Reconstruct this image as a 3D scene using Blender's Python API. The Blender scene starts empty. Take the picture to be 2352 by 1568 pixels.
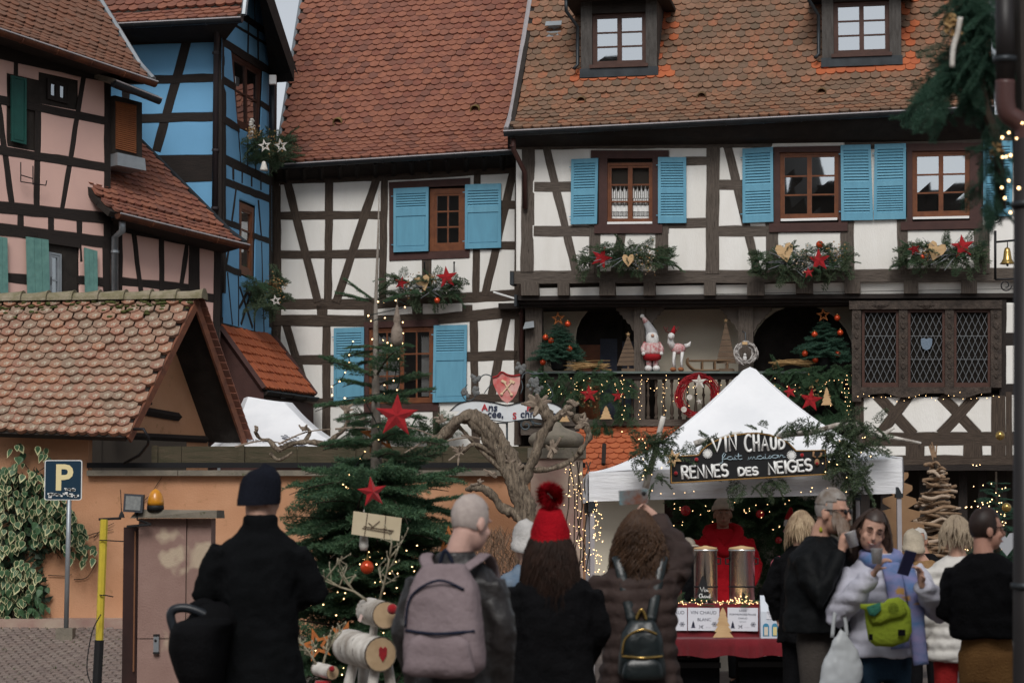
import bpy, bmesh, math, random
import numpy as np
from math import sin, cos, pi, radians, sqrt, atan2, exp
from mathutils import Vector, Matrix, Euler, noise as mnoise
from mathutils.geometry import delaunay_2d_cdt
random.seed(11)
RNG = np.random.default_rng(11)
scene = bpy.context.scene
COL = scene.collection
V = Vector
LENS, PITCH, CAMZ = 80.0, radians(4.44), 1.65
cd = bpy.data.cameras.new('camera')
cam = bpy.data.objects.new('camera', cd)
COL.objects.link(cam)
cam.location = (0, 0, CAMZ)
cam.rotation_euler = (pi / 2 + PITCH, 0, 0)
cd.lens, cd.sensor_width, cd.clip_start, cd.clip_end = LENS, 36.0, 0.1, 2000
cd.dof.use_dof = True
cd.dof.focus_distance = 33.0
cd.dof.aperture_fstop = 4.5
scene.camera = cam
SUN_EL, SUN_ROT = radians(45), radians(186)
world = bpy.data.worlds.new('World')
scene.world = world
world.use_nodes = True
wt = world.node_tree
wt.nodes.clear()
wo = wt.nodes.new('ShaderNodeOutputWorld')
wb = wt.nodes.new('ShaderNodeBackground')
ws = wt.nodes.new('ShaderNodeTexSky')
ws.sky_type = 'NISHITA'
ws.sun_disc = False
ws.sun_elevation, ws.sun_rotation = SUN_EL, SUN_ROT
ws.air_density, ws.dust_density, ws.ozone_density = 1.0, 1.5, 1.0
wh = wt.nodes.new('ShaderNodeHueSaturation')          # cloud cover: nearly grey sky
wh.inputs['Saturation'].default_value = 0.28
wt.links.new(ws.outputs[0], wh.inputs['Color'])
wt.links.new(wh.outputs[0], wb.inputs['Color'])
wb.inputs['Strength'].default_value = 0.078
wt.links.new(wb.outputs[0], wo.inputs['Surface'])
sl = bpy.data.lights.new('sun', 'SUN')
sun = bpy.data.objects.new('sun', sl)
COL.objects.link(sun)
sl.energy, sl.angle, sl.color = 1.5, radians(26), (1.0, 0.97, 0.93)
sd = V((sin(SUN_ROT) * cos(SUN_EL), cos(SUN_ROT) * cos(SUN_EL), sin(SUN_EL)))
sun.rotation_euler = sd.to_track_quat('Z', 'Y').to_euler()
scene.view_settings.view_transform = 'Standard'
scene.view_settings.look = 'None'
scene.view_settings.gamma = 1.0
scene.view_settings.use_curve_mapping = False
scene.view_settings.exposure = 0.5
scene.render.engine = 'CYCLES'
scene.cycles.max_bounces = 6
scene.cycles.transparent_max_bounces = 12
scene.cycles.use_denoising = True
F = LENS / 36.0 * 2352
EYE = V((0, 0, CAMZ))
UPV = V((0, -sin(PITCH), cos(PITCH)))
FWD = V((0, cos(PITCH), sin(PITCH)))
def ray(x, y):
 return V((1, 0, 0)) * ((x - 1176) / F) + UPV * ((784 - y) / F) + FWD
def at(x, y, Y):
 d = ray(x, y)
 return EYE + d * (Y / d.y)
def px(p):
 d = p - EYE
 c = d.dot(FWD)
 return (1176 + F * d.x / c, 784 - F * d.dot(UPV) / c) if c > 0.01 else (-9999, -9999)
def zm(X0, Y0, *pts):
 k = 0.28025
 return [(X0 * .9408 + a * k, Y0 * .9408 + b * k) for a, b in pts]
class Facade:
 def __init__(s, xa, Ya, xb, Yb, o=0.0):
  a, b = at(xa, 1190, Ya), at(xb, 1190, Yb)
  s.A = V((a.x, a.y, 0))
  s.u = V((b.x - a.x, b.y - a.y, 0))
  s.L = s.u.length
  s.u /= s.L
  s.n = s.u.cross(V((0, 0, 1)))
  s.A += s.n * o
 def off(s, o):
  f = Facade.__new__(Facade)
  f.A, f.u, f.L, f.n = s.A + s.n * o, s.u, s.L, s.n
  return f
 def uv(s, x, y):
  d = ray(x, y)
  t = (s.A - EYE).dot(s.n) / d.dot(s.n)
  p = EYE + d * t - s.A
  return V((p.dot(s.u), p.z))
 def P(s, u, z, o=0.0):
  return s.A + s.u * u + V((0, 0, z)) + s.n * o
 def at(s, x, y, o=0.0):
  q = s.off(o)
  w = q.uv(x, y)
  return q.P(w[0], w[1])
OFFSET = {}
class MB:
 def __init__(s):
  s.v, s.f, s.m, s.t = [], [], [], []
  s.mi = 0
 def add(s, verts, faces, uv=None):
  n = len(s.v)
  s.v.extend(tuple(p) for p in verts)
  for i, f in enumerate(faces):
   s.f.append(tuple(n + k for k in f))
   s.m.append(s.mi)
   s.t.append(uv[i] if uv else None)
  return s
 def hexa(s, b, t):
  return s.add(list(b) + list(t), [(3, 2, 1, 0), (4, 5, 6, 7), (0, 1, 5, 4), (1, 2, 6, 5), (2, 3, 7, 6), (3, 0, 4, 7)])
 def box(s, c, size, R=None):
  hx, hy, hz = (q / 2 for q in size)
  c = V(c)
  pts = [V((a * hx, b * hy, d * hz)) for d in (-1, 1) for a, b in ((-1, -1), (1, -1), (1, 1), (-1, 1))]
  if R is not None:
   pts = [R @ p for p in pts]
  pts = [c + p for p in pts]
  return s.hexa(pts[:4], pts[4:])
 def prism(s, poly, d):
  n = len(poly)
  d = V(d)
  p = [V(q) for q in poly]
  return s.add(p + [q + d for q in p], [tuple(range(n)), tuple(range(2 * n - 1, n - 1, -1))] + [(i, i + n, (i + 1) % n + n, (i + 1) % n) for i in range(n)])
 def tube(s, pts, rad, n=8, cap=True, flat=1.0, up=None):
  pts = [V(p) for p in pts]
  if not hasattr(rad, '__len__'):
   rad = [rad] * len(pts)
  T = []
  for i in range(len(pts)):
   d = pts[min(i + 1, len(pts) - 1)] - pts[max(i - 1, 0)]
   T.append(d.normalized() if d.length > 1e-9 else V((0, 0, 1)))
  a = V(up) if up is not None else (V((0, 0, 1)) if abs(T[0].z) < .9 else V((1, 0, 0)))
  vs, fs = [], []
  for i, p in enumerate(pts):
   x = a - T[i] * a.dot(T[i])
   x = x.normalized() if x.length > 1e-6 else T[i].orthogonal().normalized()
   y = T[i].cross(x)
   a = x
   r = rad[i]
   rx, ry = r if hasattr(r, '__len__') else (r, r * flat)
   for k in range(n):
    g = 2 * pi * k / n
    vs.append(p + x * (cos(g) * rx) + y * (sin(g) * ry))
  for i in range(len(pts) - 1):
   for k in range(n):
    k2 = (k + 1) % n
    fs.append((i * n + k, i * n + k2, i * n + n + k2, i * n + n + k))
  if cap:
   fs.append(tuple(range(n - 1, -1, -1)))
   fs.append(tuple(range(len(vs) - n, len(vs))))
  return s.add(vs, fs)
 def lathe(s, prof, c=(0, 0, 0), n=16, axis=(0, 0, 1), sx=1.0, sy=1.0):
  c = V(c)
  q = V((0, 0, 1)).rotation_difference(V(axis))
  vs, fs = [], []
  for r, z in prof:
   for k in range(n):
    g = 2 * pi * k / n
    vs.append(c + q @ V((r * cos(g) * sx, r * sin(g) * sy, z)))
  m = len(prof)
  for i in range(m - 1):
   for k in range(n):
    k2 = (k + 1) % n
    fs.append((i * n + k, i * n + k2, i * n + n + k2, i * n + n + k))
  fs.append(tuple(range(n - 1, -1, -1)))
  fs.append(tuple(range((m - 1) * n, m * n)))
  return s.add(vs, fs)
 def ball(s, c, r, n=12, m=8, sc=(1, 1, 1), R=None):
  c = V(c)
  vs = [V((0, 0, -r * sc[2]))]
  for j in range(1, m):
   g = -pi / 2 + pi * j / m
   for k in range(n):
    h = 2 * pi * k / n
    vs.append(V((r * cos(g) * cos(h) * sc[0], r * cos(g) * sin(h) * sc[1], r * sin(g) * sc[2])))
  vs.append(V((0, 0, r * sc[2])))
  if R is not None:
   vs = [R @ p for p in vs]
  fs = [(0, 1 + (k + 1) % n, 1 + k) for k in range(n)]
  for j in range(m - 2):
   for k in range(n):
    a, b = 1 + j * n + k, 1 + j * n + (k + 1) % n
    fs.append((a, b, b + n, a + n))
  e = len(vs) - 1
  fs += [(e, e - n + k, e - n + (k + 1) % n) for k in range(n)]
  return s.add([c + p for p in vs], fs)
 def mesh(s, name, mats, smooth=False):
  me = bpy.data.meshes.new(name)
  me.from_pydata(s.v, [], s.f)
  for m in (mats if isinstance(mats, (list, tuple)) else [mats]):
   me.materials.append(m)
  if any(s.m):
   me.polygons.foreach_set('material_index', s.m)
  if any(t is not None for t in s.t):
   ul = me.uv_layers.new(name='UVMap')
   i = 0
   for f, t in zip(s.f, s.t):
    for k in range(len(f)):
     ul.data[i].uv = t[k] if t else (0, 0)
     i += 1
  if smooth:
   me.polygons.foreach_set('use_smooth', [True] * len(me.polygons))
  return me
 def build(s, name, mats, parent=None, smooth=False, local=False):
  return put(name, s.mesh(name, mats, smooth), parent, local)
def put(name, me, parent=None, local=False):
 o = bpy.data.objects.new(name, me)
 COL.objects.link(o)
 if parent is not None:
  o.parent = parent
  if not local:
   o.location = -OFFSET.get(parent.name, V((0, 0, 0)))
 return o
def thing(name, label, cat, loc=(0, 0, 0), rz=0.0, group=None, kind=None):
 o = bpy.data.objects.new(name, None)
 COL.objects.link(o)
 o.empty_display_size = .1
 o.location = loc
 o.rotation_euler = (0, 0, rz)
 OFFSET[o.name] = V(loc)
 return tag(o, label, cat, group, kind)
def tag(o, label=None, cat=None, group=None, kind=None):
 for k, v in (('label', label), ('category', cat), ('group', group), ('kind', kind)):
  if v:
   o[k] = v
 return o
def fast_mesh(name, verts, faces, mat, smooth=False):
 me = bpy.data.meshes.new(name)
 verts = np.asarray(verts, np.float32)
 faces = np.asarray(faces, np.int32)
 m, k = faces.shape
 me.vertices.add(len(verts))
 me.vertices.foreach_set('co', verts.ravel())
 me.loops.add(m * k)
 me.loops.foreach_set('vertex_index', faces.ravel())
 me.polygons.add(m)
 me.polygons.foreach_set('loop_start', np.arange(0, m * k, k, dtype=np.int32))
 me.update(calc_edges=True)
 me.materials.append(mat)
 if smooth:
  me.polygons.foreach_set('use_smooth', [True] * m)
 return me
def lin(c):
 return tuple((v / 255 / 12.92) if v / 255 <= .04045 else ((v / 255 + .055) / 1.055) ** 2.4 for v in c)
def mk(name, col, col2=None, scale=6.0, rough=.8, bump=0.0, bscale=30.0, metal=0.0, spec=.3, coord='Object',
  stretch=None, palette=None, speck=None, speck_scale=40.0, speck_lo=.62, detail=5.0, emit=None, estr=1.0, sheen=0.0, trans=0.0, alpha=None, coat=0.0):
 m = bpy.data.materials.new(name)
 m.use_nodes = True
 nt = m.node_tree
 N, Lk = nt.nodes, nt.links.new
 b = N['Principled BSDF']
 b.inputs['Roughness'].default_value = rough
 b.inputs['Metallic'].default_value = metal
 b.inputs['Specular IOR Level'].default_value = spec
 if sheen:
  b.inputs['Sheen Weight'].default_value = sheen
 if coat:
  b.inputs['Coat Weight'].default_value = coat
 if emit:
  b.inputs['Emission Color'].default_value = (*emit, 1)
  b.inputs['Emission Strength'].default_value = estr
 tc = N.new('ShaderNodeTexCoord')
 vec = tc.outputs[coord]
 if stretch:
  mp = N.new('ShaderNodeMapping')
  mp.inputs['Scale'].default_value = stretch
  Lk(vec, mp.inputs['Vector'])
  vec = mp.outputs[0]
 def noise(sc, det=detail, rg=.6):
  t = N.new('ShaderNodeTexNoise')
  t.inputs['Scale'].default_value = sc
  t.inputs['Detail'].default_value = det
  t.inputs['Roughness'].default_value = rg
  Lk(vec, t.inputs['Vector'])
  return t.outputs['Fac']
 def mixc(f, a, c2):
  x = N.new('ShaderNodeMix')
  x.data_type = 'RGBA'
  for sk, vv in ((x.inputs[0], f), (x.inputs[6], a), (x.inputs[7], c2)):
   if hasattr(vv, 'is_output'):
    Lk(vv, sk)
   elif isinstance(vv, tuple):
    sk.default_value = (*vv, 1)
   else:
    sk.default_value = vv
  return x.outputs[2]
 def ramp(f, lo, hi):
  r = N.new('ShaderNodeMapRange')
  r.inputs[1].default_value, r.inputs[2].default_value = lo, hi
  Lk(f, r.inputs[0])
  return r.outputs[0]
 c = col
 if palette:
  oi, ge, ma, fr = N.new('ShaderNodeObjectInfo'), N.new('ShaderNodeNewGeometry'), N.new('ShaderNodeMath'), N.new('ShaderNodeMath')
  ma.operation, fr.operation = 'MULTIPLY_ADD', 'FRACT'
  Lk(ge.outputs['Random Per Island'], ma.inputs[0])
  ma.inputs[1].default_value = 7.31
  Lk(oi.outputs['Random'], ma.inputs[2])
  Lk(ma.outputs[0], fr.inputs[0])
  cr = N.new('ShaderNodeValToRGB')
  e = cr.color_ramp.elements
  for i, p in enumerate(palette):
   q = e[i] if i < 2 else e.new(.5)
   q.position = i / (len(palette) - 1)
   q.color = (*p, 1)
  Lk(fr.outputs[0], cr.inputs[0])
  c = cr.outputs[0]
 if col2:
  f = ramp(noise(scale), .35, .68)
  c = mixc(f, c, col2) if not palette else mixc(f, c, mixc(.55, c, col2))
 if speck:
  c = mixc(ramp(noise(speck_scale, 3.0), speck_lo, speck_lo + .06), c, speck)
 if hasattr(c, 'is_output'):
  Lk(c, b.inputs['Base Color'])
 else:
  b.inputs['Base Color'].default_value = (*c, 1)
 if bump:
  bp = N.new('ShaderNodeBump')
  bp.inputs['Strength'].default_value = bump
  bp.inputs['Distance'].default_value = .02
  Lk(noise(bscale), bp.inputs['Height'])
  Lk(bp.outputs[0], b.inputs['Normal'])
 if trans:
  t = N.new('ShaderNodeBsdfTranslucent')
  mx = N.new('ShaderNodeMixShader')
  mx.inputs[0].default_value = trans
  if hasattr(c, 'is_output'):
   Lk(c, t.inputs[0])
  else:
   t.inputs[0].default_value = (*c, 1)
  Lk(b.outputs[0], mx.inputs[1])
  Lk(t.outputs[0], mx.inputs[2])
  Lk(mx.outputs[0], N['Material Output'].inputs['Surface'])
 return m
def glass_mat(name, gloss=.4, tint=(.9, .95, 1), clear=.6):
 m = bpy.data.materials.new(name)
 m.use_nodes = True
 nt = m.node_tree
 N, Lk = nt.nodes, nt.links.new
 N.remove(N['Principled BSDF'])
 g, t, x = N.new('ShaderNodeBsdfGlossy'), N.new('ShaderNodeBsdfTransparent'), N.new('ShaderNodeMixShader')
 g.inputs['Roughness'].default_value = .015
 g.inputs['Color'].default_value = (*tint, 1)
 t.inputs['Color'].default_value = (clear, clear, clear, 1)
 tc, ns, bp = N.new('ShaderNodeTexCoord'), N.new('ShaderNodeTexNoise'), N.new('ShaderNodeBump')
 ns.inputs['Scale'].default_value = 2.5
 ns.inputs['Detail'].default_value = 1
 bp.inputs['Strength'].default_value = .03
 Lk(tc.outputs['Object'], ns.inputs['Vector'])
 Lk(ns.outputs['Fac'], bp.inputs['Height'])
 Lk(bp.outputs[0], g.inputs['Normal'])
 x.inputs[0].default_value = gloss
 Lk(t.outputs[0], x.inputs[1])
 Lk(g.outputs[0], x.inputs[2])
 Lk(x.outputs[0], N['Material Output'].inputs['Surface'])
 return m
M = {}
M['plaster'] = mk('white_plaster', (.80, .785, .75), (.66, .635, .585), 1.6, .95, .3, 30, stretch=(2.2, 2.2, .5), palette=[(.80, .785, .75), (.74, .725, .685), (.825, .81, .78), (.78, .76, .72)])
M['blue_plaster'] = mk('blue_plaster', (.165, .395, .63), (.15, .36, .58), 1.5, .85, .1, 60)
M['pink_plaster'] = mk('pink_plaster', (.68, .44, .375), (.62, .40, .35), 1.2, .9, .15, 50)
M['orange_plaster'] = mk('orange_plaster', (.55, .30, .175), (.45, .225, .12), .9, .95, .35, 40, speck=(.40, .21, .11), speck_scale=5, speck_lo=.62)
M['cream_plaster'] = mk('cream_plaster', (.62, .56, .45), (.54, .48, .38), 1.0, .9, .1, 50)
M['timber'] = mk('grey_brown_timber', (.125, .102, .085), (.06, .048, .039), 4, .85, .6, 9, coord='UV', stretch=(1.1, 14, 1), speck=(.022, .016, .013), speck_scale=4.5, speck_lo=.62)
M['timber_w'] = mk('brown_timber', (.082, .06, .045), (.036, .026, .02), 4, .85, .6, 9, coord='UV', stretch=(1.1, 14, 1), speck=(.018, .013, .01), speck_scale=4.5, speck_lo=.64)
M['timber_dark'] = mk('dark_timber', (.026, .019, .016), (.014, .011, .01), 4, .8, .5, 9, coord='UV', stretch=(1, 12, 1))
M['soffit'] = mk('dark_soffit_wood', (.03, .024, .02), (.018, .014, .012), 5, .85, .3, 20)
M['core'] = mk('dark_wall_core', (.035, .028, .022), None)
M['brown_trim'] = mk('painted_brown_trim', (.062, .026, .021), (.045, .019, .016), 6, .6, .15, 30)
M['win_wood'] = mk('varnished_window_wood', (.17, .058, .022), (.11, .036, .015), 8, .45, .1, 30)
M['win_dark'] = mk('dark_window_wood', (.075, .034, .024), (.05, .022, .016), 8, .5)
M['shutter'] = mk('blue_shutter_paint', (.125, .335, .455), (.095, .255, .36), 4, .55, .1, 40, stretch=(3, 3, .6), palette=[(.125, .335, .455), (.115, .315, .44), (.14, .35, .465)])
M['teal'] = mk('weathered_teal_paint', (.14, .29, .255), (.10, .22, .20), 9, .7, .2, 30, speck=(.20, .17, .13), speck_scale=24, speck_lo=.68)
M['green_dark'] = mk('dark_green_paint', (.012, .075, .062), (.010, .06, .05), 6, .6)
M['glass'] = glass_mat('window_glass', .5)
M['glass_dim'] = glass_mat('old_leaded_glass', .07)
M['lead'] = mk('lead_came', (.22, .23, .24), None, rough=.5, metal=.4)
M['gutter'] = mk('dark_zinc_gutter', (.045, .052, .058), (.03, .034, .038), 5, .45, metal=.5)
M['zinc'] = mk('zinc', (.33, .36, .38), (.26, .28, .30), 4, .45, metal=.55)
M['rust'] = mk('rusty_copper_gutter', (.15, .055, .028), (.07, .03, .022), 5, .65, metal=.3)
M['flash'] = mk('grey_verge_flashing', (.40, .37, .38), (.33, .31, .32), 5, .55, metal=.2)
M['lace'] = mk('lace', (.88, .88, .86), None, rough=.9)
M['iron'] = mk('black_iron', (.018, .018, .02), None, rough=.5, metal=.5)
M['tile_w'] = mk('red_clay_tile', (.3, .1, .05), (.12, .055, .04), 9, .85, .25, 40, palette=[(0.204, 0.074, 0.051), (0.242, 0.094, 0.064), (0.172, 0.077, 0.057), (0.270, 0.108, 0.071), (0.154, 0.074, 0.058), (0.232, 0.087, 0.058), (0.294, 0.116, 0.070)])
M['tile_r'] = mk('mottled_clay_tile', (.3, .1, .05), (.10, .075, .045), 14, .9, .35, 40, palette=[(0.200, 0.116, 0.076), (0.316, 0.122, 0.067), (0.132, 0.090, 0.064), (0.299, 0.153, 0.096), (0.159, 0.102, 0.073), (0.245, 0.130, 0.084), (0.379, 0.131, 0.062), (0.150, 0.110, 0.075), (0.109, 0.074, 0.058), (0.271, 0.125, 0.072)], speck=(.36, .30, .22), speck_scale=30, speck_lo=.72)
M['tile_o'] = mk('new_orange_tile', (.40, .105, .04), (.33, .085, .035), 10, .85, .2, 40, palette=[(.36, .095, .038), (.42, .12, .048), (.33, .088, .04)])
M['tile_p'] = mk('brown_red_tile', (.2, .09, .05), (.10, .065, .048), 9, .9, .25, 40, palette=[(0.175, 0.094, 0.065), (0.237, 0.100, 0.060), (0.150, 0.088, 0.065), (0.213, 0.110, 0.075)])
M['tile_l'] = mk('lichen_tile', (.3, .1, .05), (.33, .27, .20), 7, .95, .6, 30, palette=[(0.230, 0.101, 0.071), (0.291, 0.116, 0.074), (0.197, 0.122, 0.088), (0.269, 0.160, 0.118), (0.203, 0.087, 0.061), (0.317, 0.130, 0.075)], speck=(.44, .40, .31), speck_scale=13, speck_lo=.60)
M['moss'] = mk('mossy_ridge', (.28, .24, .175), (.15, .135, .07), 7, .95, .6, 30)
M['white_metal'] = mk('white_metal', (.75, .75, .74), None, rough=.5)
M['stone'] = mk('pink_sandstone', (.30, .185, .155), (.40, .32, .25), 2.3, .85, .25, 50)
M['stone_grey'] = mk('weathered_grey_stone', (.215, .185, .145), (.14, .125, .10), 5, .9, .4, 40, speck=(.10, .10, .055), speck_scale=18, speck_lo=.62)
print('s1 ok')
# building helpers
def resample(c, step):
 out = [c[0]]
 for a, b in zip(c, c[1:]):
  n = max(1, int((b - a).length / step))
  out += [a.lerp(b, k / n) for k in range(1, n + 1)]
 return out
def beam_sides(f, pts, w, wob=.008):
 c = [f.uv(*p) for p in pts]
 D = (f.P(c[0][0], c[0][1]) - EYE).y
 wm = w * .28025 * D / F
 c = resample(c, .28)
 L, R = [], []
 for i, p in enumerate(c):
  d = (c[min(i + 1, len(c) - 1)] - c[max(i - 1, 0)]).normalized()
  nn = V((-d[1], d[0]))
  L.append(p + nn * (wm / 2 + random.uniform(-wob, wob)))
  R.append(p - nn * (wm / 2 + random.uniform(-wob, wob)))
 return L, R
BK = [0]
def beam(parent, f, L, R, mat, th=.11, o=0.0, name='beam', grow=.012):
 BK[0] = (BK[0] + 1) % 9
 o = o + BK[0] * .0016
 m = MB()
 n = len(L)
 vs, fs, uv = [], [], []
 s = random.uniform(0, 9)
 for i in range(n):
  mid = (L[i] + R[i]) / 2
  l, r = L[i] + (L[i] - mid).normalized() * grow, R[i] + (R[i] - mid).normalized() * grow
  vs += [f.P(l[0], l[1], o), f.P(r[0], r[1], o), f.P(r[0], r[1], o - th), f.P(l[0], l[1], o - th)]
 w = (L[0] - R[0]).length
 t0 = s
 for i in range(n - 1):
  t1 = t0 + ((L[i + 1] + R[i + 1]) / 2 - (L[i] + R[i]) / 2).length
  a, b = 4 * i, 4 * i + 4
  for j, (k, k2) in enumerate(((0, 1), (1, 2), (2, 3), (3, 0))):
   fs.append((a + k, b + k, b + k2, a + k2))
   g = s * 3 + j * .4
   uv.append(((t0, g), (t1, g), (t1, g + w), (t0, g + w)))
  t0 = t1
 fs += [(0, 1, 2, 3), (4 * n - 1, 4 * n - 2, 4 * n - 3, 4 * n - 4)]
 uv += [((0, 0), (.1, 0), (.1, .1), (0, .1))] * 2
 m.add(vs, fs, uv)
 return m.build(name, mat, parent)
def inside(p, poly):
 c = False
 j = len(poly) - 1
 for i in range(len(poly)):
  a, b = poly[i], poly[j]
  if (a[1] > p[1]) != (b[1] > p[1]) and p[0] < (b[0] - a[0]) * (p[1] - a[1]) / (b[1] - a[1]) + a[0]:
   c = not c
  j = i
 return c
def panels(parent, f, outline, blockers, mat, name='plaster_panel', o=0.0, rise=.014, inset=.022, minarea=.004):
 polys = [outline] + blockers
 vs, es = [], []
 for p in polys:
  n = len(vs)
  vs += [V((q[0], q[1])) for q in p]
  es += [(n + i, n + (i + 1) % len(p)) for i in range(len(p))]
 ov, oe, of, *_ = delaunay_2d_cdt(vs, es, [], 0, 1e-5)
 keep = []
 for t in of:
  c = (ov[t[0]] + ov[t[1]] + ov[t[2]]) / 3
  if inside(c, outline) and not any(inside(c, b) for b in blockers):
   keep.append(t)
 par = list(range(len(keep)))
 def find(a):
  while par[a] != a:
   par[a] = par[par[a]]
   a = par[a]
  return a
 ed = {}
 for i, t in enumerate(keep):
  for a, b in ((t[0], t[1]), (t[1], t[2]), (t[2], t[0])):
   k = (min(a, b), max(a, b))
   if k in ed:
    par[find(i)] = find(ed[k])
   ed[k] = i
 comp = {}
 for i, t in enumerate(keep):
  comp.setdefault(find(i), []).append(t)
 out = []
 for ts in comp.values():
  area = sum(abs((ov[t[1]] - ov[t[0]]).cross(ov[t[2]] - ov[t[0]])) / 2 for t in ts)
  if area < minarea:
   continue
  bm = bmesh.new()
  mp = {}
  for t in ts:
   for k in t:
    if k not in mp:
     mp[k] = bm.verts.new((ov[k][0], ov[k][1], 0))
   try:
    bm.faces.new([mp[k] for k in t])
   except ValueError:
    pass
  bm.normal_update()
  bmesh.ops.inset_region(bm, faces=bm.faces[:], thickness=inset, depth=rise, use_even_offset=True, use_boundary=True)
  x0_, x1_ = min(ov[k][0] for k in mp), max(ov[k][0] for k in mp)
  y0_, y1_ = min(ov[k][1] for k in mp), max(ov[k][1] for k in mp)
  for v in bm.verts:
   v.co.x, v.co.y = min(max(v.co.x, x0_), x1_), min(max(v.co.y, y0_), y1_)
   z = v.co.z - .012 + (random.uniform(-.002, .002))
   v.co = f.P(v.co.x, v.co.y, o + z)
  me = bpy.data.meshes.new(name)
  bm.to_mesh(me)
  bm.free()
  me.materials.append(mat)
  out.append(put(name, me, parent))
 return out
def timber_wall(parent, f, outline_px, beams, holes_px, pmat, tmat, o=0.0, extra=()):
 ol = [f.uv(*p) for p in outline_px]
 bl = []
 for pts, w in beams:
  L, R = beam_sides(f, pts, w)
  beam(parent, f, L, R, tmat, o=o)
  bl.append(L + R[::-1])
 for h in holes_px:
  bl.append([f.uv(*p) for p in h])
 bl += list(extra)
 panels(parent, f, ol, bl, pmat, o=o)
class Quad:
 def __init__(s, f, tl, tr, br, bl):
  s.f = f
  s.tl, s.tr, s.br, s.bl = (f.uv(*p) for p in (tl, tr, br, bl))
  s.w = ((s.tr - s.tl).length + (s.br - s.bl).length) / 2
  s.h = ((s.tl - s.bl).length + (s.tr - s.br).length) / 2
 def P(s, a, b, o=0.0):
  q = s.bl.lerp(s.br, a).lerp(s.tl.lerp(s.tr, a), b)
  return s.f.P(q[0], q[1], o)
 def bar(s, m, a0, a1, b0, b1, o0, o1):
  m.hexa([s.P(a0, b0, o0), s.P(a1, b0, o0), s.P(a1, b1, o0), s.P(a0, b1, o0)], [s.P(a0, b0, o1), s.P(a1, b0, o1), s.P(a1, b1, o1), s.P(a0, b1, o1)])
def rect_px(x0, y0, x1, y1):
 return (x0, y0), (x1, y0), (x1, y1), (x0, y1)
def shutter(parent, q, mat, fields, o=.035, name='shutter'):
 th = .035
 sw = .05 / q.w if q.w > .3 else .14
 m = MB()
 q.bar(m, 0, sw, 0, 1, o, o + th)
 q.bar(m, 1 - sw, 1, 0, 1, o, o + th)
 edges = [0.0] + [e for t0, t1, n in fields for e in (t0, t1)] + [1.0]
 for i in range(0, len(edges), 2):
  q.bar(m, sw, 1 - sw, edges[i], edges[i + 1], o + .001, o + th - .001)
 for b in (.12, .88):
  q.bar(m, -.07, .02, b - .006, b + .006, o + .012, o + .022)
 sh = m.build(name, mat, parent)
 for t0, t1, n in fields:
  if n == 0:
   m = MB()
   q.bar(m, sw, 1 - sw, t0, t1, o + .006, o + .018)
   q.bar(m, sw + .03, 1 - sw - .03, t0 + .015, t1 - .015, o + .018, o + .026)
   m.build('panel', mat, sh)
  for k in range(n):
   a, b = t0 + (t1 - t0) * k / n, t0 + (t1 - t0) * (k + 1) / n
   d = (b - a)
   m = MB()
   m.hexa([q.P(sw, a - d * .05, o + th - .004), q.P(1 - sw, a - d * .05, o + th - .004), q.P(1 - sw, b - d * .18, o + .004), q.P(sw, b - d * .18, o + .004)],
     [q.P(sw, a + d * .1, o + th), q.P(1 - sw, a + d * .1, o + th), q.P(1 - sw, b - d * .03, o + .008), q.P(sw, b - d * .03, o + .008)])
   m.build('slat', mat, sh)
 return sh
def window(parent, q, leaves, rows, cols=1, mat=None, glass=None, o=-.05, fr=.05, name='window'):
 mat, glass = mat or M['win_wood'], glass or M['glass']
 fw, fh = fr / q.w, fr / q.h
 m = MB()
 q.bar(m, 0, fw, 0, 1, o - .05, o + .03)
 q.bar(m, 1 - fw, 1, 0, 1, o - .05, o + .03)
 q.bar(m, fw, 1 - fw, 1 - fh, 1, o - .05, o + .028)
 q.bar(m, fw, 1 - fw, 0, fh * 1.2, o - .05, o + .028)
 x0, x1, y0, y1 = fw, 1 - fw, fh * 1.2, 1 - fh
 lw = (x1 - x0) / leaves
 panes = []
 mw, mh = .014 / q.w, .014 / q.h
 for l in range(leaves):
  a0, a1 = x0 + l * lw, x0 + (l + 1) * lw
  sw, sh = .04 / q.w, .04 / q.h
  q.bar(m, a0, a0 + sw, y0, y1, o - .03, o + .018)
  q.bar(m, a1 - sw, a1, y0, y1, o - .03, o + .018)
  q.bar(m, a0 + sw, a1 - sw, y0, y0 + sh, o - .03, o + .016)
  q.bar(m, a0 + sw, a1 - sw, y1 - sh, y1, o - .03, o + .016)
  b0, b1, c0, c1 = a0 + sw, a1 - sw, y0 + sh, y1 - sh
  for r in range(1, rows):
   y = c0 + (c1 - c0) * r / rows
   q.bar(m, b0, b1, y - mh, y + mh, o - .02, o + .012)
  for c in range(1, cols):
   x = b0 + (b1 - b0) * c / cols
   q.bar(m, x - mw, x + mw, c0, c1, o - .02, o + .010)
  for r in range(rows):
   for c in range(cols):
    panes.append((b0 + (b1 - b0) * c / cols, b0 + (b1 - b0) * (c + 1) / cols, c0 + (c1 - c0) * r / rows, c0 + (c1 - c0) * (r + 1) / rows))
 w = m.build(name, mat, parent)
 for a, b, c, d in panes:
  t = [random.uniform(-.0012, .0012) for _ in range(4)]
  m = MB()
  m.add([q.P(a, c, o - .008 + t[0]), q.P(b, c, o - .008 + t[1]), q.P(b, d, o - .008 + t[2]), q.P(a, d, o - .008 + t[3])], [(0, 1, 2, 3)])
  m.build('pane', glass, w)
 return w
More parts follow.
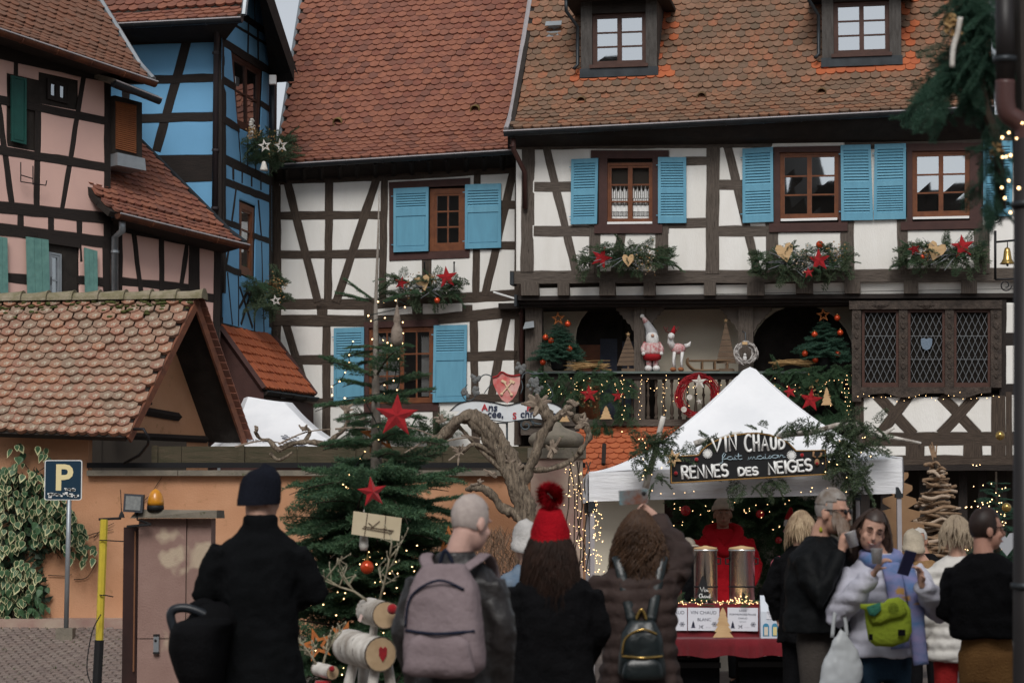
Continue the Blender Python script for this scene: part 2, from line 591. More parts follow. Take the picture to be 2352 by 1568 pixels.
def tile_arrays(w, L, th, shape):
 pts = []
 n = 8
 for k in range(n + 1):
  x = -w / 2 + w * k / n
  a = abs(2 * x / w)
  if shape == 'round':
   y = w * .42 * (1 - sqrt(max(0, 1 - a * a * .98)))
  elif shape == 'seg':
   y = w * .30 * a * a
  else:
   y = w * .26 * max(0, (a - .22) / .78)
  pts.append((x, y))
 pts += [(w / 2, L), (-w / 2, L)]
 v = [(x, y, th * (1 - .72 * y / L)) for x, y in pts] + [(x, y, -.004) for x, y in pts]
 m = len(pts)
 fs = [tuple(range(m))] + [(i, i + m, i + 1 + m, i + 1) for i in range(n)] + [(n, n + m, n + 1 + m, n + 1), (m - 1, 2 * m - 1, m, 0)]
 return v, fs
def roof_tiles(house, P, frame, rows, tw, rh, mat, shape='round', th=.044, excl=None, limit=300, rnd=.010, swap=None, name='roof_tile', edge=.3):
 L = rh * 1.45
 spots = []
 for i, (t, s0, s1) in enumerate(rows):
  n = int((s1 - s0) / tw) + 1
  for k in range(-1, n + 1):
   s = s0 + (k + (.5 if i % 2 else 0)) * tw
   if s < s0 + tw * edge or s > s1 - tw * edge or (excl and excl(s, t)):
    continue
   p = P(s, t)
   x, y = px(p)
   if -60 < x < 2420 and -60 < y < 1640:
    spots.append(((p - EYE).length, s, t, p))
 spots.sort(key=lambda q: q[0])
 tv, tf = tile_arrays(tw * .985, L, th, shape)
 def mat_for(s, t, p):
  e, u, n = frame(t)
  rz = random.uniform(-.025, .025)
  e2 = e * cos(rz) + u * sin(rz)
  u2 = u * cos(rz) - e * sin(rz)
  k = random.uniform(-.5, 1) * rnd
  p = p + n * (k + .002) + e * random.uniform(-.3, .3) * rnd + u * random.uniform(-1, 1) * rnd
  p = p + u * (.028 * mnoise.noise(p * .8)) + n * (.012 * mnoise.noise(p * 1.3 + V((7, 0, 0))))
  tl = random.uniform(-.015, .03)
  u3 = (u2 - n * tl).normalized()
  n3 = e2.cross(u3)
  return Matrix(((e2.x, u3.x, n3.x, p.x), (e2.y, u3.y, n3.y, p.y), (e2.z, u3.z, n3.z, p.z), (0, 0, 0, 1)))
 mb = MB()
 mb.add(tv, tf)
 me = mb.mesh(name, mat)
 me2 = mb.mesh(name, swap[1]) if swap else None
 off = OFFSET.get(house.name, V((0, 0, 0)))
 rest = MB()
 for i, (d, s, t, p) in enumerate(spots):
  X = mat_for(s, t, p)
  sw = swap and swap[0](s, t)
  if i < limit:
   o = bpy.data.objects.new(name, me2 if sw else me)
   COL.objects.link(o)
   o.parent = house
   X.translation -= off
   o.matrix_basis = X
  else:
   rest.mi = 1 if sw else 0
   rest.add([X @ V(q) for q in tv], tf)
 if rest.v:
  tag(rest.build('roof_tiling', [mat] + ([swap[1]] if swap else []), house), kind='stuff')
def profile(segs):
 def g(t):
  run = rise = 0.0
  for i, (l, a) in enumerate(segs):
   a = radians(a)
   k = min(t, l) if i < len(segs) - 1 else t
   run += k * cos(a)
   rise += k * sin(a)
   t -= k
   if t <= 1e-9:
    return run, rise, a
  return run, rise, a
 return g
def plain_roof(house, A, B, back, segs, tw, rh, mat, s0=lambda t: 0.0, s1=None, shape='round', excl=None, rh0=None, top=None, thick=.1, deck=True, limit=300, swap=None):
 e = B - A
 L = e.length
 e = e / L
 g = profile(segs)
 s1 = s1 or (lambda t: L)
 top = top or sum(l for l, a in segs)
 zc = V((0, 0, 1))
 def P(s, t):
  r, z, a = g(t)
  return A + e * s + back * r + zc * z
 def fr(t):
  a = g(t)[2]
  u = (back * cos(a) + zc * sin(a)).normalized()
  ee = (e - u * e.dot(u)).normalized()
  return ee, u, ee.cross(u)
 rows, t = [], 0.0
 while t < top:
  rows.append((t, s0(t), s1(t)))
  t += (rh0 or rh) if (len(segs) > 1 and t < sum(l for l, a in segs[:-1])) else rh
 roof_tiles(house, P, fr, rows, tw, rh, mat, shape, excl=excl, limit=limit, swap=swap)
 if deck:
  ts = [0.0]
  for l, a in segs:
   ts.append(ts[-1] + l)
  ts[-1] = top
  m = MB()
  for a, b in zip(ts, ts[1:]):
   na, nb = fr(a + 1e-4)[2], fr(b)[2]
   q = [P(s0(a), a), P(s1(a), a), P(s1(b), b), P(s0(b), b)]
   m.hexa([q[0] - na * thick, q[1] - na * thick, q[2] - nb * thick, q[3] - nb * thick], [q[0] - na * .008, q[1] - na * .008, q[2] - nb * .008, q[3] - nb * .008])
  m.build('roof', M['soffit'], house)
 return P, fr
def gutter(parent, A, B, mat, r=.075, rim=None, hooks=.62):
 d = (B - A).normalized()
 out = d.cross(V((0, 0, 1)))
 m = MB()
 vs, fs = [], []
 n = 8
 for p in (A, B):
  for rr in (r, r * .86):
   for k in range(n + 1):
    g = pi * k / n
    vs.append(p + out * (cos(g) * rr) - V((0, 0, sin(g) * rr)))
 w = n + 1
 for k in range(n):
  fs += [(k, k + 1, 2 * w + k + 1, 2 * w + k), (w + k, w + k + 1, 3 * w + k + 1, 3 * w + k)]
 fs += [(0, w, 3 * w, 2 * w), (n, w + n, 3 * w + n, 2 * w + n)]
 fs += [tuple(range(w)), tuple(range(2 * w, 3 * w))]
 m.add(vs, fs)
 o = m.build('gutter', mat, parent, smooth=False)
 b = MB()
 b.tube([A + out * r, B + out * r], .014, 6)
 b.build('bead', rim or M['flash'], o)
 n = int((B - A).length / hooks)
 for k in range(1, n):
  h = MB()
  p = A.lerp(B, k / n)
  h.tube([p + out * (r * 1.02 * cos(g)) - V((0, 0, r * 1.02 * sin(g))) for g in [pi * j / 6 for j in range(7)]], .012, 5)
  h.build('hook', mat, o)
 return o
def pipe(parent, pts, r, mat, name='downpipe', collars=()):
 m = MB()
 m.tube(pts, r, 10)
 o = m.build(name, mat, parent, smooth=True)
 for c in collars:
  k = MB()
  k.tube([V(c) - V((0, 0, .02)), V(c) + V((0, 0, .02))], r * 1.25, 10)
  k.build('collar', mat, o)
 return o
def core(parent, f, u0, u1, z0, z1, o0, o1, mat=None, name='wall'):
 m = MB()
 m.hexa([f.P(u0, z0, o1), f.P(u1, z0, o1), f.P(u1, z0, o0), f.P(u0, z0, o0)], [f.P(u0, z1, o1), f.P(u1, z1, o1), f.P(u1, z1, o0), f.P(u0, z1, o0)])
 return m.build(name, mat or M['core'], parent)
def board(parent, f, pts, o0, o1, mat, name):
 m = MB()
 p = [f.uv(*q) for q in pts]
 m.prism([f.P(q[0], q[1], o1) for q in p], f.n * (o0 - o1))
 return m.build(name, mat, parent)
# ground
def ground_z(x, y):
 if y < 22:
  return 0.0
 k = min(1, max(0, (-2.6 - x) / 1.0))
 a = min(1, (y - 22) / 4.5)
 low = -.40 * (a * a * (3 - 2 * a))
 up = low + max(0, y - 27.0) * .165 if y > 27 else low
 return k * min(up, .27)
M['cobble_ground'] = mk('cobbled_ground', (.17, .135, .12), (.10, .085, .072), 6, .85, .5, 12)
M['cobble'] = mk('cobble_stone', (.2, .16, .14), (.13, .105, .092), 7, .7, .4, 40, palette=[(.20, .155, .135), (.165, .125, .112), (.225, .18, .155), (.15, .12, .105), (.19, .14, .122)])
xs = sorted(set([-300, -120, -60, -30, -20] + [-14 + .5 * k for k in range(26)] + [0, 3, 8, 15, 30, 60, 120, 300]))
ys = sorted(set([-300, -120, -60, -30, -10, 0, 10, 16, 20] + [22 + .5 * k for k in range(24)] + [36, 40, 45, 60, 120, 300, 900]))
m = MB()
m.add([(x, y, ground_z(x, y)) for y in ys for x in xs], [(j * len(xs) + i, j * len(xs) + i + 1, (j + 1) * len(xs) + i + 1, (j + 1) * len(xs) + i) for j in range(len(ys) - 1) for i in range(len(xs) - 1)])
ground = tag(m.build('ground', M['cobble_ground'], smooth=True), kind='structure')
stones = []
cw, cl = .125, .185
for r in range(34):
 for c in range(26):
  xx = -7.05 + c * cw + (r % 2) * cw / 2
  yy = 26.6 + r * cl * .72 + .10 * abs(((xx + 7) / .9) % 2 - 1)
  if yy > 30.55:
   continue
  p = V((xx, yy, ground_z(xx, yy)))
  q = px(p)
  if -30 < q[0] < 345 and q[1] < 1590:
   stones.append((q[1], p))
stones.sort(key=lambda t: -t[0])
mb = MB()
a, b = cw * .45, cl * .335
mb.add([(-a, -b, -.03), (a, -b, -.03), (a, b, -.03), (-a, b, -.03), (-a * .98, -b * .95, .008), (a * .98, -b * .95, .008), (a * .98, b * .95, .008), (-a * .98, b * .95, .008),
  (-a * .75, -b * .72, .019), (a * .75, -b * .72, .019), (a * .75, b * .72, .019), (-a * .75, b * .72, .019)],
  [(0, 1, 5, 4), (1, 2, 6, 5), (2, 3, 7, 6), (3, 0, 4, 7), (4, 5, 9, 8), (5, 6, 10, 9), (6, 7, 11, 10), (7, 4, 8, 11), (8, 9, 10, 11)])
cme = mb.mesh('cobble', M['cobble'])
rest = MB()
for i, (k, p) in enumerate(stones):
 sl_ = atan2(ground_z(p.x, p.y + .1) - ground_z(p.x, p.y - .1), .2)
 X = Matrix.Translation(p) @ Matrix.Rotation(sl_, 4, 'X') @ Euler((random.uniform(-.05, .05), random.uniform(-.05, .05), random.uniform(-.22, .22))).to_matrix().to_4x4() @ Matrix.Diagonal((random.uniform(.86, 1.02), random.uniform(.86, 1.02), 1, 1))
 if i < 300:
  o = bpy.data.objects.new('cobble', cme)
  COL.objects.link(o)
  o.parent = ground
  o.matrix_basis = X
 else:
  rest.add([X @ V(q) for q in mb.v], mb.f)
if rest.v:
 tag(rest.build('cobble_field', M['cobble'], ground), kind='stuff')
M['grass'] = mk('joint_grass', (.06, .10, .025), (.09, .13, .04), 20, .9)
gv = []
for k in range(900):
 yy = random.uniform(27.0, 30.9)
 xx = random.uniform(-7.1, -4.5)
 if mnoise.noise(V((xx * 2.2, yy * 1.6, 0))) < .08 and yy < 30.4:
  continue
 z = ground_z(xx, yy) + .004
 for j in range(3):
  a, r, h = random.uniform(0, 6.28), random.uniform(.01, .03), random.uniform(.012, .035)
  gv.append([(xx + r * cos(a), yy + r * sin(a), z), (xx + r * cos(a + .5), yy + r * sin(a + .5), z), (xx + 1.6 * r * cos(a + .2), yy + 1.6 * r * sin(a + .2), z + h)])
gv = np.array(gv).reshape(-1, 3)
tag(put('grass', fast_mesh('grass', gv, np.arange(len(gv)).reshape(-1, 3), M['grass'])), 'short grass growing in the cobble joints', kind='stuff')
# white house with the long red roof
fW = Facade(640, 41.6, 1190, 40.7)
W = thing('half_timbered_house', 'white half-timbered house under the plain red roof, beside the blue house', 'house', fW.P(fW.L / 2, 0))
Z = lambda *p: zm(600, 400, *p)
uL, uR = fW.uv(638, 800)[0], fW.uv(1198, 800)[0]
zt = fW.uv(900, 392)[1]
core(W, fW, uL, uR, 0, zt + .2, -6, -.13)
wb_ = [([(285, 137), (1100, 108), (2240, 42)], 56), ([(240, 60), (240, 2300)], 90), ([(685, 120), (672, 1130)], 56), ([(1138, 110), (1118, 1130)], 52),
  ([(285, 425), (1110, 420)], 56), ([(285, 745), (1100, 737)], 54), ([(338, 140), (592, 1130)], 56), ([(1072, 120), (742, 1135)], 58),
  ([(240, 1150), (1000, 1150), (1450, 1122), (2240, 1072)], 76), ([(1897, 60), (1885, 1100)], 50), ([(1484, 780), (1480, 1120)], 66), ([(2196, 50), (1962, 1080)], 56),
  ([(1890, 335), (2240, 335)], 58), ([(1890, 672), (2240, 668)], 56), ([(2232, 30), (2225, 2300)], 44),
  ([(210, 1282), (970, 1288), (1600, 1270), (2240, 1212)], 78), ([(240, 30), (1100, 20), (2240, -25)], 30)]
for x in (625, 1010, 1408, 1815, 2200):
 wb_.append(([(x, 1160), (x, 1270)], 78))
for x, dy in ((655, 0), (1038, -10), (1430, -20), (1830, -45)):
 wb_.append(([(x, 0 + dy), (x, 130 + dy)], 84))
wb_ += [([(660, 1270), (660, 2300)], 60), ([(318, 1290), (470, 1780), (520, 2000)], 56), ([(285, 1606), (760, 1606)], 64), ([(285, 1960), (740, 1955)], 62), ([(1868, 1250), (1885, 2300)], 54),
  ([(2142, 1240), (2000, 1970), (1960, 2200)], 58), ([(1800, 1580), (2230, 1566)], 66), ([(1800, 1918), (2230, 1918)], 50), ([(1560, 1990), (1560, 2300)], 46)]
wb_ = [(Z(*p), w) for p, w in wb_]
hole1 = Z((1175, 155), (1838, 118), (1834, 768), (1178, 792))
hole2 = Z((970, 1300), (1582, 1272), (1578, 2025), (970, 2030))
timber_wall(W, fW, Z((250, 30), (2240, -45), (2235, 2330), (250, 2330)), wb_, [hole1, hole2], M['plaster'], M['timber_w'])
for nm, pts in (('window_header', ((1175, 152), (1838, 116), (1836, 176), (1177, 206))), ('window_jamb', ((1177, 206), (1216, 204), (1216, 735), (1178, 738))), ('window_jamb', ((1800, 178), (1836, 176), (1834, 705), (1800, 706))), ('window_sill', ((1178, 738), (1834, 704), (1833, 770), (1178, 794)))):
 board(W, fW, Z(*pts), -.12, .02, M['brown_trim'], nm)
window(W, Quad(fW, *Z((1508, 205), (1800, 198), (1798, 706), (1506, 716))), 1, 3, 2, M['win_wood'], fr=.09)
board(W, fW, Z((1216, 204), (1508, 200), (1508, 720), (1216, 728)), -.12, -.06, M['timber_dark'], 'dark_window_backing')
shutter(W, Quad(fW, *Z((1218, 206), (1505, 194), (1502, 718), (1218, 728))), M['shutter'], [(.08, .56, 0), (.68, .91, 6)])
shutter(W, Quad(fW, *Z((1804, 173), (2098, 164), (2098, 690), (1802, 700))), M['shutter'], [(.08, .56, 0), (.65, .90, 6)])
for nm, pts in (('window_header', ((968, 1300), (1584, 1270), (1582, 1330), (968, 1345))), ('window_jamb', ((976, 1345), (1010, 1342), (1010, 1965), (976, 1968))), ('window_sill', ((970, 1968), (1580, 1960), (1578, 2025), (970, 2034)))):
 board(W, fW, Z(*pts), -.12, .02, M['brown_trim'], nm)
window(W, Quad(fW, *Z((1010, 1345), (1540, 1332), (1540, 1955), (1010, 1965))), 2, 3, 2, M['win_wood'], fr=.05)
m = MB()
for a0, a1 in ((1080, 1250), (1430, 1510)):
 for k in range(14):
  x0, x1 = a0 + (a1 - a0) * k / 14, a0 + (a1 - a0) * (k + 1) / 14
  q = [fW.uv(*p) for p in Z((x0, 1400 + (k % 3) * 12), (x1, 1400 + ((k + 1) % 3) * 12), (x1, 1900), (x0, 1900))]
  m.add([fW.P(q[0][0], q[0][1], -.10 - .012 * (k % 2)), fW.P(q[1][0], q[1][1], -.10 - .012 * ((k + 1) % 2)), fW.P(q[2][0], q[2][1], -.10 - .012 * ((k + 1) % 2)), fW.P(q[3][0], q[3][1], -.10 - .012 * (k % 2))], [(0, 1, 2, 3)])
m.build('curtain', M['lace'], W)
shutter(W, Quad(fW, *Z((730, 1347), (976, 1340), (974, 1958), (728, 1964))), M['shutter'], [(.06, .54, 0), (.63, .93, 9)])
shutter(W, Quad(fW, *Z((1548, 1325), (1820, 1320), (1812, 1948), (1538, 1955))), M['shutter'], [(.06, .54, 0), (.64, .93, 9)])
for x in (1540, 976):
 pass
backW = -fW.n
A, B = fW.at(636, 377, .48), fW.at(1216, 341, .48)
EW = (A, B)
sW = lambda t: -.10 - .085 * t
P_, fr_ = plain_roof(W, A, B, backW, [(.35, 35), (.3, 41), (.3, 47), (5.0, 53)], .176, .155, M['tile_w'], shape='seg', rh0=.125, s0=sW)
gutter(W, A + fW.n * .06 - V((0, 0, .03)), B + fW.n * .06 - V((0, 0, .03)), M['gutter'], .075)
m = MB()
q = [A - V((0, 0, .05)), B - V((0, 0, .05)), fW.at(1216, 385, -.05), fW.at(636, 420, -.05)]
m.prism(q, V((0, 0, .03)))
m.build('soffit', M['soffit'], W)
m = MB()
for k in range(14):
 s = (k + .5) / 14
 p0, p1 = A.lerp(B, s), fW.at(636 + 580 * s, 412 - 34 * s, .0)
 m.tube([p0 - V((0, 0, .09)), p1 - V((0, 0, .04))], .05, 4)
m.build('rafter_end', M['soffit'], W)
m = MB()
m.tube([P_(sW(t), t) for t in (0, .35, .65, .95, 5.9)], .035, 6)
m.build('verge_flashing', M['zinc'], W)
for (x, y) in ((775, 283), (1090, 258)):
 e, u, n = fr_(2)
 best = min(((px(P_(s * .1, t * .1))[0] - x) ** 2 + (px(P_(s * .1, t * .1))[1] - y) ** 2, s * .1, t * .1) for s in range(0, 46) for t in range(2, 40))
 p = P_(best[1], best[2])
 m = MB()
 m.lathe([(.09, -.16), (.095, 0), (.09, .02), (.075, .02), (.07, -.1)], p + n * .05, 12, axis=(fW.n * .8 + V((0, 0, -.25))).normalized())
 m.build('roof_vent', mk('clay_vent', (.20, .13, .05), (.12, .08, .03), 8), W, smooth=True)
pipe(W, [fW.at(1196, 345, .35), fW.at(1200, 372, .33), fW.at(1212, 420, .10), fW.at(1202, 480, .10), fW.at(1196, 1000, .10)], .045, M['brown_trim'], collars=[fW.at(1200, 560, .10), fW.at(1198, 720, .10)])
m = MB()
m.tube([fW.at(1134, 671, .3), fW.at(1186, 687, .7)], .018, 6)
m.build('flag_rod', M['white_metal'], W)
for x in (975, 1043):
 m = MB()
 m.tube([fW.at(x, 603, .12), fW.at(x, 625, .05)], .012, 6)
 m.ball(fW.at(x, 603, .12), .02, 8, 6)
 m.build('iron_hook', M['iron'], W)
print('W ok')
# white house with the gallery (right)
fR = Facade(1190, 40.0, 2310, 38.5)
fR1 = fR.off(-.42)
H = thing('half_timbered_inn', 'large white half-timbered house with gallery, oriel window and mottled tile roof', 'house', fR.P(fR.L / 2, 0))
C = lambda *p: zm(1200, 400, *p)
C0 = lambda *p: zm(1200, 0, *p)
C7 = lambda *p: zm(1200, 700, *p)
D = lambda *p: zm(1800, 400, *p)
D0 = lambda *p: zm(1800, 0, *p)
D7 = lambda *p: zm(1800, 700, *p)
u0, u1 = fR.uv(1196, 500)[0], fR.uv(2420, 500)[0]
zj = fR.uv(1700, 640)[1]
core(H, fR, u0, u1, zj - .25, fR.uv(1700, 318)[1] + .3, -7, -.13)
core(H, fR, u0, u1, 0, zj - .24, -7, -2.3, name='inner_wall')
hb = [(C((302, -140), (290, 900)), 98), (C((200, -150), (2300, -168)), 60), (C((448, -130), (694, 900)), 54), (C((350, 190), (660, 190)), 70), (C((345, 553), (845, 553)), 75),
  (C((845, 500), (845, 900)), 84), (C((1396, 500), (1392, 900)), 98), (C((1817, -140), (1810, 900)), 96), (C((1590, -22), (1790, -22)), 56), (C((1410, 490), (1790, 485)), 74),
  (C((1938, -140), (2182, 900)), 56), (C((1860, 175), (2060, 175)), 70), (C((1860, 553), (2270, 550)), 75), (C((1068, 565), (1012, 900)), 62), (D((285, 470), (285, 900)), 90),
  (D((900, 440), (905, 900)), 98), (D((1352, 440), (1360, 900)), 70), (D((2005, 500), (2005, 900)), 112), (C((150, 930), (2270, 925)), 90), (D((240, 925), (2560, 902)), 92),
  (D((2400, -200), (2400, 900)), 100), (D((880, -150), (2500, -185)), 60)]
win1 = [*C0((815, 1232), (1452, 1232)), *C((1452, 572), (845, 572))]
win2 = [*D0((296, 1205), (850, 1195)), *D((905, 560), (262, 562))]
win3 = [*D0((1385, 1180), (2020, 1170)), *D((2010, 542), (1340, 545))]
timber_wall(H, fR, [*C((200, -190)), *D((2560, -200), (2560, 905)), *C((200, 935))], hb, [win1, win2, win3], M['plaster'], M['timber'])
def framed(hdr, jl, jr, sill, rec):
 for nm, pts, o in (('window_header', hdr, .02), ('window_jamb', jl, .018), ('window_jamb', jr, .018), ('window_sill', sill, .045)):
  board(H, fR, pts, -.12, o, M['brown_trim'], nm)
 board(H, fR, rec, -.3, -.125, M['core'], 'dark_window_backing')  # solid dark board; its colour stands for the unlit room behind the panes
framed([*C0((815, 1234), (1452, 1234), (1452, 1300), (815, 1300))], [*C0((880, 1300), (950, 1300)), *C((950, 498), (878, 498))], [*C0((1320, 1300), (1368, 1300)), *C((1368, 498), (1320, 498))], C((845, 498), (1402, 498), (1400, 570), (845, 572)), [*C0((940, 1300), (1330, 1300)), *C((1330, 500), (940, 500))])
q = Quad(fR, *C0((940, 1335), (1330, 1330)), *C((1330, 492), (940, 492)))
w1 = window(H, q, 2, 3, 1, None, glass_mat('lace_window_glass', .08, clear=.97))
m = MB()
for a0, a1 in ((.10, .46), (.55, .90)):
 n = 26
 for k in range(n):
  x0, x1 = a0 + (a1 - a0) * k / n, a0 + (a1 - a0) * (k + 1) / n
  def top(i):
   return .52 + .13 * abs(((i / n * 4) % 1) - .5) * 2
  z0, z1 = -.095 + .012 * sin(k * .9), -.095 + .012 * sin((k + 1) * .9)
  if k % 2 == 0 or True:
   for (b0, b1, solid) in ((.06, .13, 1), (.14, .20, k % 2), (.21, .31, 1), (.32, .42, k % 3), (.43, None, (k + 1) % 3)):
    if not solid:
     continue
    m.add([q.P(x0, b0, z0), q.P(x1, b0, z1), q.P(x1, b1 or top(k + 1), z1), q.P(x0, b1 or top(k), z0)], [(0, 1, 2, 3)])
m.build('lace_curtain', M['lace'], H)
board(H, fR, C((950, 478), (1318, 474), (1318, 492), (950, 496)), -.02, .03, M['white_metal'], 'window_drip')
shutter(H, Quad(fR, *C0((658, 1310), (878, 1300)), *C((868, 495), (653, 500))), M['shutter'], [(.09, .44, 9), (.52, .93, 10)])
shutter(H, Quad(fR, *C0((1368, 1293), (1598, 1293)), *C((1600, 488), (1368, 490))), M['shutter'], [(.09, .45, 9), (.52, .92, 10)])
framed([*D0((296, 1206), (850, 1196), (850, 1245), (296, 1250))], [*D0((298, 1245), (350, 1245)), *D((352, 486), (300, 488))], [*D0((830, 1240), (850, 1240)), *D((860, 480), (830, 482))], D((262, 490), (905, 480), (905, 552), (262, 562)), [*D0((345, 1245), (835, 1240)), *D((835, 485), (345, 490))])
window(H, Quad(fR, *D0((345, 1248), (838, 1240)), *D((838, 448), (345, 458))), 2, 3, 1)
board(H, fR, D((357, 452), (820, 442), (820, 462), (357, 472)), -.02, .03, M['white_metal'], 'window_drip')
framed([*D0((1385, 1182), (2020, 1170), (2020, 1232), (1385, 1240))], [*D0((1390, 1240), (1435, 1238)), *D((1436, 480), (1392, 482))], [*D0((1905, 1232), (2010, 1230)), *D((2010, 470), (1905, 472))], D((1340, 478), (2012, 462), (2010, 532), (1340, 545)), [*D0((1430, 1235), (1910, 1230)), *D((1910, 475), (1430, 480))])
window(H, Quad(fR, *D0((1430, 1240), (1910, 1228)), *D((1908, 425), (1432, 438))), 2, 3, 1)
board(H, fR, D((1440, 438), (1900, 428), (1900, 448), (1440, 456)), -.02, .03, M['white_metal'], 'window_drip')
shutter(H, Quad(fR, *D0((44, 1224), (294, 1210)), *D((298, 478), (46, 488))), M['shutter'], [(.09, .42, 9), (.50, .93, 11)])
shutter(H, Quad(fR, *D0((848, 1194), (1094, 1190)), *D((1114, 464), (853, 468))), M['shutter'], [(.09, .42, 9), (.50, .93, 11)])
shutter(H, Quad(fR, *D0((1126, 1188), (1383, 1180)), *D((1382, 455), (1118, 462))), M['shutter'], [(.09, .44, 11), (.51, .93, 11)])
shutter(H, Quad(fR, *D0((2015, 1165), (2262, 1158)), *D((2250, 430), (2015, 438))), M['shutter'], [(.09, .44, 11), (.51, .93, 11)])
def bx_px(parent, f, x0, y0, x1, y1, o0, o1, mat, name, ch=.0):
 a, b, c, d = f.uv(x0, y0), f.uv(x1, y0), f.uv(x1, y1), f.uv(x0, y1)
 L, R = [a, d], [b, c]
 return beam(parent, f, [V(a), V(d)], [V(b), V(c)], mat, th=o1 - o0, o=o1, name=name, grow=0)
for x, w in ((315, 145), (590, 95), (950, 130), (1295, 95), (1790, 95), (2165, 140)):
 (xa, ya), (xb, yb) = C((x - w / 2, 968), (x + w / 2, 1078))
 bx_px(H, fR, xa, ya, xb, yb, -.75, .02, M['timber'], 'joist_end')
for x, w in ((550, 140), (945, 130), (1425, 120), (1900, 130), (2330, 120)):
 (xa, ya), (xb, yb) = D((x - w / 2, 955), (x + w / 2, 1062))
 bx_px(H, fR, xa, ya, xb, yb, -.75, .02, M['timber'], 'joist_end')
(xa, ya), = C((240, 965))
(xb, yb), = D((2560, 1070))
a, b = fR.uv(xa, ya), fR.uv(xb, yb)
z_t, z_b = fR.uv(1700, C((0, 985))[0][1])[1], fR.uv(1700, C((0, 1090))[0][1])[1]
m = MB()
m.hexa([fR.P(u0, z_b, -.36), fR.P(u1, z_b, -.36), fR.P(u1, z_b, -.16), fR.P(u0, z_b, -.16)], [fR.P(u0, z_t, -.30), fR.P(u1, z_t, -.30), fR.P(u1, z_t, -.07), fR.P(u0, z_t, -.07)])
m.build('plaster_strip', M['plaster'], H)
for ya, yb, o in ((1082, 1118, -.06), (1122, 1150, -.16), (1152, 1172, -.24)):
 L, R = beam_sides(fR.off(o), [*C((205, (ya + yb) / 2)), *D((2560, (ya + yb) / 2 - 25))], yb - ya, .002)
 beam(H, fR.off(o), L, R, M['timber_dark'], th=.35, name='lintel', grow=0)
m = MB()
for (a, b) in ((C((150, 885))[0], C((180, 990))[0]), (C((185, 1070))[0], C((205, 1165))[0])):
 m.prism([fR.at(a[0], a[1], .06), fR.at(b[0], a[1], .06), fR.at(b[0], b[1], .06), fR.at(a[0], b[1], .06)], fR.n * -.3)
m.build('beam_cap', M['gutter'], H)
g1 = fR1
zdeck = g1.uv(1500, C7((0, 1090))[0][1])[1]
zrail = g1.uv(1500, C7((0, 700))[0][1])[1]
zlint = g1.uv(1500, C7((0, 165))[0][1])[1]
ug0, ug1 = g1.uv(1206, 800)[0], g1.uv(1955, 800)[0]
for x0, x1 in ((275, 413), (1168, 1256), (2024, 2142)):
 L, R = beam_sides(g1, C7(((x0 + x1) / 2, 150), ((x0 + x1) / 2, 1100)), x1 - x0, .004)
 beam(H, g1, L, R, M['timber'], th=.2, name='gallery_post', grow=0)
def bracket(xc, yc, sx):
 pts = [(0, 0), (155, 0), (148, 28), (128, 34), (120, 60), (100, 66), (92, 95), (72, 100), (60, 130), (36, 140), (20, 185), (0, 200)]
 p = C7(*[(xc + sx * a, yc + b) for a, b in pts])
 return board(H, g1, p, -.14, -.06, M['timber'], 'bracket')
bracket(1168, 165, -1)
bracket(1256, 165, 1)
bracket(2024, 165, -1)
bracket(2142, 165, 1)
ow = -1.25
fb = fR.off(ow)
ol = [V((ug0 - .6, zdeck)), V((ug1 + .8, zdeck)), V((ug1 + .8, zlint + .8)), V((ug0 - .6, zlint + .8))]
def arch(x0, x1, ytop, ybot, n=12):
 p = [fb.uv(*C7((x0, ybot))[0]), fb.uv(*C7((x1, ybot))[0])]
 yc = ytop + (x1 - x0) / 2 * .95
 for k in range(n + 1):
  g = pi * k / n
  p.append(fb.uv(*C7(((x0 + x1) / 2 + (x1 - x0) / 2 * cos(g), yc - (yc - ytop) * sin(g)))[0]))
 return p
a1, a2 = arch(690, 1350, 110, 1150), arch(2120, 2960, 150, 1150)
panels(H, fb, ol, [a1, a2], M['cream_plaster'], 'gallery_back_wall', rise=.02)
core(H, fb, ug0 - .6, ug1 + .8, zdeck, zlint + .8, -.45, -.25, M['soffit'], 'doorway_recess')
M['door_blue'] = mk('dim_blue_door_glass', (.045, .052, .075), (.03, .034, .05), 3, .3)
for pts, mt, nm in ((((705, 470), (880, 470), (880, 1150), (705, 1150)), 'win_wood', 'door_leaf'), (((880, 420), (1020, 420), (1020, 1150), (880, 1150)), 'door_blue', 'door_pane'), (((1020, 250), (1062, 250), (1062, 1150), (1020, 1150)), 'timber_dark', 'door_post'), (((1062, 440), (1180, 440), (1180, 1150), (1062, 1150)), 'door_blue', 'door_pane')):
 board(H, fb, C7(*pts), -.24, -.16, M[mt], nm)
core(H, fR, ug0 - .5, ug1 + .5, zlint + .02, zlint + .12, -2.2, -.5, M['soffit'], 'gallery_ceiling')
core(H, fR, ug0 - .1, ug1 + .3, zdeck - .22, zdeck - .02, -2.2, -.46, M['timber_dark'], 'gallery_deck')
for ya, yb, o in ((1085, 1140, .03), (1146, 1212, -.02)):
 L, R = beam_sides(g1, C7((240, (ya + yb) / 2), (2600, (ya + yb) / 2)), yb - ya, .003)
 beam(H, g1, L, R, M['timber'], th=.2, o=o, name='gallery_beam', grow=0)
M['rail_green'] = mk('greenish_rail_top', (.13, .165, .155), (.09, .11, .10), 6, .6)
L, R = beam_sides(g1, C7((340, 703), (2620, 703)), 17, .001)
beam(H, g1, L, R, M['rail_green'], th=.26, o=.09, name='rail_top', grow=0)
L, R = beam_sides(g1, C7((340, 735), (2620, 735)), 46, .001)
beam(H, g1, L, R, M['timber_dark'], th=.10, o=.02, name='rail_fascia', grow=0)
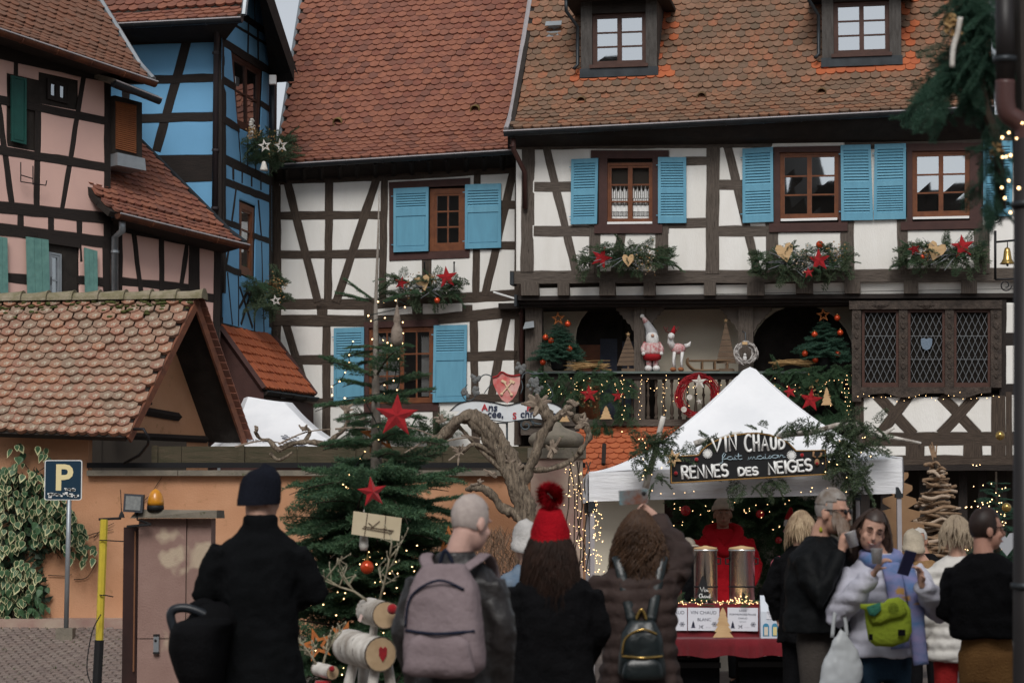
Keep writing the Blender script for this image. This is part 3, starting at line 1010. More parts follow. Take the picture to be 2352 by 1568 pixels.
board(H, g1, C7((880, 1218), (1130, 1218), (1085, 1262), (925, 1262)), -.2, .0, M['timber'], 'corbel_board')
zb0, zb1 = zdeck + .01, zrail - .12
hb_ = zb1 - zb0
pr = [(.036, 0), (.036, .07), (.018, .09), (.03, .13), (.034, .20), (.03, .30), (.018, .40), (.014, .50), (.02, .56), (.030, .60), (.018, .64), (.014, .72), (.026, .84), (.020, .90), (.034, .93), (.034, 1)]
mb = MB()
mb.lathe([(r, z * hb_) for r, z in pr], n=10)
bme = mb.mesh('baluster', M['timber_w'], True)
k = 0
x = 1085
while x < 2640:
 if not (1160 < x < 1262 or 2010 < x < 2150):
  u = g1.uv(*C7((x, 900))[0])[0]
  o = put('baluster', bme, H, True)
  o.location = g1.P(u, zb0, -.06) - OFFSET[H.name]
 x += 65
zo = fR.off(-.02)
fO = fR.off(-.05)
core(H, fR, fR.uv(1957, 800)[0], fR.uv(2305, 800)[0], fR.uv(2000, D7((0, 850))[0][1])[1], fR.uv(2000, 690)[1], -2.3, -.16, M['core'], 'oriel_body')
M['carved'] = mk('carved_oak', (.072, .054, .043), (.03, .023, .019), 9, .8, 1.0, 26)
for x0, x1 in ((940, 1016), (1324, 1396), (1704, 1774), (2076, 2166)):
 m_ = board(H, fO, D7((x0, 180), (x1, 180), (x1, 940 if x0 == 940 else 825), (x0, 940 if x0 == 940 else 825)), -.1, .03, M['carved'], 'oriel_pilaster')
 for k in range(7):
  m = MB()
  cx, cy = (x0 + x1) / 2, 235 + k * 82
  p = fO.at(*D7((cx, cy))[0], o=.03)
  r1 = .045 + .012 * (k % 2)
  m.lathe([(r1, 0), (r1 * .9, .014), (r1 * .55, .02), (r1 * .3, .012)], p, 8, axis=fO.n, sx=.8, sy=1.3)
  m.build('carving', M['carved'], m_)
hd = board(H, fO, D7((918, 118), (2170, 112), (2170, 182), (918, 186)), -.12, .06, M['carved'], 'oriel_header')
for cx in (1170, 1545):
 m = MB()
 for s_, o_ in ((1, .075), (.62, .09), (.28, .105)):
  c_ = D7((cx - 70 * s_, 150), (cx, 150 + 28 * s_), (cx + 70 * s_, 150), (cx, 150 - 28 * s_))
  m.prism([fO.at(a, b, o_) for a, b in c_], fO.n * -.03)
 m.build('lozenge_carving', M['carved'], hd)
board(H, fO, D7((1016, 822), (2080, 822), (2080, 868), (1990, 872), (1890, 905), (1780, 905), (1690, 872), (1540, 872), (1430, 905), (1320, 905), (1220, 872), (1100, 880), (1060, 905), (1016, 905)), -.14, .04, M['carved'], 'oriel_apron')
for x0, x1 in ((1022, 1322), (1398, 1702), (1776, 2074)):
 q = Quad(fO, *D7((x0, 186), (x1, 186), (x1, 822), (x0, 822)))
 m = MB()
 for a0, a1, b0, b1 in ((0, .07, 0, 1), (.93, 1, 0, 1), (.07, .93, 0, .06), (.07, .93, .965, 1)):
  q.bar(m, a0, a1, b0, b1, -.1, -.02)
 w = m.build('leaded_casement', M['win_dark'], H)
 m = MB()
 m.add([q.P(.07, .06, -.07), q.P(.93, .06, -.07), q.P(.93, .965, -.07), q.P(.07, .965, -.07)], [(0, 1, 2, 3)])
 m.build('pane', M['glass_dim'], w)
 m = MB()
 nx, ny = 5, 7
 def seg(a, b):
  m.tube([q.P(a[0], a[1], -.063), q.P(b[0], b[1], -.063)], .0055, 4, False)
 a0, a1, b0, b1 = .07, .93, .06, .965
 for k in range(-ny, nx + ny):
  for sg in (1, -1):
   pts = []
   for t in np.linspace(0, ny, 141):
    aa = (k + t * .72) / nx if sg > 0 else 1 - (k + t * .72) / nx
    if 0 <= aa <= 1:
     pts.append((a0 + (a1 - a0) * aa, b0 + (b1 - b0) * t / ny))
   if len(pts) > 3:
    seg(pts[0], pts[-1])
 for b in (.36, .66):
  seg((a0, b), (a1, b))
 tag(m.build('lead_lattice', M['lead'], w), kind='stuff')
M['crest'] = mk('pale_blue_crest', (.16, .21, .27), (.11, .15, .20), 30, .6)
m = MB()
m.prism([fO.at(a, b, -.05) for a, b in D7((1505, 425), (1530, 418), (1550, 428), (1572, 418), (1598, 425), (1596, 470), (1580, 505), (1550, 520), (1520, 505), (1506, 470))], fO.n * -.01)
m.build('glass_crest', M['crest'], H)
fX = fR.off(-.10)
xb = [(D7((1150, 890), (1445, 1210)), 74), (D7((1410, 890), (1165, 1210)), 74), (D7((1670, 890), (1968, 1210)), 74), (D7((1950, 890), (1668, 1210)), 74),
  (D7((1000, 880), (1000, 1400)), 56), (D7((2140, 890), (2140, 1400)), 100), (D7((960, 1252), (2600, 1240)), 96), (D7((960, 1418), (2600, 1418)), 62),
  (D7((1460, 1290), (1460, 1400)), 140), (D7((1930, 1290), (1930, 1400)), 140), (D7((2225, 860), (2225, 1400)), 40)]
timber_wall(H, fX, D7((985, 905), (2600, 900), (2600, 1450), (985, 1450)), xb, [], M['plaster'], M['timber_w'])
core(H, fX, fX.uv(1960, 1100)[0], fX.uv(2420, 1100)[0], fX.uv(2000, 1066)[1], fX.uv(2000, D7((0, 880))[0][1])[1], -2.2, -.125, M['core'], 'lower_wall')
timber_wall(H, fX, D7((2190, 130), (2600, 130), (2600, 905), (2190, 905)), [(D7((2180, 430), (2600, 430)), 90), (D7((2180, 840), (2600, 840)), 80), (D7((2178, 100), (2178, 900)), 40)], [], M['plaster'], M['timber_dark'])
core(H, fX, fX.uv(2305, 900)[0], fX.uv(2420, 900)[0], fX.uv(2000, D7((0, 880))[0][1])[1], zlint + .4, -2.2, -.125, M['core'], 'end_wall')
for k in range(9):   # dark joinery of the ground floor under the oriel
 L, R = beam_sides(fX.off(-.5), D7((1050 + k * 160, 1450), (1050 + k * 160, 2600)), 60)
 beam(H, fX.off(-.5), L, R, M['timber_dark'], name='shopfront_post')
L, R = beam_sides(fX, D7((960, 1475), (2600, 1475)), 44)
beam(H, fX, L, R, M['timber_dark'], name='lower_beam')
core(H, fX, fX.uv(1350, 1200)[0], fX.uv(1905, 1200)[0], 0, fX.uv(1500, 1075)[1], -.9, -.6, M['cream_plaster'], 'ground_floor_wall')
A, B = fX.at(1300, 1092, .75), fX.at(1690, 1092, .75)
plain_roof(H, A, B, -fX.n, [(1.4, 38)], .17, .15, M['tile_o'], limit=60)
m = MB()
m.tube([fX.at(1388, 1020, .75), fX.at(1386, 1066, 1.0)], .04, 6)
m.build('vent_pipe', M['timber_dark'], H)
backR = -fR.n
A, B = fR.at(1166, 300, .55), fR.at(2284, 243, .55)
gR = [(.33, 34), (.3, 41), (.3, 47), (5.0, 52)]
def find_st(P, x, y, smax, tmax):
 b = (1e9, 0, 0)
 for st in (.2, .03):
  s_r = np.arange(0, smax, st) if st == .2 else np.arange(b[1] - .2, b[1] + .2, st)
  t_r = np.arange(0, tmax, st) if st == .2 else np.arange(max(0, b[2] - .2), b[2] + .2, st)
  for s in s_r:
   for t in t_r:
    q = px(P(s, t))
    d = (q[0] - x) ** 2 + (q[1] - y) ** 2
    if d < b[0]:
     b = (d, s, t)
 return b[1], b[2]
e_ = (B - A).normalized()
gp = profile(gR)
PR = lambda s, t: A + e_ * s + backR * gp(t)[0] + V((0, 0, gp(t)[1]))
dorm = []
for (xl, xr, yb) in ((1336, 1512, 172), (1888, 2070, 148)):
 sl_, tl = find_st(PR, xl, yb + 3, 9, 5)
 sr_, tr = find_st(PR, xr, yb - 4, 9, 5)
 dorm.append((sl_, sr_, (tl + tr) / 2))
ex = lambda s, t: any(a - .02 < s < b - .05 and t > c - .05 for a, b, c in dorm)
sw = lambda s, t: any((a - .15 < s < b + .25 and c - .30 < t < c + .0) or (b - .05 < s < b + .28 and c < t and random.random() < .4) for a, b, c in dorm)
P_, fr_ = plain_roof(H, A, B, backR, gR, .172, .168, M['tile_r'], excl=ex, rh0=.13, swap=(sw, M['tile_o']))
gutter(H, A + fR.n * .06 - V((0, 0, .03)) - e_ * .05, B + fR.n * .06 - V((0, 0, .03)), M['gutter'], .085)
m = MB()
m.prism([A - V((0, 0, .06)), B - V((0, 0, .06)), fR.at(2284, 326, -.06), fR.at(1166, 342, -.06)], V((0, 0, .04)))
m.build('soffit', M['soffit'], H)
m = MB()
v = [P_(-.03, t) + V((0, 0, .03)) for t in (0, .33, .63, .93, 5.9)]
m.tube(v, .045, 6)
m.build('verge_flashing', M['flash'], H)
m = MB()
m.prism([P_(0, 0) - V((0, 0, .1)), P_(0, 5.9) - V((0, 0, .1)), fR.P(u0, P_(0, 0).z - .3, -5)], fR.u * .08)
m.build('gable_side', M['soffit'], H)
pipe(H, [fR.at(1178, 318, .5), fR.at(1180, 345, .5), fR.at(1205, 395, .1), fR.at(1206, 480, .06)], .045, M['brown_trim'], collars=[fR.at(1178, 335, .5)])
for di, (sl_, sr_, tb) in enumerate(dorm):
 base = P_(sl_, tb)
 ub = (base - fR.A).dot(fR.u)
 ob = (base - fR.A).dot(fR.n)
 fD = fR.off(ob + .03)
 wd = sr_ - sl_
 z0 = base.z + .02
 ht = 1.32
 m = MB()   # cheeks and head
 run = ht / math.tan(radians(52)) + .25
 for ua in (ub + .0, ub + wd - .12):
  m.hexa([fD.P(ua, z0, 0), fD.P(ua + .12, z0, 0), fD.P(ua + .12, z0, -run), fD.P(ua, z0, -run)], [fD.P(ua, z0 + ht, 0), fD.P(ua + .12, z0 + ht, 0), fD.P(ua + .12, z0 + ht, -run), fD.P(ua, z0 + ht, -run)])
 dm = m.build('dormer', mk('grey_dormer_wood%d' % di, (.085, .078, .072), (.05, .044, .04), 4, .8, .5, 14, stretch=(6, 6, 1)), H)
 def dbar(nm, a0, a1, b0, b1, o0, o1, mt):
  k = MB()
  k.hexa([fD.P(ub + a0, z0 + b0, o0), fD.P(ub + a1, z0 + b0, o0), fD.P(ub + a1, z0 + b0, o1), fD.P(ub + a0, z0 + b0, o1)], [fD.P(ub + a0, z0 + b1, o0), fD.P(ub + a1, z0 + b1, o0), fD.P(ub + a1, z0 + b1, o1), fD.P(ub + a0, z0 + b1, o1)])
  return k.build(nm, mt, dm)
 dmt = dm.data.materials[0]
 dbar('dormer_post', .0, .2, .10, ht, -.05, .06, dmt)
 dbar('dormer_post', wd - .2, wd, .10, ht, -.05, .06, dmt)
 dbar('dormer_head', .2, wd - .2, ht - .22, ht, -.05, .05, M['soffit'])
 dbar('dormer_apron', -.02, wd + .02, -.06, .10, -.05, .09, M['gutter'])
 dbar('dormer_sill', .16, wd - .16, .10, .16, -.05, .12, M['win_dark'])
 dbar('dormer_roof', -.28, wd + .22, ht, ht + .07, -2.2, .32, M['soffit'])
 kk = MB()
 kk.tube([fD.P(ub - .3, z0 + ht + .03, .36), fD.P(ub + wd + .22, z0 + ht + .03, .36)], .06, 8)
 kk.build('dormer_gutter', M['gutter'], dm)
 pipe(dm, [fD.P(ub - .22, z0 + ht, .36), fD.P(ub - .22, z0 + ht - .22, .36), fD.P(ub - .06, z0 + ht - .45, .06), fD.P(ub - .06, z0 + .18, .06), fD.P(ub - .12, z0 + .10, .12)], .032, M['gutter'], 'dormer_downpipe')
 Ad, Bd = fD.P(ub - .28, z0 + ht + .08, .34), fD.P(ub + wd + .22, z0 + ht + .08, .34)
 class QQ:
  pass
 q = Quad.__new__(Quad)
 q.f = fD
 q.tl, q.tr, q.br, q.bl = V((ub + .2, z0 + ht - .22)), V((ub + wd - .2, z0 + ht - .22)), V((ub + wd - .2, z0 + .16)), V((ub + .2, z0 + .16))
 q.w, q.h = wd - .4, ht - .38
 window(dm.parent, q, 2, 3, 1, M['win_dark'], fr=.04)
 core(H, fD, ub + .12, ub + wd - .12, z0, z0 + ht, -run, -.16, M['core'], 'dark_dormer_backing')  # solid near-black block coloured as the unlit room behind the dormer panes
s_, t_ = find_st(P_, 1272, 72, 9, 5)
p = P_(s_, t_)
e, u, n = fr_(t_)
m = MB()
Rm = Matrix((e, u, n)).transposed()
m.box(p + n * .14 + u * .06, (.30, .12, .02), Rm)
m.box(p + n * .07 + u * .08, (.20, .10, .12), Rm)
m.box(p + n * .02 - u * .10, (.26, .16, .015), Rm)
m.build('flue_cowl', M['zinc'], H)
for x, y in ((1336, 238), (1612, 228), (1886, 217)):
 s_, t_ = find_st(P_, x, y, 9, 5)
 p, n = P_(s_, t_), fr_(t_)[2]
 m = MB()
 m.lathe([(.085, -.16), (.09, 0), (.085, .02), (.07, .02), (.066, -.1)], p + n * .045, 12, axis=(fR.n * .8 + V((0, 0, -.25))).normalized())
 m.build('roof_vent', mk('clay_vent', (.16, .10, .05), (.10, .06, .03), 8), H, smooth=True)
print('R ok')
# blue house
N0 = lambda *p: zm(0, 0, *p)
N4 = lambda *p: zm(0, 400, *p)
fBL = Facade(180, 39.1, 505, 38.6)
fBG = Facade(505, 38.6, 640, 41.7)
BH = thing('blue_half_timbered_house', 'tall blue half-timbered house with black timbers and overhanging gable', 'house', fBL.P(fBL.L, 0))
ucr = fBL.uv(505, 500)[0]
core(BH, fBL, fBL.uv(180, 400)[0], ucr, 0, fBL.uv(400, 60)[1] + .4, -3.2, -.13)
core(BH, fBG, 0, fBG.uv(628, 500)[0], 0, fBG.uv(560, 60)[1] + .2, -3, -.13)
bl = [(N0((1030, 200), (1030, 1000)), 54), (N0((1795, 200), (1795, 2400)), 80), (N0((700, 672), (1800, 638)), 58), (N0((700, 985), (1800, 955)), 58), (N0((1000, 1392), (1800, 1376)), 205),
  (N0((1555, 250), (1280, 1240)), 66), (N0((700, 350), (1800, 310)), 60), (N0((700, 1830), (1800, 1820)), 80)]
timber_wall(BH, fBL, N0((700, 200), (1830, 200), (1830, 2600), (700, 2600)), bl, [], M['blue_plaster'], M['timber_dark'])
bg = [(N0((1828, 120), (1818, 2680)), 44), (N0((1830, 345), (2240, 602)), 60), (N0((1830, 655), (1930, 715)), 50), (N0((2140, 850), (2220, 905)), 44), (N0((1830, 975), (1960, 1060)), 50), (N0((2100, 1140), (2225, 1210)), 30),
  (N0((1830, 1300), (2230, 1490)), 70), (N0((1955, 1080), (1975, 1360)), 14), (N0((2030, 1100), (2030, 1390)), 12), (N0((2095, 1130), (2095, 1420)), 12), (N0((2215, 380), (2215, 2680)), 50),
  (N0((1900, 190), (2240, 400)), 10), (N0((2035, 130), (2030, 440)), 12), (N0((2110, 200), (2115, 500)), 12), (N0((1980, 130), (2185, 265)), 46),
  (N0((2085, -100), (2090, 200)), 14),
  (N4((1822, 138), (2220, 292)), 56), (N4((1822, 470), (1970, 520)), 42), (N4((2080, 590), (2225, 640)), 36), (N4((1815, 838), (1975, 900)), 44), (N4((1800, 1345), (2225, 1455)), 90),
  (N4((1935, 190), (1900, 470)), 14), (N4((2115, 300), (2140, 590)), 14), (N4((1880, 660), (1850, 830)), 14), (N4((2145, 640), (2165, 1390)), 14), (N4((1865, 890), (1905, 1320)), 16), (N4((1955, 920), (1955, 1330)), 14), (N4((2085, 960), (2085, 1370)), 14),
  (N4((1965, 1010), (2070, 1340)), 16), (N4((2070, 1010), (1975, 1310)), 16), (N4((2015, 1000), (2080, 1190)), 14), (N4((2050, 1000), (1960, 1180)), 14)]
for k in range(5):
 x = 1910 + k * 76
 bg.append((N4((x, 10 + k * 28), (x, 130 + k * 28)), 26))
holes = [N0((1895, 400), (2155, 560), (2130, 1130), (1950, 1045)), N4((1962, 290), (2095, 345), (2085, 960), (1962, 905))]
timber_wall(BH, fBG, N0((1820, 0), (1950, -260), (2095, -260), (2140, 0), (2235, 560), (2222, 2740), (1815, 2660)), bg, holes, M['blue_plaster'], M['timber_dark'])
for q in ([(1905, 420), (2150, 570), (2125, 1120), (1950, 1035)],):
 window(BH, Quad(fBG, *N0(*q)), 2, 2, 1, M['win_dark'], fr=.08)
window(BH, Quad(fBG, *N4((1972, 310), (2090, 360), (2080, 940), (1972, 895))), 1, 3, 1, M['win_wood'], fr=.1)
m = MB()
A, B = fBL.at(150, 62, .75), fBL.at(553, 41, .75)
plain_roof(BH, A, B, (V((0, 1, 0)) * .995 + V((.06, 0, 0))).normalized(), [(.3, 36), (4.5, 50)], .175, .15, M['tile_w'], shape='seg', limit=200)
gutter(BH, A + V((0, -.06, -.02)), B + V((0.03, -.06, -.02)), M['gutter'], .08)
m = MB()
m.prism([A - V((0, 0, .05)), B - V((0, 0, .05)), fBL.at(512, 100, -.1), fBL.at(150, 105, -.1)], V((0, 0, .03)))
m.build('soffit', M['soffit'], BH)
zt = fBL.at(553, 41, .75)
apex = fBG.at(575, -150, .62)
low_r = fBG.at(676, 160, .62)
m = MB()
ri = fBG.at(575, -150, .0)
lr = fBG.at(622, 176, .0)
m.add([apex, low_r, lr, ri], [(0, 1, 2, 3)])
m.add([apex + fBG.n * .0, low_r, low_r - V((0, 0, .22)), apex - V((0, 0, .3))], [(0, 1, 2, 3)])
m.add([low_r, low_r - V((0, 0, .22)), lr - V((0, 0, .12)), lr], [(0, 1, 2, 3)])
m.add([low_r + fBG.u * .25 + V((0, 0, -.06)), low_r, apex, apex + fBG.u * .25], [(0, 1, 2, 3)])
m.build('gable_overhang', M['soffit'], BH)
m = MB()
b0, b1 = B + V((.05, 0, .05)), fBG.at(568, -40, .62)
m.tube([b0, b1], .05, 6)
m.build('verge_flashing', M['zinc'], BH)
pipe(BH, [fBL.at(497, 62, .4), fBL.at(498, 90, .2), fBL.at(497, 118, .12), fBL.at(493, 490, .12)], .052, mk('brown_downpipe', (.035, .028, .03), None, rough=.4), collars=[fBL.at(496, 122, .12), fBL.at(495, 345, .12), fBL.at(493, 478, .12)])
pipe(BH, [fBG.at(626, 176, .1), fBG.at(626, 380, .1)], .05, M['gutter'])
m = MB()
m.box(fBG.at(627, 184, .3), (.12, .12, .16))
m.build('wall_lamp', M['white_metal'], BH)
# red tiled porch in the corner
PO = thing('porch', 'small porch with a bright orange tiled roof between blue and white houses', 'porch', fBG.P(1.5, 0))
A, B = at(606, 893, 38.3), at(724, 909, 41.0)
T0 = fBG.at(502, 752, .02)
bk = -fBG.n
rise_ = T0.z - A.z
hd_ = (T0 - A).dot(bk)
pitch_ = math.degrees(atan2(rise_, max(.3, hd_)))
plain_roof(PO, A, B, bk, [(sqrt(rise_ ** 2 + hd_ ** 2), pitch_)], .14, .19, M['tile_o'], shape='seg', limit=300)
gutter(PO, A - V((0, 0, .04)), B - V((0, 0, .04)), M['soffit'], .07, rim=M['gutter'])
m = MB()
a0, t0 = V(A), A + bk * hd_ + V((0, 0, rise_))
for k in range(7):
 s0_, s1_ = k / 7, (k + 1) / 7
 p0, p1 = a0.lerp(t0, s0_), a0.lerp(t0, s1_)
 d = V((0, -.04 - .004 * (k % 2), -.06))
 q = [p0 + d, p1 + d, V((p1.x, p1.y, 0)) + d * V((1, 1, 0)).length * 0 + V((0, -.04, 0)), V((p0.x, p0.y, 0)) + V((0, -.04, 0))]
 k_ = MB()
 k_.prism([q[0], q[1], q[2], q[3]], V((0, .03, 0)))
 k_.build('board', M['brown_trim'], PO)
m.tube([a0 + V((0, -.06, .0)), t0 + V((0, -.06, 0))], .06, 4)
m.build('barge_board', M['brown_trim'], PO)
m = MB()
m.tube([V(B) + V((0, .02, 0.02)), B + bk * hd_ + V((0, .02, rise_ + .02))], .06, 4)
m.build('barge_board', M['brown_trim'], PO)
core(PO, fBG, -.1, fBG.uv(640, 900)[0] + .2, 0, A.z - .1, -.5, .68, M['brown_trim'], 'porch_wall')
# pink house with the low extension
fP = Facade(0, 35.0, 255, 36.4)
PH = thing('pink_half_timbered_house', 'pink half-timbered house with teal shutters and a low tiled extension', 'house', fP.P(fP.L, 0))
core(PH, fP, -2.5, fP.uv(250, 600)[0], 0, fP.uv(100, 140)[1], -3, -.13)
core(PH, fP, fP.uv(250, 600)[0], fP.uv(496, 700)[0], 0, fP.uv(350, 545)[1], -3, -.16, name='extension_wall')
pb = [(N0((882, 560), (880, 2500)), 50), (N0((-400, 740), (350, 890), (660, 950), (880, 995)), 58), (N0((-400, 1160), (330, 1285), (880, 1375)), 64), (N4((-400, 310), (890, 448)), 84), (N4((-400, 490), (890, 645)), 84),
  (N0((655, 560), (690, 620), (505, 1745)), 34), (N0((315, 860), (302, 1740)), 44), (N0((-20, 800), (98, 1690)), 40), (N4((170, 380), (170, 560)), 44), (N4((418, 420), (418, 600)), 44), (N4((652, 450), (652, 620)), 36),
  (N4((-100, 920), (200, 945), (420, 960)), 64), (N4((640, 950), (890, 975)), 56), (N4((865, 640), (870, 1200)), 44), (N4((655, 640), (665, 800)), 20), (N0((-400, 330), (880, 610)), 130), (N0((130, 440), (130, 640)), 26), (N4((120, 1100), (120, 1300)), 30)]
holes = [N0((320, 590), (640, 660), (640, 905), (320, 850)), N0((60, 600), (330, 660), (330, 1255), (60, 1200)), N4((380, 590), (645, 640), (650, 1200), (390, 1180))]
timber_wall(PH, fP, N0((-400, 250), (905, 590), (900, 2650), (-400, 2600)), pb, holes, M['pink_plaster'], M['timber_dark'])
board(PH, fP, N0((320, 590), (640, 660), (640, 905), (320, 850)), -.2, -.03, M['soffit'], 'dark_window_backing')
board(PH, fP, N0((60, 600), (330, 660), (330, 1255), (60, 1200)), -.2, -.03, M['soffit'], 'dark_window_backing')
window(PH, Quad(fP, *N0((385, 640), (560, 680), (560, 855), (385, 810))), 2, 1, 1, M['timber_dark'], o=-.01, fr=.03)
shutter(PH, Quad(fP, *N0((75, 622), (200, 650), (198, 1190), (78, 1160))), M['green_dark'], [(.03, .97, 0)])
board(PH, fP, N4((380, 590), (645, 640), (650, 1200), (390, 1180)), -.2, -.03, M['soffit'], 'dark_window_backing')
board(PH, fP, N4((300, 565), (650, 625), (650, 690), (300, 640)), -.1, .03, M['timber_dark'], 'window_header')
window(PH, Quad(fP, *N4((395, 720), (500, 740), (500, 1190), (395, 1170))), 1, 2, 1, M['zinc'], o=-.01, fr=.03)
for q, mt in ((((195, 600), (375, 626), (388, 1120), (208, 1110)), 'teal'), (((672, 690), (775, 718), (779, 1120), (682, 1110)), 'teal'), (((-90, 590), (38, 610), (46, 1110), (-90, 1110)), 'teal')):
 qd = Quad(fP, *N4(*q))
 sh = MB()
 for k in range(3):
  qd.bar(sh, k / 3 + .006, (k + 1) / 3 - .006, 0, 1, .05 + .002 * k, .085)
 qd.bar(sh, .05, .95, .15, .2, .03, .05)
 qd.bar(sh, .05, .95, .8, .85, .03, .05)
 sh.build('shutter', M[mt], PH)
m = MB()     # iron clothes bracket on the wall
for a, b in (((170, 1330), (170, 1490)), ((270, 1360), (270, 1515)), ((170, 1435), (270, 1465)), ((170, 1490), (375, 1520)), ((375, 1520), (383, 1480))):
 p, q = N0(a, b)
 m.tube([fP.at(*p, o=.15), fP.at(*q, o=.15)], .009, 5)
m.build('iron_bracket', M['iron'], PH)
A, B = fP.at(-120, 28, .62), fP.at(352, 186, .62)
g = (B - A)
gd = V((g.x, g.y, 0)).normalized()
bk = V((-gd.y, gd.x, 0))
P_, fr_ = plain_roof(PH, A, B, bk, [(.5, 38), (4.2, 47)], .17, .155, M['tile_p'], shape='seg', rh0=.135, limit=300)
gutter(PH, A - bk * .05 - V((0, 0, .03)), B - bk * .05 - V((0, 0, .03)), M['rust'], .085)
m = MB()
m.prism([A - V((0, 0, .06)), B - V((0, 0, .06)), fP.at(258, 190, -.1), fP.at(-120, 70, -.1)], V((0, 0, .03)))
m.build('soffit', M['soffit'], PH)
m = MB()
L_ = (B - A).length
m.tube([P_(L_, t) + V((0, 0, .03)) for t in (0, .5, 4.6)], .05, 6)
m.build('verge_flashing', M['zinc'], PH)
eb = [(N4((985, 470), (985, 1200)), 30), (N4((1325, 540), (1322, 1200)), 34), (N4((1590, 600), (1590, 1500)), 96), (N4((1785, 650), (1770, 1700)), 56), (N4((1088, 520), (1162, 1100)), 30), (N4((1540, 640), (1470, 1100)), 34),
  (N4((940, 955), (1560, 1020)), 56), (N4((1600, 1085), (1800, 1105)), 60), (N4((900, 500), (1800, 690)), 60), (N4((930, 470), (930, 1300)), 40)]
fE = fP.off(-.03)
timber_wall(PH, fE, N4((905, 440), (1800, 660), (1800, 1750), (905, 1750)), eb, [], M['pink_plaster'], M['timber_dark'])
A, B = fE.at(266, 487, .5), fE.at(563, 560, .5)
g = (B - A)
gd = V((g.x, g.y, 0)).normalized()
bk = V((-gd.y, gd.x, 0))
Lx = (B - A).length
def hip(t):
 return Lx - t * .42
P_, fr_ = plain_roof(PH, A, B, bk, [(.3, 36), (2.95, 47)], .15, .135, M['tile_w'], shape='seg', s0=lambda t: -.1 - t * .2, s1=hip, limit=0)
m = MB()
m.tube([P_(hip(t), t) + V((0, 0, .03)) for t in (0, .3, 3.25)], .04, 6)
m.build('hip_flashing', M['gutter'], PH)
gutter(PH, A - bk * .05 - V((0, 0, .03)), B - bk * .05 - V((0, 0, .03)), M['rust'], .085)
m = MB()
m.prism([A - V((0, 0, .05)), B - V((0, 0, .05)), fE.at(500, 585, -.1), fE.at(256, 520, -.1)], V((0, 0, .03)))
m.build('soffit', M['soffit'], PH)
pipe(PH, [fE.at(281, 508, .45), fE.at(281, 530, .42), fE.at(264, 545, .12), fE.at(264, 1000, .12)], .055, M['zinc'], collars=[fE.at(264, 578, .12)])
board(PH, fP, N0((905, 790), (1130, 850), (1130, 1310), (905, 1265)), -1.2, .12, M['soffit'], 'shutter_box')
q = Quad(fP, *N0((912, 838), (1078, 872), (1076, 1268), (912, 1228)))
M['roller'] = mk('rust_brown_roller_slats', (.24, .085, .032), (.20, .07, .028), 6, .6)
m = MB()
q.bar(m, 0, 1, 0, 1, .121, .128)
rs = m.build('roller_shutter', M['roller'], PH)
for k in range(24):
 m = MB()
 a, b = k / 24, (k + 1) / 24
 m.hexa([q.P(0, a, .13), q.P(1, a, .13), q.P(1, b, .13), q.P(0, b, .13)], [q.P(0, a + .006, .15), q.P(1, a + .006, .15), q.P(1, b - .016, .142), q.P(0, b - .016, .142)])
 m.build('slat', M['roller'], rs)
board(PH, fP, N0((905, 1262), (1130, 1310), (1140, 1410), (905, 1365)), -.3, .2, M['zinc'], 'dormer_apron')
A, B = fP.at(*N0((930, 640))[0], o=.55), fP.at(*N0((1305, 790))[0], o=.55)
m = MB()
m.prism([A, B, B - fP.n * .9 + V((0, 0, .25)), A - fP.n * .9 + V((0, 0, .25))], V((0, 0, -.08)))
m.build('dormer_roof', M['stone_grey'], PH)
gutter(PH, A - V((0, 0, .05)), B - V((0, 0, .05)), M['gutter'], .085)
# shed with the lichen roof
dS = 30.35
FR, AP = at(287, 1003, dS), at(446, 684, dS + 1.45)
BR = at(562, 1018, dS + 2.85)
EL, RL = at(-45, 992, dS + .25), at(-45, 690, dS + 1.9)
SH = thing('shed', 'low shed with a lichen-covered tile roof and orange gable, by the parking sign', 'shed', (FR.x - 1.5, FR.y + 1.5, 0))
def PS(s, t):
 return EL.lerp(FR, s).lerp(RL.lerp(AP, s), t)
LS, TS = ((FR - EL).length + (AP - RL).length) / 2, (AP - FR).length
eS = (FR - EL).normalized()
def frS(t):
 u = (RL.lerp(AP, .5) - EL.lerp(FR, .5)).normalized()
 e = (eS.lerp((AP - RL).normalized(), .5))
 e = (e - u * e.dot(u)).normalized()
 return e, u, e.cross(u)
nrow = 17
rows = [(k * TS / (nrow + .3), 0, LS) for k in range(nrow)]
roof_tiles(SH, lambda s, t: PS(s / LS, t / TS), frS, rows, .182, TS / nrow, M['tile_l'], 'hex', th=.058, rnd=.016, edge=-.1)
m = MB()
n_ = frS(0)[2]
m.hexa([p - n_ * .09 for p in (EL, FR, AP, RL)], [p - n_ * .01 for p in (EL, FR, AP, RL)])
bl_ = EL + (BR - FR)
nb = ((BR - AP).cross(RL - AP)).normalized()
nb = nb if nb.y > 0 else -nb
m.hexa([p + nb * .0 for p in (BR, bl_, RL, AP)], [p + nb * .08 for p in (BR, bl_, RL, AP)])
m.build('roof', M['soffit'], SH)
mo = MB()     # hidden slope: a strip of tiles at its edge shows along the verge
for k in range(19):
 p = AP.lerp(BR, (k + .3) / 19) + nb * .1
 d = (BR - AP).normalized()
 t_ = MB()
 t_.box(p, (.20, .17, .022), Matrix((eS, d, nb)).transposed() @ Matrix.Rotation(.10, 3, 'X'))
 t_.build('verge_tile', M['tile_w'], SH)
m = MB()     # barge boards
gn = (AP - FR).cross(BR - FR).normalized()
gn = gn if gn.x > 0 else -gn
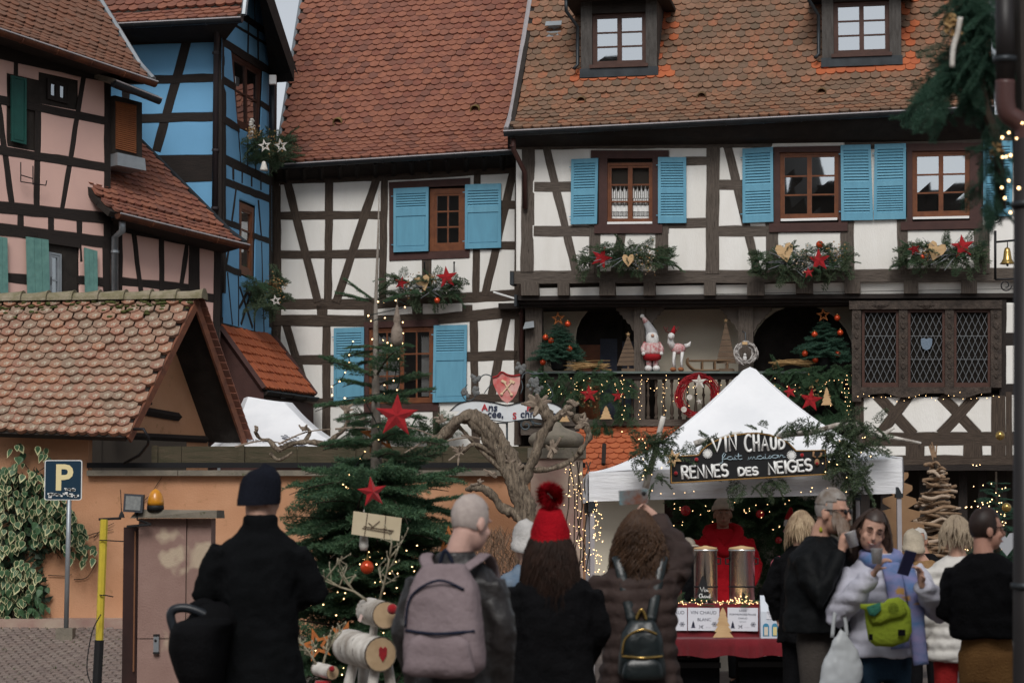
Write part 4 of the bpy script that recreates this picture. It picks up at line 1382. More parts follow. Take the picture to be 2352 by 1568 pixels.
for a, b in ((FR, AP), (BR, AP)):
 d = (b - a).normalized()
 dn = gn.cross(d).normalized()
 dn = dn if dn.z < 0 else -dn
 k = MB()
 k.prism([a + gn * .02, b + gn * .02, b + gn * .02 + dn * .11, a + gn * .02 + dn * .11], gn * .035)
 k.build('barge_board', mk('rusty_barge_board', (.20, .075, .04), (.11, .045, .03), 8), SH)
gb = -eS * .55
g0, g1_, g2 = FR + gb + V((.10, .12, -.02)), BR + gb, AP + gb
m = MB()
def gp_(a, b):
 return g0.lerp(g1_, a).lerp(g2, b)
m.add([g0 - V((0, 0, .0)), g1_, g2], [(0, 1, 2)])
m.add([V((g1_.x - .25, g1_.y - .55, 0)), V((g1_.x, g1_.y, 0)), g1_, g1_.lerp(g0, .2)], [(0, 1, 2, 3)])
m.build('gable_wall', M['orange_plaster'], SH)
def gbar(a, b, w, nm='beam'):
 k = MB()
 k.tube([gp_(*a) + gn * .03, gp_(*b) + gn * .03], w, 4)
 k.build(nm, M['timber_dark'], SH)
gbar((.02, .22), (.75, .17), .06)
gbar((.30, .58), (.42, .24), .045)
gbar((.02, .02), (.98, .02), .05)
w_ = MB()
for a, b in ((EL, FR),):
 q = [V((a.x, a.y + .35, 0)), V((b.x + .1, b.y + .35, 0)), V((b.x + .1, b.y + .35, b.z + .1)), V((a.x, a.y + .35, a.z + .1))]
 w_.prism(q, V((0, .3, 0)))
for k in range(9):
 a, b = RL.lerp(AP, k / 8.3 - .05), RL.lerp(AP, (k + 1.12) / 8.3 - .05)
 m = MB()
 d = (b - a).normalized()
 out = d.cross(V((0, 0, 1))).normalized()
 vs, fs = [], []
 for j, (p, r) in enumerate(((a, .12), (a.lerp(b, .5), .125 + .012 * (k % 2)), (a.lerp(b, .9), .15), (b, .165))):
  for i in range(9):
   g = pi * i / 8
   vs.append(p + out * (cos(g) * r) + V((0, 0, sin(g) * r * .95 - .02)))
 for j in range(3):
  for i in range(8):
   fs.append((j * 9 + i, j * 9 + i + 1, j * 9 + 10 + i, j * 9 + 9 + i))
 fs.append(tuple(range(27, 36)))
 m.add(vs, fs)
 m.build('ridge_tile', M['moss'], SH, smooth=False)
m = MB()     # moss cushions just under the ridge
for k in range(170):
 s = random.random()
 t = 1 - abs(random.gauss(0, .05)) - .01
 p = PS(s, t) + n_ * .035
 m.ball(p, random.uniform(.012, .045), 6, 4, (1.3, 1.3, .6))
tag(m.build('moss', mk('moss_cushion', (.045, .06, .015), (.09, .09, .03), 12, .95), SH), kind='stuff')
m = MB()
m.tube([SH_ for SH_ in (at(307, 985, 30.4), at(330, 985, 30.3), at(341, 1005, 30.3), at(340, 1020, 30.4), at(320, 1045, 30.7), at(285, 1064, 30.85))], .02, 6)
m.build('cable', M['iron'], SH, smooth=True)
# orange yard wall with coping, planks and rail
YW = 31.0
WL = thing('yard_wall', 'orange rendered yard wall with stone coping and planks along its top', 'wall', (-2.5, YW, 0))
X0, X1 = at(-60, 1190, YW).x, at(1345, 1190, YW).x
zc0 = at(700, 1092, YW).z
m = MB()
m.box(((X0 + X1) / 2, YW + .15, zc0 / 2 - .3), (X1 - X0, .3, zc0 + .6))
m.build('render', M['orange_plaster'], WL)
Xs = at(200, 1190, YW).x
m = MB()     # taller stretch under the shed eave
m.box(((X0 + Xs) / 2, YW + .16, 1.5), (Xs - X0, .3, 2.55))
m.build('shed_wall_face', M['orange_plaster'], WL)
x = Xs
while x < X1 - .1:
 w = min(random.uniform(.8, 1.3), X1 - x)
 m = MB()
 m.box((x + w / 2, YW + .12, zc0 + .035), (w - .008, .46, .075))
 m.build('coping_stone', M['stone_grey'], WL)
 x += w
Xa = at(345, 1190, YW).x
zr = at(700, 1068, YW).z
m = MB()
m.box(((at(215, 0, YW).x + X1) / 2, YW + .02, zr), (X1 - at(215, 0, YW).x, .05, .07))
m.build('black_rail', M['iron'], WL)
M['old_plank'] = mk('mossy_old_plank', (.085, .066, .042), (.05, .046, .026), 3, .9, .5, 12, stretch=(1, 1, 7))
x = Xa
k = 0
while x < X1 - .2:
 w = min([.40, .78, .80, .72][k % 4], X1 - x)
 m = MB()
 m.box((x + w / 2, YW + .12 + .004 * (k % 3), (at(0, 1024, YW).z + at(0, 1062, YW).z) / 2), (w - .006, .05, at(0, 1024, YW).z - at(0, 1062, YW).z))
 m.build('plank', M['old_plank'], WL)
 if k % 2 == 0:
  m = MB()
  m.box((x + .04, YW + .08, (at(0, 1024, YW).z + at(0, 1062, YW).z) / 2), (.08, .06, at(0, 1022, YW).z - at(0, 1064, YW).z))
  m.build('plank_post', M['old_plank'], WL)
 x += w
 k += 1
m = MB()
m.box((at(140, 0, YW).x, YW - .2, .23), (3.4, .5, .16))
m.build('kerb', M['stone'], WL)
gx = at(1278, 1190, 30.6)
GP = thing('gate_pillar', 'stone gate pillar with a swollen mushroom-shaped cap beside the gnarled vine', 'pillar', (gx.x, 30.6, 0))
wp = 118 / F * 30.6
zt = at(0, 1052, 30.6).z
m = MB()
m.box((gx.x, 30.6, zt / 2), (wp, wp, zt))
m.build('shaft', M['stone'], GP)
m = MB()
m.box((gx.x, 30.6, zt + .06), (wp * 1.12, wp * 1.12, .14))
m.build('capital', M['stone_grey'], GP)
m = MB()
r = 64 / F * 30.6
hz = at(0, 975, 30.6).z - zt - .13
m.lathe([(r * .74, 0), (r * .9, .035), (r * 1.0, .09), (r * .99, .15), (r * .86, .20), (r * .62, .24), (r * .34, .275), (r * .21, .31), (r * .14, .35), (r * .04, .36)], (gx.x, 30.6, zt + .13), 24)
m.build('cap', M['stone_grey'], GP, smooth=True)
print('left ok')
# house across the square: seen only mirrored in the window panes
OP = thing('opposite_house', 'dark steep-roofed house across the square, seen mirrored in the window panes', 'house', (-14, -19, 0))
m = MB()
m.box((-14, -19, 3.5), (60, 9, 7))
m.build('wall', M['core'], OP)
m = MB()
for x0, x1, h in ((-44, -10.5, 23.0), (-10.5, -2.8, 15.9), (-2.8, 16, 15.4)):
 m.add([(x0, -14.5, 7), (x1, -14.5, 7), (x1, -19, h), (x0, -19, h), (x1, -23.5, 7), (x0, -23.5, 7)], [(0, 1, 2, 3), (3, 2, 4, 5), (0, 3, 5), (1, 2, 4)])
for xc, h in ((-8.4, 17.6), (-5.2, 17.4)):
 m.add([(xc - 2.2, -14.0, 7), (xc + 2.2, -14.0, 7), (xc, -14.0, h), (xc - 2.2, -20, 7), (xc + 2.2, -20, 7), (xc, -20, h)], [(0, 1, 2), (0, 2, 5, 3), (1, 4, 5, 2)])
m.build('roof', M['core'], OP)
# foliage tools
def seg_needles(segs, spacing=.008, nlen=.020, nwid=.0045, up=.25, rng=RNG, fwd=.55):
 P0, AX = [], []
 for a, b in segs:
  a, b = np.array(a, float), np.array(b, float)
  L = np.linalg.norm(b - a)
  n = max(2, int(L / spacing))
  t = (np.arange(n) + rng.random(n)) / n
  P0.append(a + (b - a) * t[:, None])
  AX.append(np.repeat(((b - a) / (L + 1e-9))[None], n, 0))
 P0, AX = np.concatenate(P0), np.concatenate(AX)
 n = len(P0)
 r = rng.normal(size=(n, 3))
 r[:, 2] = r[:, 2] * .6 + up
 r -= AX * (r * AX).sum(1)[:, None]
 r /= np.linalg.norm(r, axis=1)[:, None] + 1e-9
 d = AX * fwd + r * .85
 d /= np.linalg.norm(d, axis=1)[:, None]
 w = np.cross(d, r + rng.normal(size=(n, 3)) * .6)
 w /= np.linalg.norm(w, axis=1)[:, None] + 1e-9
 l = nlen * rng.uniform(.7, 1.15, n)[:, None]
 return np.stack([P0 - w * nwid / 2, P0 + w * nwid / 2, P0 + d * l], 1)
def fir_branch(L, droop=.18, lift=.1, n=11, side=.5, rng=random, sub=True):
 segs = []
 def c(x):
  return V((x, 0, lift * x - droop * x * x / max(L, .1)))
 pts = [c(L * k / 8) for k in range(9)]
 segs += list(zip(pts, pts[1:]))
 for k in range(n):
  x = L * (.15 + .83 * k / n) + rng.uniform(-.01, .01)
  l = side * L * (1 - .72 * x / L) * rng.uniform(.75, 1.1) * min(1, .35 + 2.5 * x / L)
  for sg in (-1, 1):
   a = radians(rng.uniform(42, 62)) * sg
   d = V((cos(a), sin(a), rng.uniform(-.15, .12)))
   p = c(x)
   q = p + d * l + V((0, 0, -l * l * .25))
   segs.append((p, q))
   if sub and l > .09:
    for j in range(1, 4):
     pp = p.lerp(q, j / 4)
     for s2 in (-1, 1):
      b = a + s2 * radians(45)
      segs.append((pp, pp + V((cos(b), sin(b), rng.uniform(-.1, .1))) * l * .38 * (1 - j / 6)))
 return segs, pts
def spray_segs(L, n=7, rng=random):
 segs = []
 pts = [V((L * k / 6, 0, -.35 * L * (k / 6) ** 2)) for k in range(7)]
 segs += list(zip(pts, pts[1:]))
 for k in range(n):
  p = pts[min(5, int(k * 6 / n))].lerp(pts[min(6, int(k * 6 / n) + 1)], (k * 6 / n) % 1)
  for sg in (-1, 1):
   a = radians(rng.uniform(35, 60)) * sg
   l = L * .42 * (1 - .6 * k / n) * rng.uniform(.7, 1.1)
   q = p + V((cos(a), sin(a), rng.uniform(-.35, .05))) * l
   segs.append((p, q))
   m_ = p.lerp(q, .5)
   for s2 in (-1, 1):
    b = a + s2 * .7
    segs.append((m_, m_ + V((cos(b), sin(b), rng.uniform(-.3, .1))) * l * .45))
 return segs
def xf(T, X):
 A_ = np.array(X)
 return T @ A_[:3, :3].T + A_[:3, 3]
def frame_from(d, up=V((0, 0, 1)), roll=0.0, loc=(0, 0, 0), sc=1.0):
 x = V(d).normalized()
 y = V(up).cross(x)
 y = y.normalized() if y.length > 1e-4 else V((0, 1, 0))
 z = x.cross(y)
 R = Matrix((x, y, z)).transposed() @ Matrix.Rotation(roll, 3, 'X')
 return Matrix.Translation(V(loc)) @ R.to_4x4() @ Matrix.Scale(sc, 4)
def tri_obj(name, T, mat, parent=None, kind='stuff', local=False):
 v = T.reshape(-1, 3)
 me = fast_mesh(name, v, np.arange(len(v)).reshape(-1, 3), mat)
 o = put(name, me, parent, local)
 if kind:
  tag(o, kind=kind)
 return o
M['fir'] = mk('fir_needles', (.05, .09, .05), None, rough=.6, spec=.3, palette=[(.028, .075, .042), (.046, .108, .054), (.068, .132, .066), (.036, .09, .055), (.085, .15, .072)], trans=.2)
M['fir_blue'] = mk('bluish_fir_needles', (.05, .09, .06), None, rough=.6, palette=[(.018, .058, .040), (.030, .085, .058), (.045, .11, .072), (.022, .066, .048), (.06, .125, .078)], trans=.2)
M['cypress'] = mk('cypress_sprays', (.08, .12, .06), None, rough=.7, palette=[(.045, .085, .042), (.085, .12, .06), (.12, .15, .085), (.06, .10, .06), (.035, .075, .045)], trans=.2)
M['bark'] = mk('grey_bark', (.235, .185, .135), (.06, .046, .035), 11, .95, 1.0, 20, stretch=(3, 3, .8), speck=(.32, .28, .21), speck_scale=16, speck_lo=.62)
M['bark_dark'] = mk('dark_bark', (.06, .045, .032), (.035, .026, .02), 14, .9, .5, 26)
M['bulb'] = mk('warm_fairy_bulb', (.9, .7, .4), None, emit=(1.0, .62, .28), estr=5)
M['cable'] = mk('dark_green_cable', (.012, .02, .015), None, rough=.6)
M['red_felt'] = mk('red_felt', (.34, .008, .012), (.24, .005, .009), 20, .95, .3, 120, sheen=.3)
M['plywood'] = mk('light_plywood', (.56, .38, .20), (.47, .30, .15), 6, .7, stretch=(1, 1, 5))
M['straw'] = mk('straw', (.42, .27, .12), (.26, .15, .06), 12, .8)
M['bauble_red'] = mk('glossy_orange_red_bauble', (.52, .055, .012), None, rough=.18, spec=.6, metal=.3)
M['bauble_gold'] = mk('gold_bauble', (.42, .28, .09), None, rough=.2, metal=.8)
M['gold_leaf'] = mk('dried_gold_hydrangea', (.33, .22, .08), (.20, .11, .04), 20, .7, palette=[(.36, .25, .10), (.22, .12, .05), (.50, .38, .20), (.28, .17, .07)])
M['pale_leaf'] = mk('dried_pale_flowers', (.55, .42, .28), None, rough=.8, palette=[(.60, .46, .33), (.46, .33, .22), (.68, .56, .42)])
M['twig'] = mk('silvery_twigs', (.30, .32, .36), (.2, .2, .22), 10, .7)
M['white_wood'] = mk('white_washed_wood', (.62, .60, .56), (.42, .38, .33), 14, .8, .3, 40)
_BR = {}
def branch_T(kind, i):
 k = (kind, i)
 if k not in _BR:
  if kind == 'fir':
   s, p = fir_branch(1.0, random.uniform(.1, .3), random.uniform(-.05, .15), 10, .52)
   _BR[k] = (seg_needles(s, .014, .060, .014), p)
  elif kind == 'firfine':
   s, p = fir_branch(1.0, random.uniform(.05, .25), random.uniform(0, .12), 13, .5)
   _BR[k] = (seg_needles(s, .0085, .046, .011, up=.12), p)
  else:
   _BR[k] = (seg_needles(spray_segs(1.0), .014, .085, .028, up=.0, fwd=1.0), None)
 return _BR[k]
def spread(kind, spots, nvar=5):
 out = []
 for p, d, L, roll in spots:
  T, _ = branch_T(kind, random.randrange(nvar))
  out.append(xf(T, frame_from(d, roll=roll, loc=p, sc=L)))
 return np.concatenate(out)
def bulbs_obj(pts, r, parent, name='bulbs'):
 m = MB()
 for p in pts:
  m.ball(p, r * random.uniform(.8, 1.15), 6, 4)
 return tag(m.build(name, M['bulb'], parent), kind='stuff')
def star(mb, c, r, n, rot=0.0, th=.03, k=5, inner=.40, hole=0):
 n = V(n).normalized()
 x = V((0, 0, 1)).cross(n).normalized()
 y = n.cross(x)
 c = V(c)
 ring = []
 for i in range(2 * k):
  a = rot + pi / 2 + pi * i / k
  rr = r if i % 2 == 0 else r * inner
  ring.append(c + x * (cos(a) * rr) + y * (sin(a) * rr))
 q = 2 * k
 if hole:
  h = [c + (p - c) * hole for p in ring]
  mb.add([p + n * th / 2 for p in ring] + [p + n * th / 2 for p in h] + [p - n * th / 2 for p in ring] + [p - n * th / 2 for p in h],
    [f for i in range(q) for j in [(i + 1) % q] for f in ((i, j, q + j, q + i), (2 * q + i, 3 * q + i, 3 * q + j, 2 * q + j), (i, 2 * q + i, 2 * q + j, j), (q + i, q + j, 3 * q + j, 3 * q + i))])
 else:
  mb.add(ring + [c + n * th, c - n * th * .4], [(i, (i + 1) % q, q) for i in range(q)] + [((i + 1) % q, i, q + 1) for i in range(q)])
 return mb
def pine_shape(w, h, tiers=4):
 R = []
 for i in range(tiers):
  z0, z1 = h * (i / tiers) * .95, h * ((i + 1) / tiers) * .95
  wo = w / 2 * (1 - i / tiers * .82)
  wi = w / 2 * (1 - (i + 1) / tiers * .82) * .72
  R += [(wo, z0), (wi, z1)]
 R.append((0, h))
 return R + [(-x, z) for x, z in reversed(R[:-1])]
def flat_shape(mb, pts, o, x, y, th):
 x, y = V(x), V(y)
 n = x.cross(y).normalized()
 mb.prism([V(o) + x * a + y * b + n * th / 2 for a, b in pts], -n * th)
 return mb
def smooth_path(pts, sub=5):
 pts = [V(p) for p in pts]
 out = []
 for i in range(len(pts) - 1):
  p0, p1, p2, p3 = pts[max(i - 1, 0)], pts[i], pts[i + 1], pts[min(i + 2, len(pts) - 1)]
  for k in range(sub):
   t = k / sub
   out.append(.5 * ((2 * p1) + (p2 - p0) * t + (2 * p0 - 5 * p1 + 4 * p2 - p3) * t * t + (3 * p1 - p0 - 3 * p2 + p3) * t ** 3))
 out.append(pts[-1])
 return out
def gnarl(mb, pts, rads, n=9, rough=.25, sub=5):
 P = smooth_path(pts, sub)
 R = [max(.002, np.interp(i / (len(P) - 1), np.linspace(0, 1, len(rads)), rads)) for i in range(len(P))]
 a = len(mb.v)
 mb.tube(P, R, n)
 for i in range(a, len(mb.v)):
  k = (i - a) // n
  if k < len(P):
   p, c = V(mb.v[i]), P[k]
   s = 1 + rough * (mnoise.noise(p * 9) + .7 * mnoise.noise(p * 23) + .35 * mnoise.noise(p * 51))
   mb.v[i] = tuple(c + (p - c) * s)
 return mb
def baked(o):
 sc = bpy.data.scenes.new('workbench')
 sc.collection.objects.link(o)
 vl = sc.view_layers[0]
 vl.update()
 me = bpy.data.meshes.new_from_object(o.evaluated_get(vl.depsgraph))
 bpy.data.objects.remove(o)
 bpy.data.scenes.remove(sc)
 return me
def text_mesh(s, size, align='CENTER', extrude=0.0, bold=0.0, shear=0.0):
 cu = bpy.data.curves.new('lettering', 'FONT')
 cu.body, cu.size, cu.align_x, cu.extrude, cu.offset, cu.shear = s, size, align, extrude, bold, shear
 cu.resolution_u = 3
 o = bpy.data.objects.new('lettering', cu)
 me = baked(o)
 bpy.data.curves.remove(cu)
 return me
def lettering(parent, s, o, x, y, size, mat, name='lettering', align='CENTER', bold=0.0, shear=0.0, extrude=.0008):
 me = text_mesh(s, size, align, extrude, bold, shear)
 x, y = V(x).normalized(), V(y).normalized()
 n = x.cross(y)
 me.transform(Matrix(((x.x, y.x, n.x, o[0]), (x.y, y.y, n.y, o[1]), (x.z, y.z, n.z, o[2]), (0, 0, 0, 1))))
 me.materials.clear()
 me.materials.append(mat)
 return put(name, me, parent)
def arc(cx, cy, rx, ry, a0, a1, n=10):
 return [(cx + rx * cos(radians(a0 + (a1 - a0) * k / n)), cy + ry * sin(radians(a0 + (a1 - a0) * k / n))) for k in range(n + 1)]
GL = {'V': [[(0, 1), (.45, 0), (.85, 1)]], 'I': [[(.1, 1), (.1, 0)]], 'N': [[(0, 0), (0, 1), (.62, 0), (.62, 1)]], 'C': [arc(.45, .5, .45, .5, 55, 305, 14)], 'H': [[(0, 0), (0, 1)], [(.6, 0), (.6, 1)], [(0, .5), (.6, .5)]],
  'A': [[(0, 0), (.38, 1), (.76, 0)], [(.14, .36), (.62, .36)]], 'U': [[(0, 1), (0, .35)] + arc(.3, .33, .3, .33, 180, 360) + [(.6, 1)]], 'D': [[(0, 0), (0, 1)], [(0, 1), (.2, 1)] + arc(.2, .5, .45, .5, 90, -90, 12) + [(0, 0)]],
  'R': [[(0, 0), (0, 1)], [(0, 1), (.25, 1)] + arc(.28, .74, .28, .26, 90, -90) + [(0, .48)], [(.2, .48), (.6, 0)]], 'E': [[(.5, 1), (0, 1), (0, 0), (.5, 0)], [(0, .52), (.42, .52)]],
  'S': [arc(.3, .74, .28, .26, 40, 270) + arc(.3, .25, .3, .25, 90, -140)], 'G': [arc(.45, .5, .45, .5, 50, 300, 14) + [(.75, .12), (.78, .45), (.5, .45)]],
  'f': [[(-.1, -.5), (.05, -.55), (.12, -.2), (.12, .7), (.28, 1.1), (.42, .9), (.2, .35), (.05, .15), (.3, .12), (.5, .2)]], 'a': [arc(.25, .25, .24, .25, 60, 380, 12) + [(.5, .05), (.62, .05)]], 'i': [[(0, .4), (.05, 0), (.2, .05)], [(.04, .62), (.05, .66)]],
  't': [[(.1, .95), (.08, .1), (.25, .0), (.4, .12)], [(-.08, .55), (.36, .6)]], 'm': [[(0, 0), (.08, .42), (.1, .02), (.28, .45), (.32, .02), (.5, .45), (.56, .02), (.7, .08)]], 'o': [arc(.25, .25, .23, .25, 90, 450, 12) + [(.5, .42)]],
  's': [[(0, .05), (.2, .48), (.3, .2), (.2, 0), (.02, .06)]], 'n': [[(0, .45), (.05, 0), (.22, .45), (.36, .35), (.38, .05), (.55, .1)]], 'h': [[(0, 1), (0, 0), (.18, .45), (.34, .35), (.36, .05), (.45, .05)]], 'u': [[(0, .45), (.02, .1), (.2, 0), (.36, .42), (.38, .05), (.5, .05)]],
  'd': [arc(.22, .25, .22, .25, 60, 380, 12) + [(.46, 1), (.46, .05), (.55, .05)]], '3': [arc(.25, .75, .25, .23, 130, -80) + arc(.25, .27, .27, .26, 80, -140)]}
def strokes(mb, s, adv, O, X, Y, size, w, gap=.28, lift=None):
 x = 0.0
 N_ = X.cross(Y).normalized()
 for i, ch in enumerate(s):
  if ch == ' ':
   x += .55 * size
   continue
  wd = max(p[0] for st in GL[ch] for p in st)
  k = lift(i) if lift else (0, 1)
  for st in GL[ch]:
   pts = [O + X * (x + a * size * adv) + Y * (k[0] + b * size * k[1]) + N_ * .002 for a, b in st]
   mb.tube(pts, w / 2, 6, flat=1.0)
   for e in (pts[0], pts[-1]):
    mb.ball(e, w / 2, 6, 4)
  x += (wd * adv + gap) * size
 return x
# variegated ivy on the yard wall
def poly_sample(poly, n):
 xs_, ys_ = [p[0] for p in poly], [p[1] for p in poly]
 out = []
 while len(out) < n:
  p = (random.uniform(min(xs_), max(xs_)), random.uniform(min(ys_), max(ys_)))
  if inside(p, poly):
   out.append(p)
 return out
IV = thing('ivy', 'variegated cream and green ivy hanging on the orange wall behind the parking sign', 'ivy', (at(60, 1190, 30.8).x, 30.9, .2))
M['ivy_green'] = mk('ivy_green', (.035, .085, .035), (.055, .11, .05), 20, .5)
M['ivy_cream'] = mk('ivy_cream', (.52, .49, .28), (.40, .40, .21), 20, .55)
def leaf_mesh(w, h, k):
 m = MB()
 o = [(0, 0), (.42, -.12), (.50, -.38), (.34, -.62), (.16, -.82), (0, -1), (-.16, -.80), (-.36, -.60), (-.5, -.36), (-.4, -.1)]
 inn = [(x * (.82 if k else .66), -.10 + (y + .10) * (.86 if k else .74)) for x, y in o]
 z = lambda x, y: -.22 * abs(x) - .12 * y * y
 vs = [(x * w, z(x, y) * h, y * h) for x, y in o] + [(x * w * (1 if k else 1.1), z(x, y) * h - .0015, y * h) for x, y in inn]
 n = len(o)
 m.mi = 0
 m.add(vs, [(i, (i + 1) % n, n + (i + 1) % n, n + i) for i in range(n)])
 m.mi = 0
 m.f.append(tuple(range(n, 2 * n)))
 m.m.append(1)
 m.t.append(None)
 return m
lm = [leaf_mesh(.085, .125, 0), leaf_mesh(.07, .14, 1), leaf_mesh(.09, .11, 1)]
lme = [l.mesh('leaf', [M['ivy_cream'], M['ivy_green']]) for l in lm]
lme.append(lm[0].mesh('leaf', [M['ivy_green'], M['ivy_green']]))
zones = [([(-10, 1070), (60, 1075), (110, 1085), (150, 1150), (195, 1210), (190, 1260), (150, 1265), (110, 1240), (60, 1260), (-10, 1270)], 360), ([(-10, 1270), (55, 1285), (100, 1320), (118, 1390), (95, 1420), (-10, 1425)], 190),
   ([(150, 1200), (190, 1215), (222, 1260), (225, 1300), (185, 1300), (150, 1270)], 34), ([(20, 1020), (50, 1010), (60, 1080), (20, 1085)], 14), ([(85, 1020), (115, 1030), (120, 1080), (95, 1085)], 10)]
spots = []
for poly, n in zones:
 for (x, y) in poly_sample(poly, n):
  spots.append((x, y, random.uniform(30.62, 30.92)))
spots.sort(key=lambda s: s[2])
rest = [MB(), MB()]
for i, (x, y, Y) in enumerate(spots):
 p = at(x, y, Y)
 k = 3 if random.random() < (.75 if y > 1330 and x > 70 else .12) or Y > 30.86 else random.randrange(3)
 X = Matrix.Translation(p) @ Euler((random.uniform(-.5, .35), random.uniform(-.5, .5), random.uniform(-.6, .6))).to_matrix().to_4x4() @ Matrix.Scale(random.uniform(.7, 1.15), 4)
 if i < 300:
  o = bpy.data.objects.new('leaf', lme[k])
  COL.objects.link(o)
  o.parent = IV
  X.translation -= OFFSET[IV.name]
  o.matrix_basis = X
 else:
  src = lm[k % 3]
  r_ = rest[0]
  n0 = len(r_.f)
  r_.add([X @ V(q) for q in src.v], src.f)
  r_.m[n0:] = [1] * len(src.f) if k == 3 else src.m
tag(rest[0].build('leaves', [M['ivy_cream'], M['ivy_green']], IV), kind='stuff')
m = MB()
for k in range(7):
 a = at(random.uniform(0, 90), 1420, 30.93)
 pts = [a] + [at(random.uniform(-5, 190) * (.4 + .1 * j), 1420 - j * 85 + random.uniform(-20, 20), 30.93) for j in range(1, 5)]
 m = MB()
 gnarl(m, pts, [.016, .005], 5)
 m.build('stem', M['bark_dark'], IV)
for pts in (((182, 1240), (215, 1225), (260, 1215)), ((170, 1330), (200, 1325), (222, 1290)), ((110, 1320), (150, 1322), (165, 1318)), ((215, 1235), (235, 1215), (262, 1200)), ((330, 1150), (345, 1135), (372, 1095))):
 m = MB()
 gnarl(m, [at(a, b, 30.97) for a, b in pts], [.007, .004], 5)
 m.build('stem', M['bark_dark'], IV)
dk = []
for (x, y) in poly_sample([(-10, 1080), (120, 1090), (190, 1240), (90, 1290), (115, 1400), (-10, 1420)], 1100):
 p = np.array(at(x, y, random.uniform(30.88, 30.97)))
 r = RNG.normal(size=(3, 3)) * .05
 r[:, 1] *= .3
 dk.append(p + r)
tri_obj('shaded_leaves', np.array(dk), mk('shade_dark_ivy_leaf', (.016, .034, .016), None, rough=.6), IV)  # darker green puts the shade inside the ivy into the leaf colour
# parking sign
PS_ = at(158, 1190, 29.9)
PK = thing('parking_sign', 'dark blue square parking sign with a cream P on a grey post', 'sign', (PS_.x, 29.9, .2))
zt, zb = at(0, 1056, 29.9).z, at(0, 1148, 29.9).z
cx, cz, hw = at(162, 0, 29.9).x, (zt + zb) / 2, 43 / F * 29.9
m = MB()
m.tube([V((PS_.x - .02, 29.93, ground_z(PS_.x, 29.9))), V((PS_.x, 29.93, zt - .05))], .032, 10)
m.build('post', M['zinc'], PK, smooth=True)
M['sign_blue'] = mk('dark_blue_sign', (.010, .033, .058), None, rough=.4)
M['sign_white'] = mk('off_white_paint', (.68, .68, .66), None, rough=.5)
M['sign_cream'] = mk('cream_paint', (.72, .61, .33), None, rough=.5)
def rrect(cx, cz, hw, hh, r, y, n=5):
 out = []
 for sx, sz, a0 in ((1, 1, 0), (-1, 1, 90), (-1, -1, 180), (1, -1, 270)):
  for k in range(n + 1):
   a = radians(a0 + 90 * k / n)
   out.append(V((cx + sx * (hw - r) + r * cos(a), y, cz + sz * (hh - r) + r * sin(a))))
 return out
m = MB()
m.prism(rrect(cx, cz, hw, (zt - zb) / 2, .03, 29.9), V((0, .02, 0)))
m.build('rim', M['sign_white'], PK)
m = MB()
m.prism(rrect(cx, cz, hw - .012, (zt - zb) / 2 - .012, .024, 29.896), V((0, .004, 0)))
m.build('plate', M['sign_blue'], PK)
lettering(PK, 'P', (cx + .005, 29.893, cz - .125), (1, 0, 0), (0, 0, 1), .47, M['sign_cream'], 'letter', bold=.012)
m = MB()
for k in range(26):
 a, b = random.uniform(-.19, .19), random.gauss(-.19, .012)
 m.box((cx + a, 29.889, cz + b), (random.uniform(.02, .06), .002, random.uniform(.012, .03)), Matrix.Rotation(random.uniform(-.25, .25), 3, 'Y'))
for k in range(12):
 m.box((cx + random.uniform(.02, .17), 29.887, cz - .125 + random.gauss(0, .008)), (random.uniform(.02, .05), .002, random.uniform(.012, .026)), Matrix.Rotation(random.uniform(-.25, .25), 3, 'Y'))
tag(m.build('sticker_remains', M['sign_white'], PK), kind='stuff')
m = MB()
gz = ground_z(PS_.x, 29.9)
m.box((PS_.x - .02, 29.9, gz + .06), (.22, .22, .17))
m.build('concrete_foot', M['stone_grey'], PK)
# yellow and black pole with aerial
YP = at(232, 1190, 21.5)
PL = thing('striped_pole', 'leaning yellow pole with a black lower half in front of the cobbled yard', 'pole', (YP.x, 21.5, 0))
p0, p1, p2 = at(221, 1600, 21.5), at(228, 1474, 21.5), at(239, 1192, 21.5)
M['yellow'] = mk('yellow_paint', (.60, .46, .045), (.50, .38, .04), 12, .6, speck=(.10, .08, .03), speck_scale=24, speck_lo=.70)
M['black'] = mk('matt_black', (.012, .012, .013), None, rough=.6)
m = MB()
m.tube([p1, p2], .037, 8)
m.build('upper_tube', M['yellow'], PL)
m = MB()
m.tube([V((p0.x, 21.5, 0)), p0, p1 + V((0, 0, .02))], .044, 10)
m.build('lower_tube', M['black'], PL)
m = MB()
m.tube([p2 + V((-.05, 0, .0)), p2 + V((.16, 0, .01))], .012, 6)
m.lathe([(.03, 0), (.022, .03), (.008, .06)], p2 + V((.165, 0, .015)), 8)
m.tube([p2 + V((.165, 0, .05)), p2 + V((.15, 0, .28))], .004, 5)
m.build('aerial', M['black'], PL)
m = MB()
for y, d in ((1240, 62), (1366, 24)):
 a = at(236, y, 21.45)
 m.tube([a + V((-.03, 0, 0)), a + V((.03, 0, -.002)), a + V((d / F * 21.5, 0, -.015))], .006, 5)
m.tube(smooth_path([at(232, 1410, 21.4), at(212, 1450, 21.4), at(200, 1520, 21.4), at(205, 1560, 21.4), at(222, 1585, 21.4)]), .006, 5)
m.build('cable', M['black'], PL)
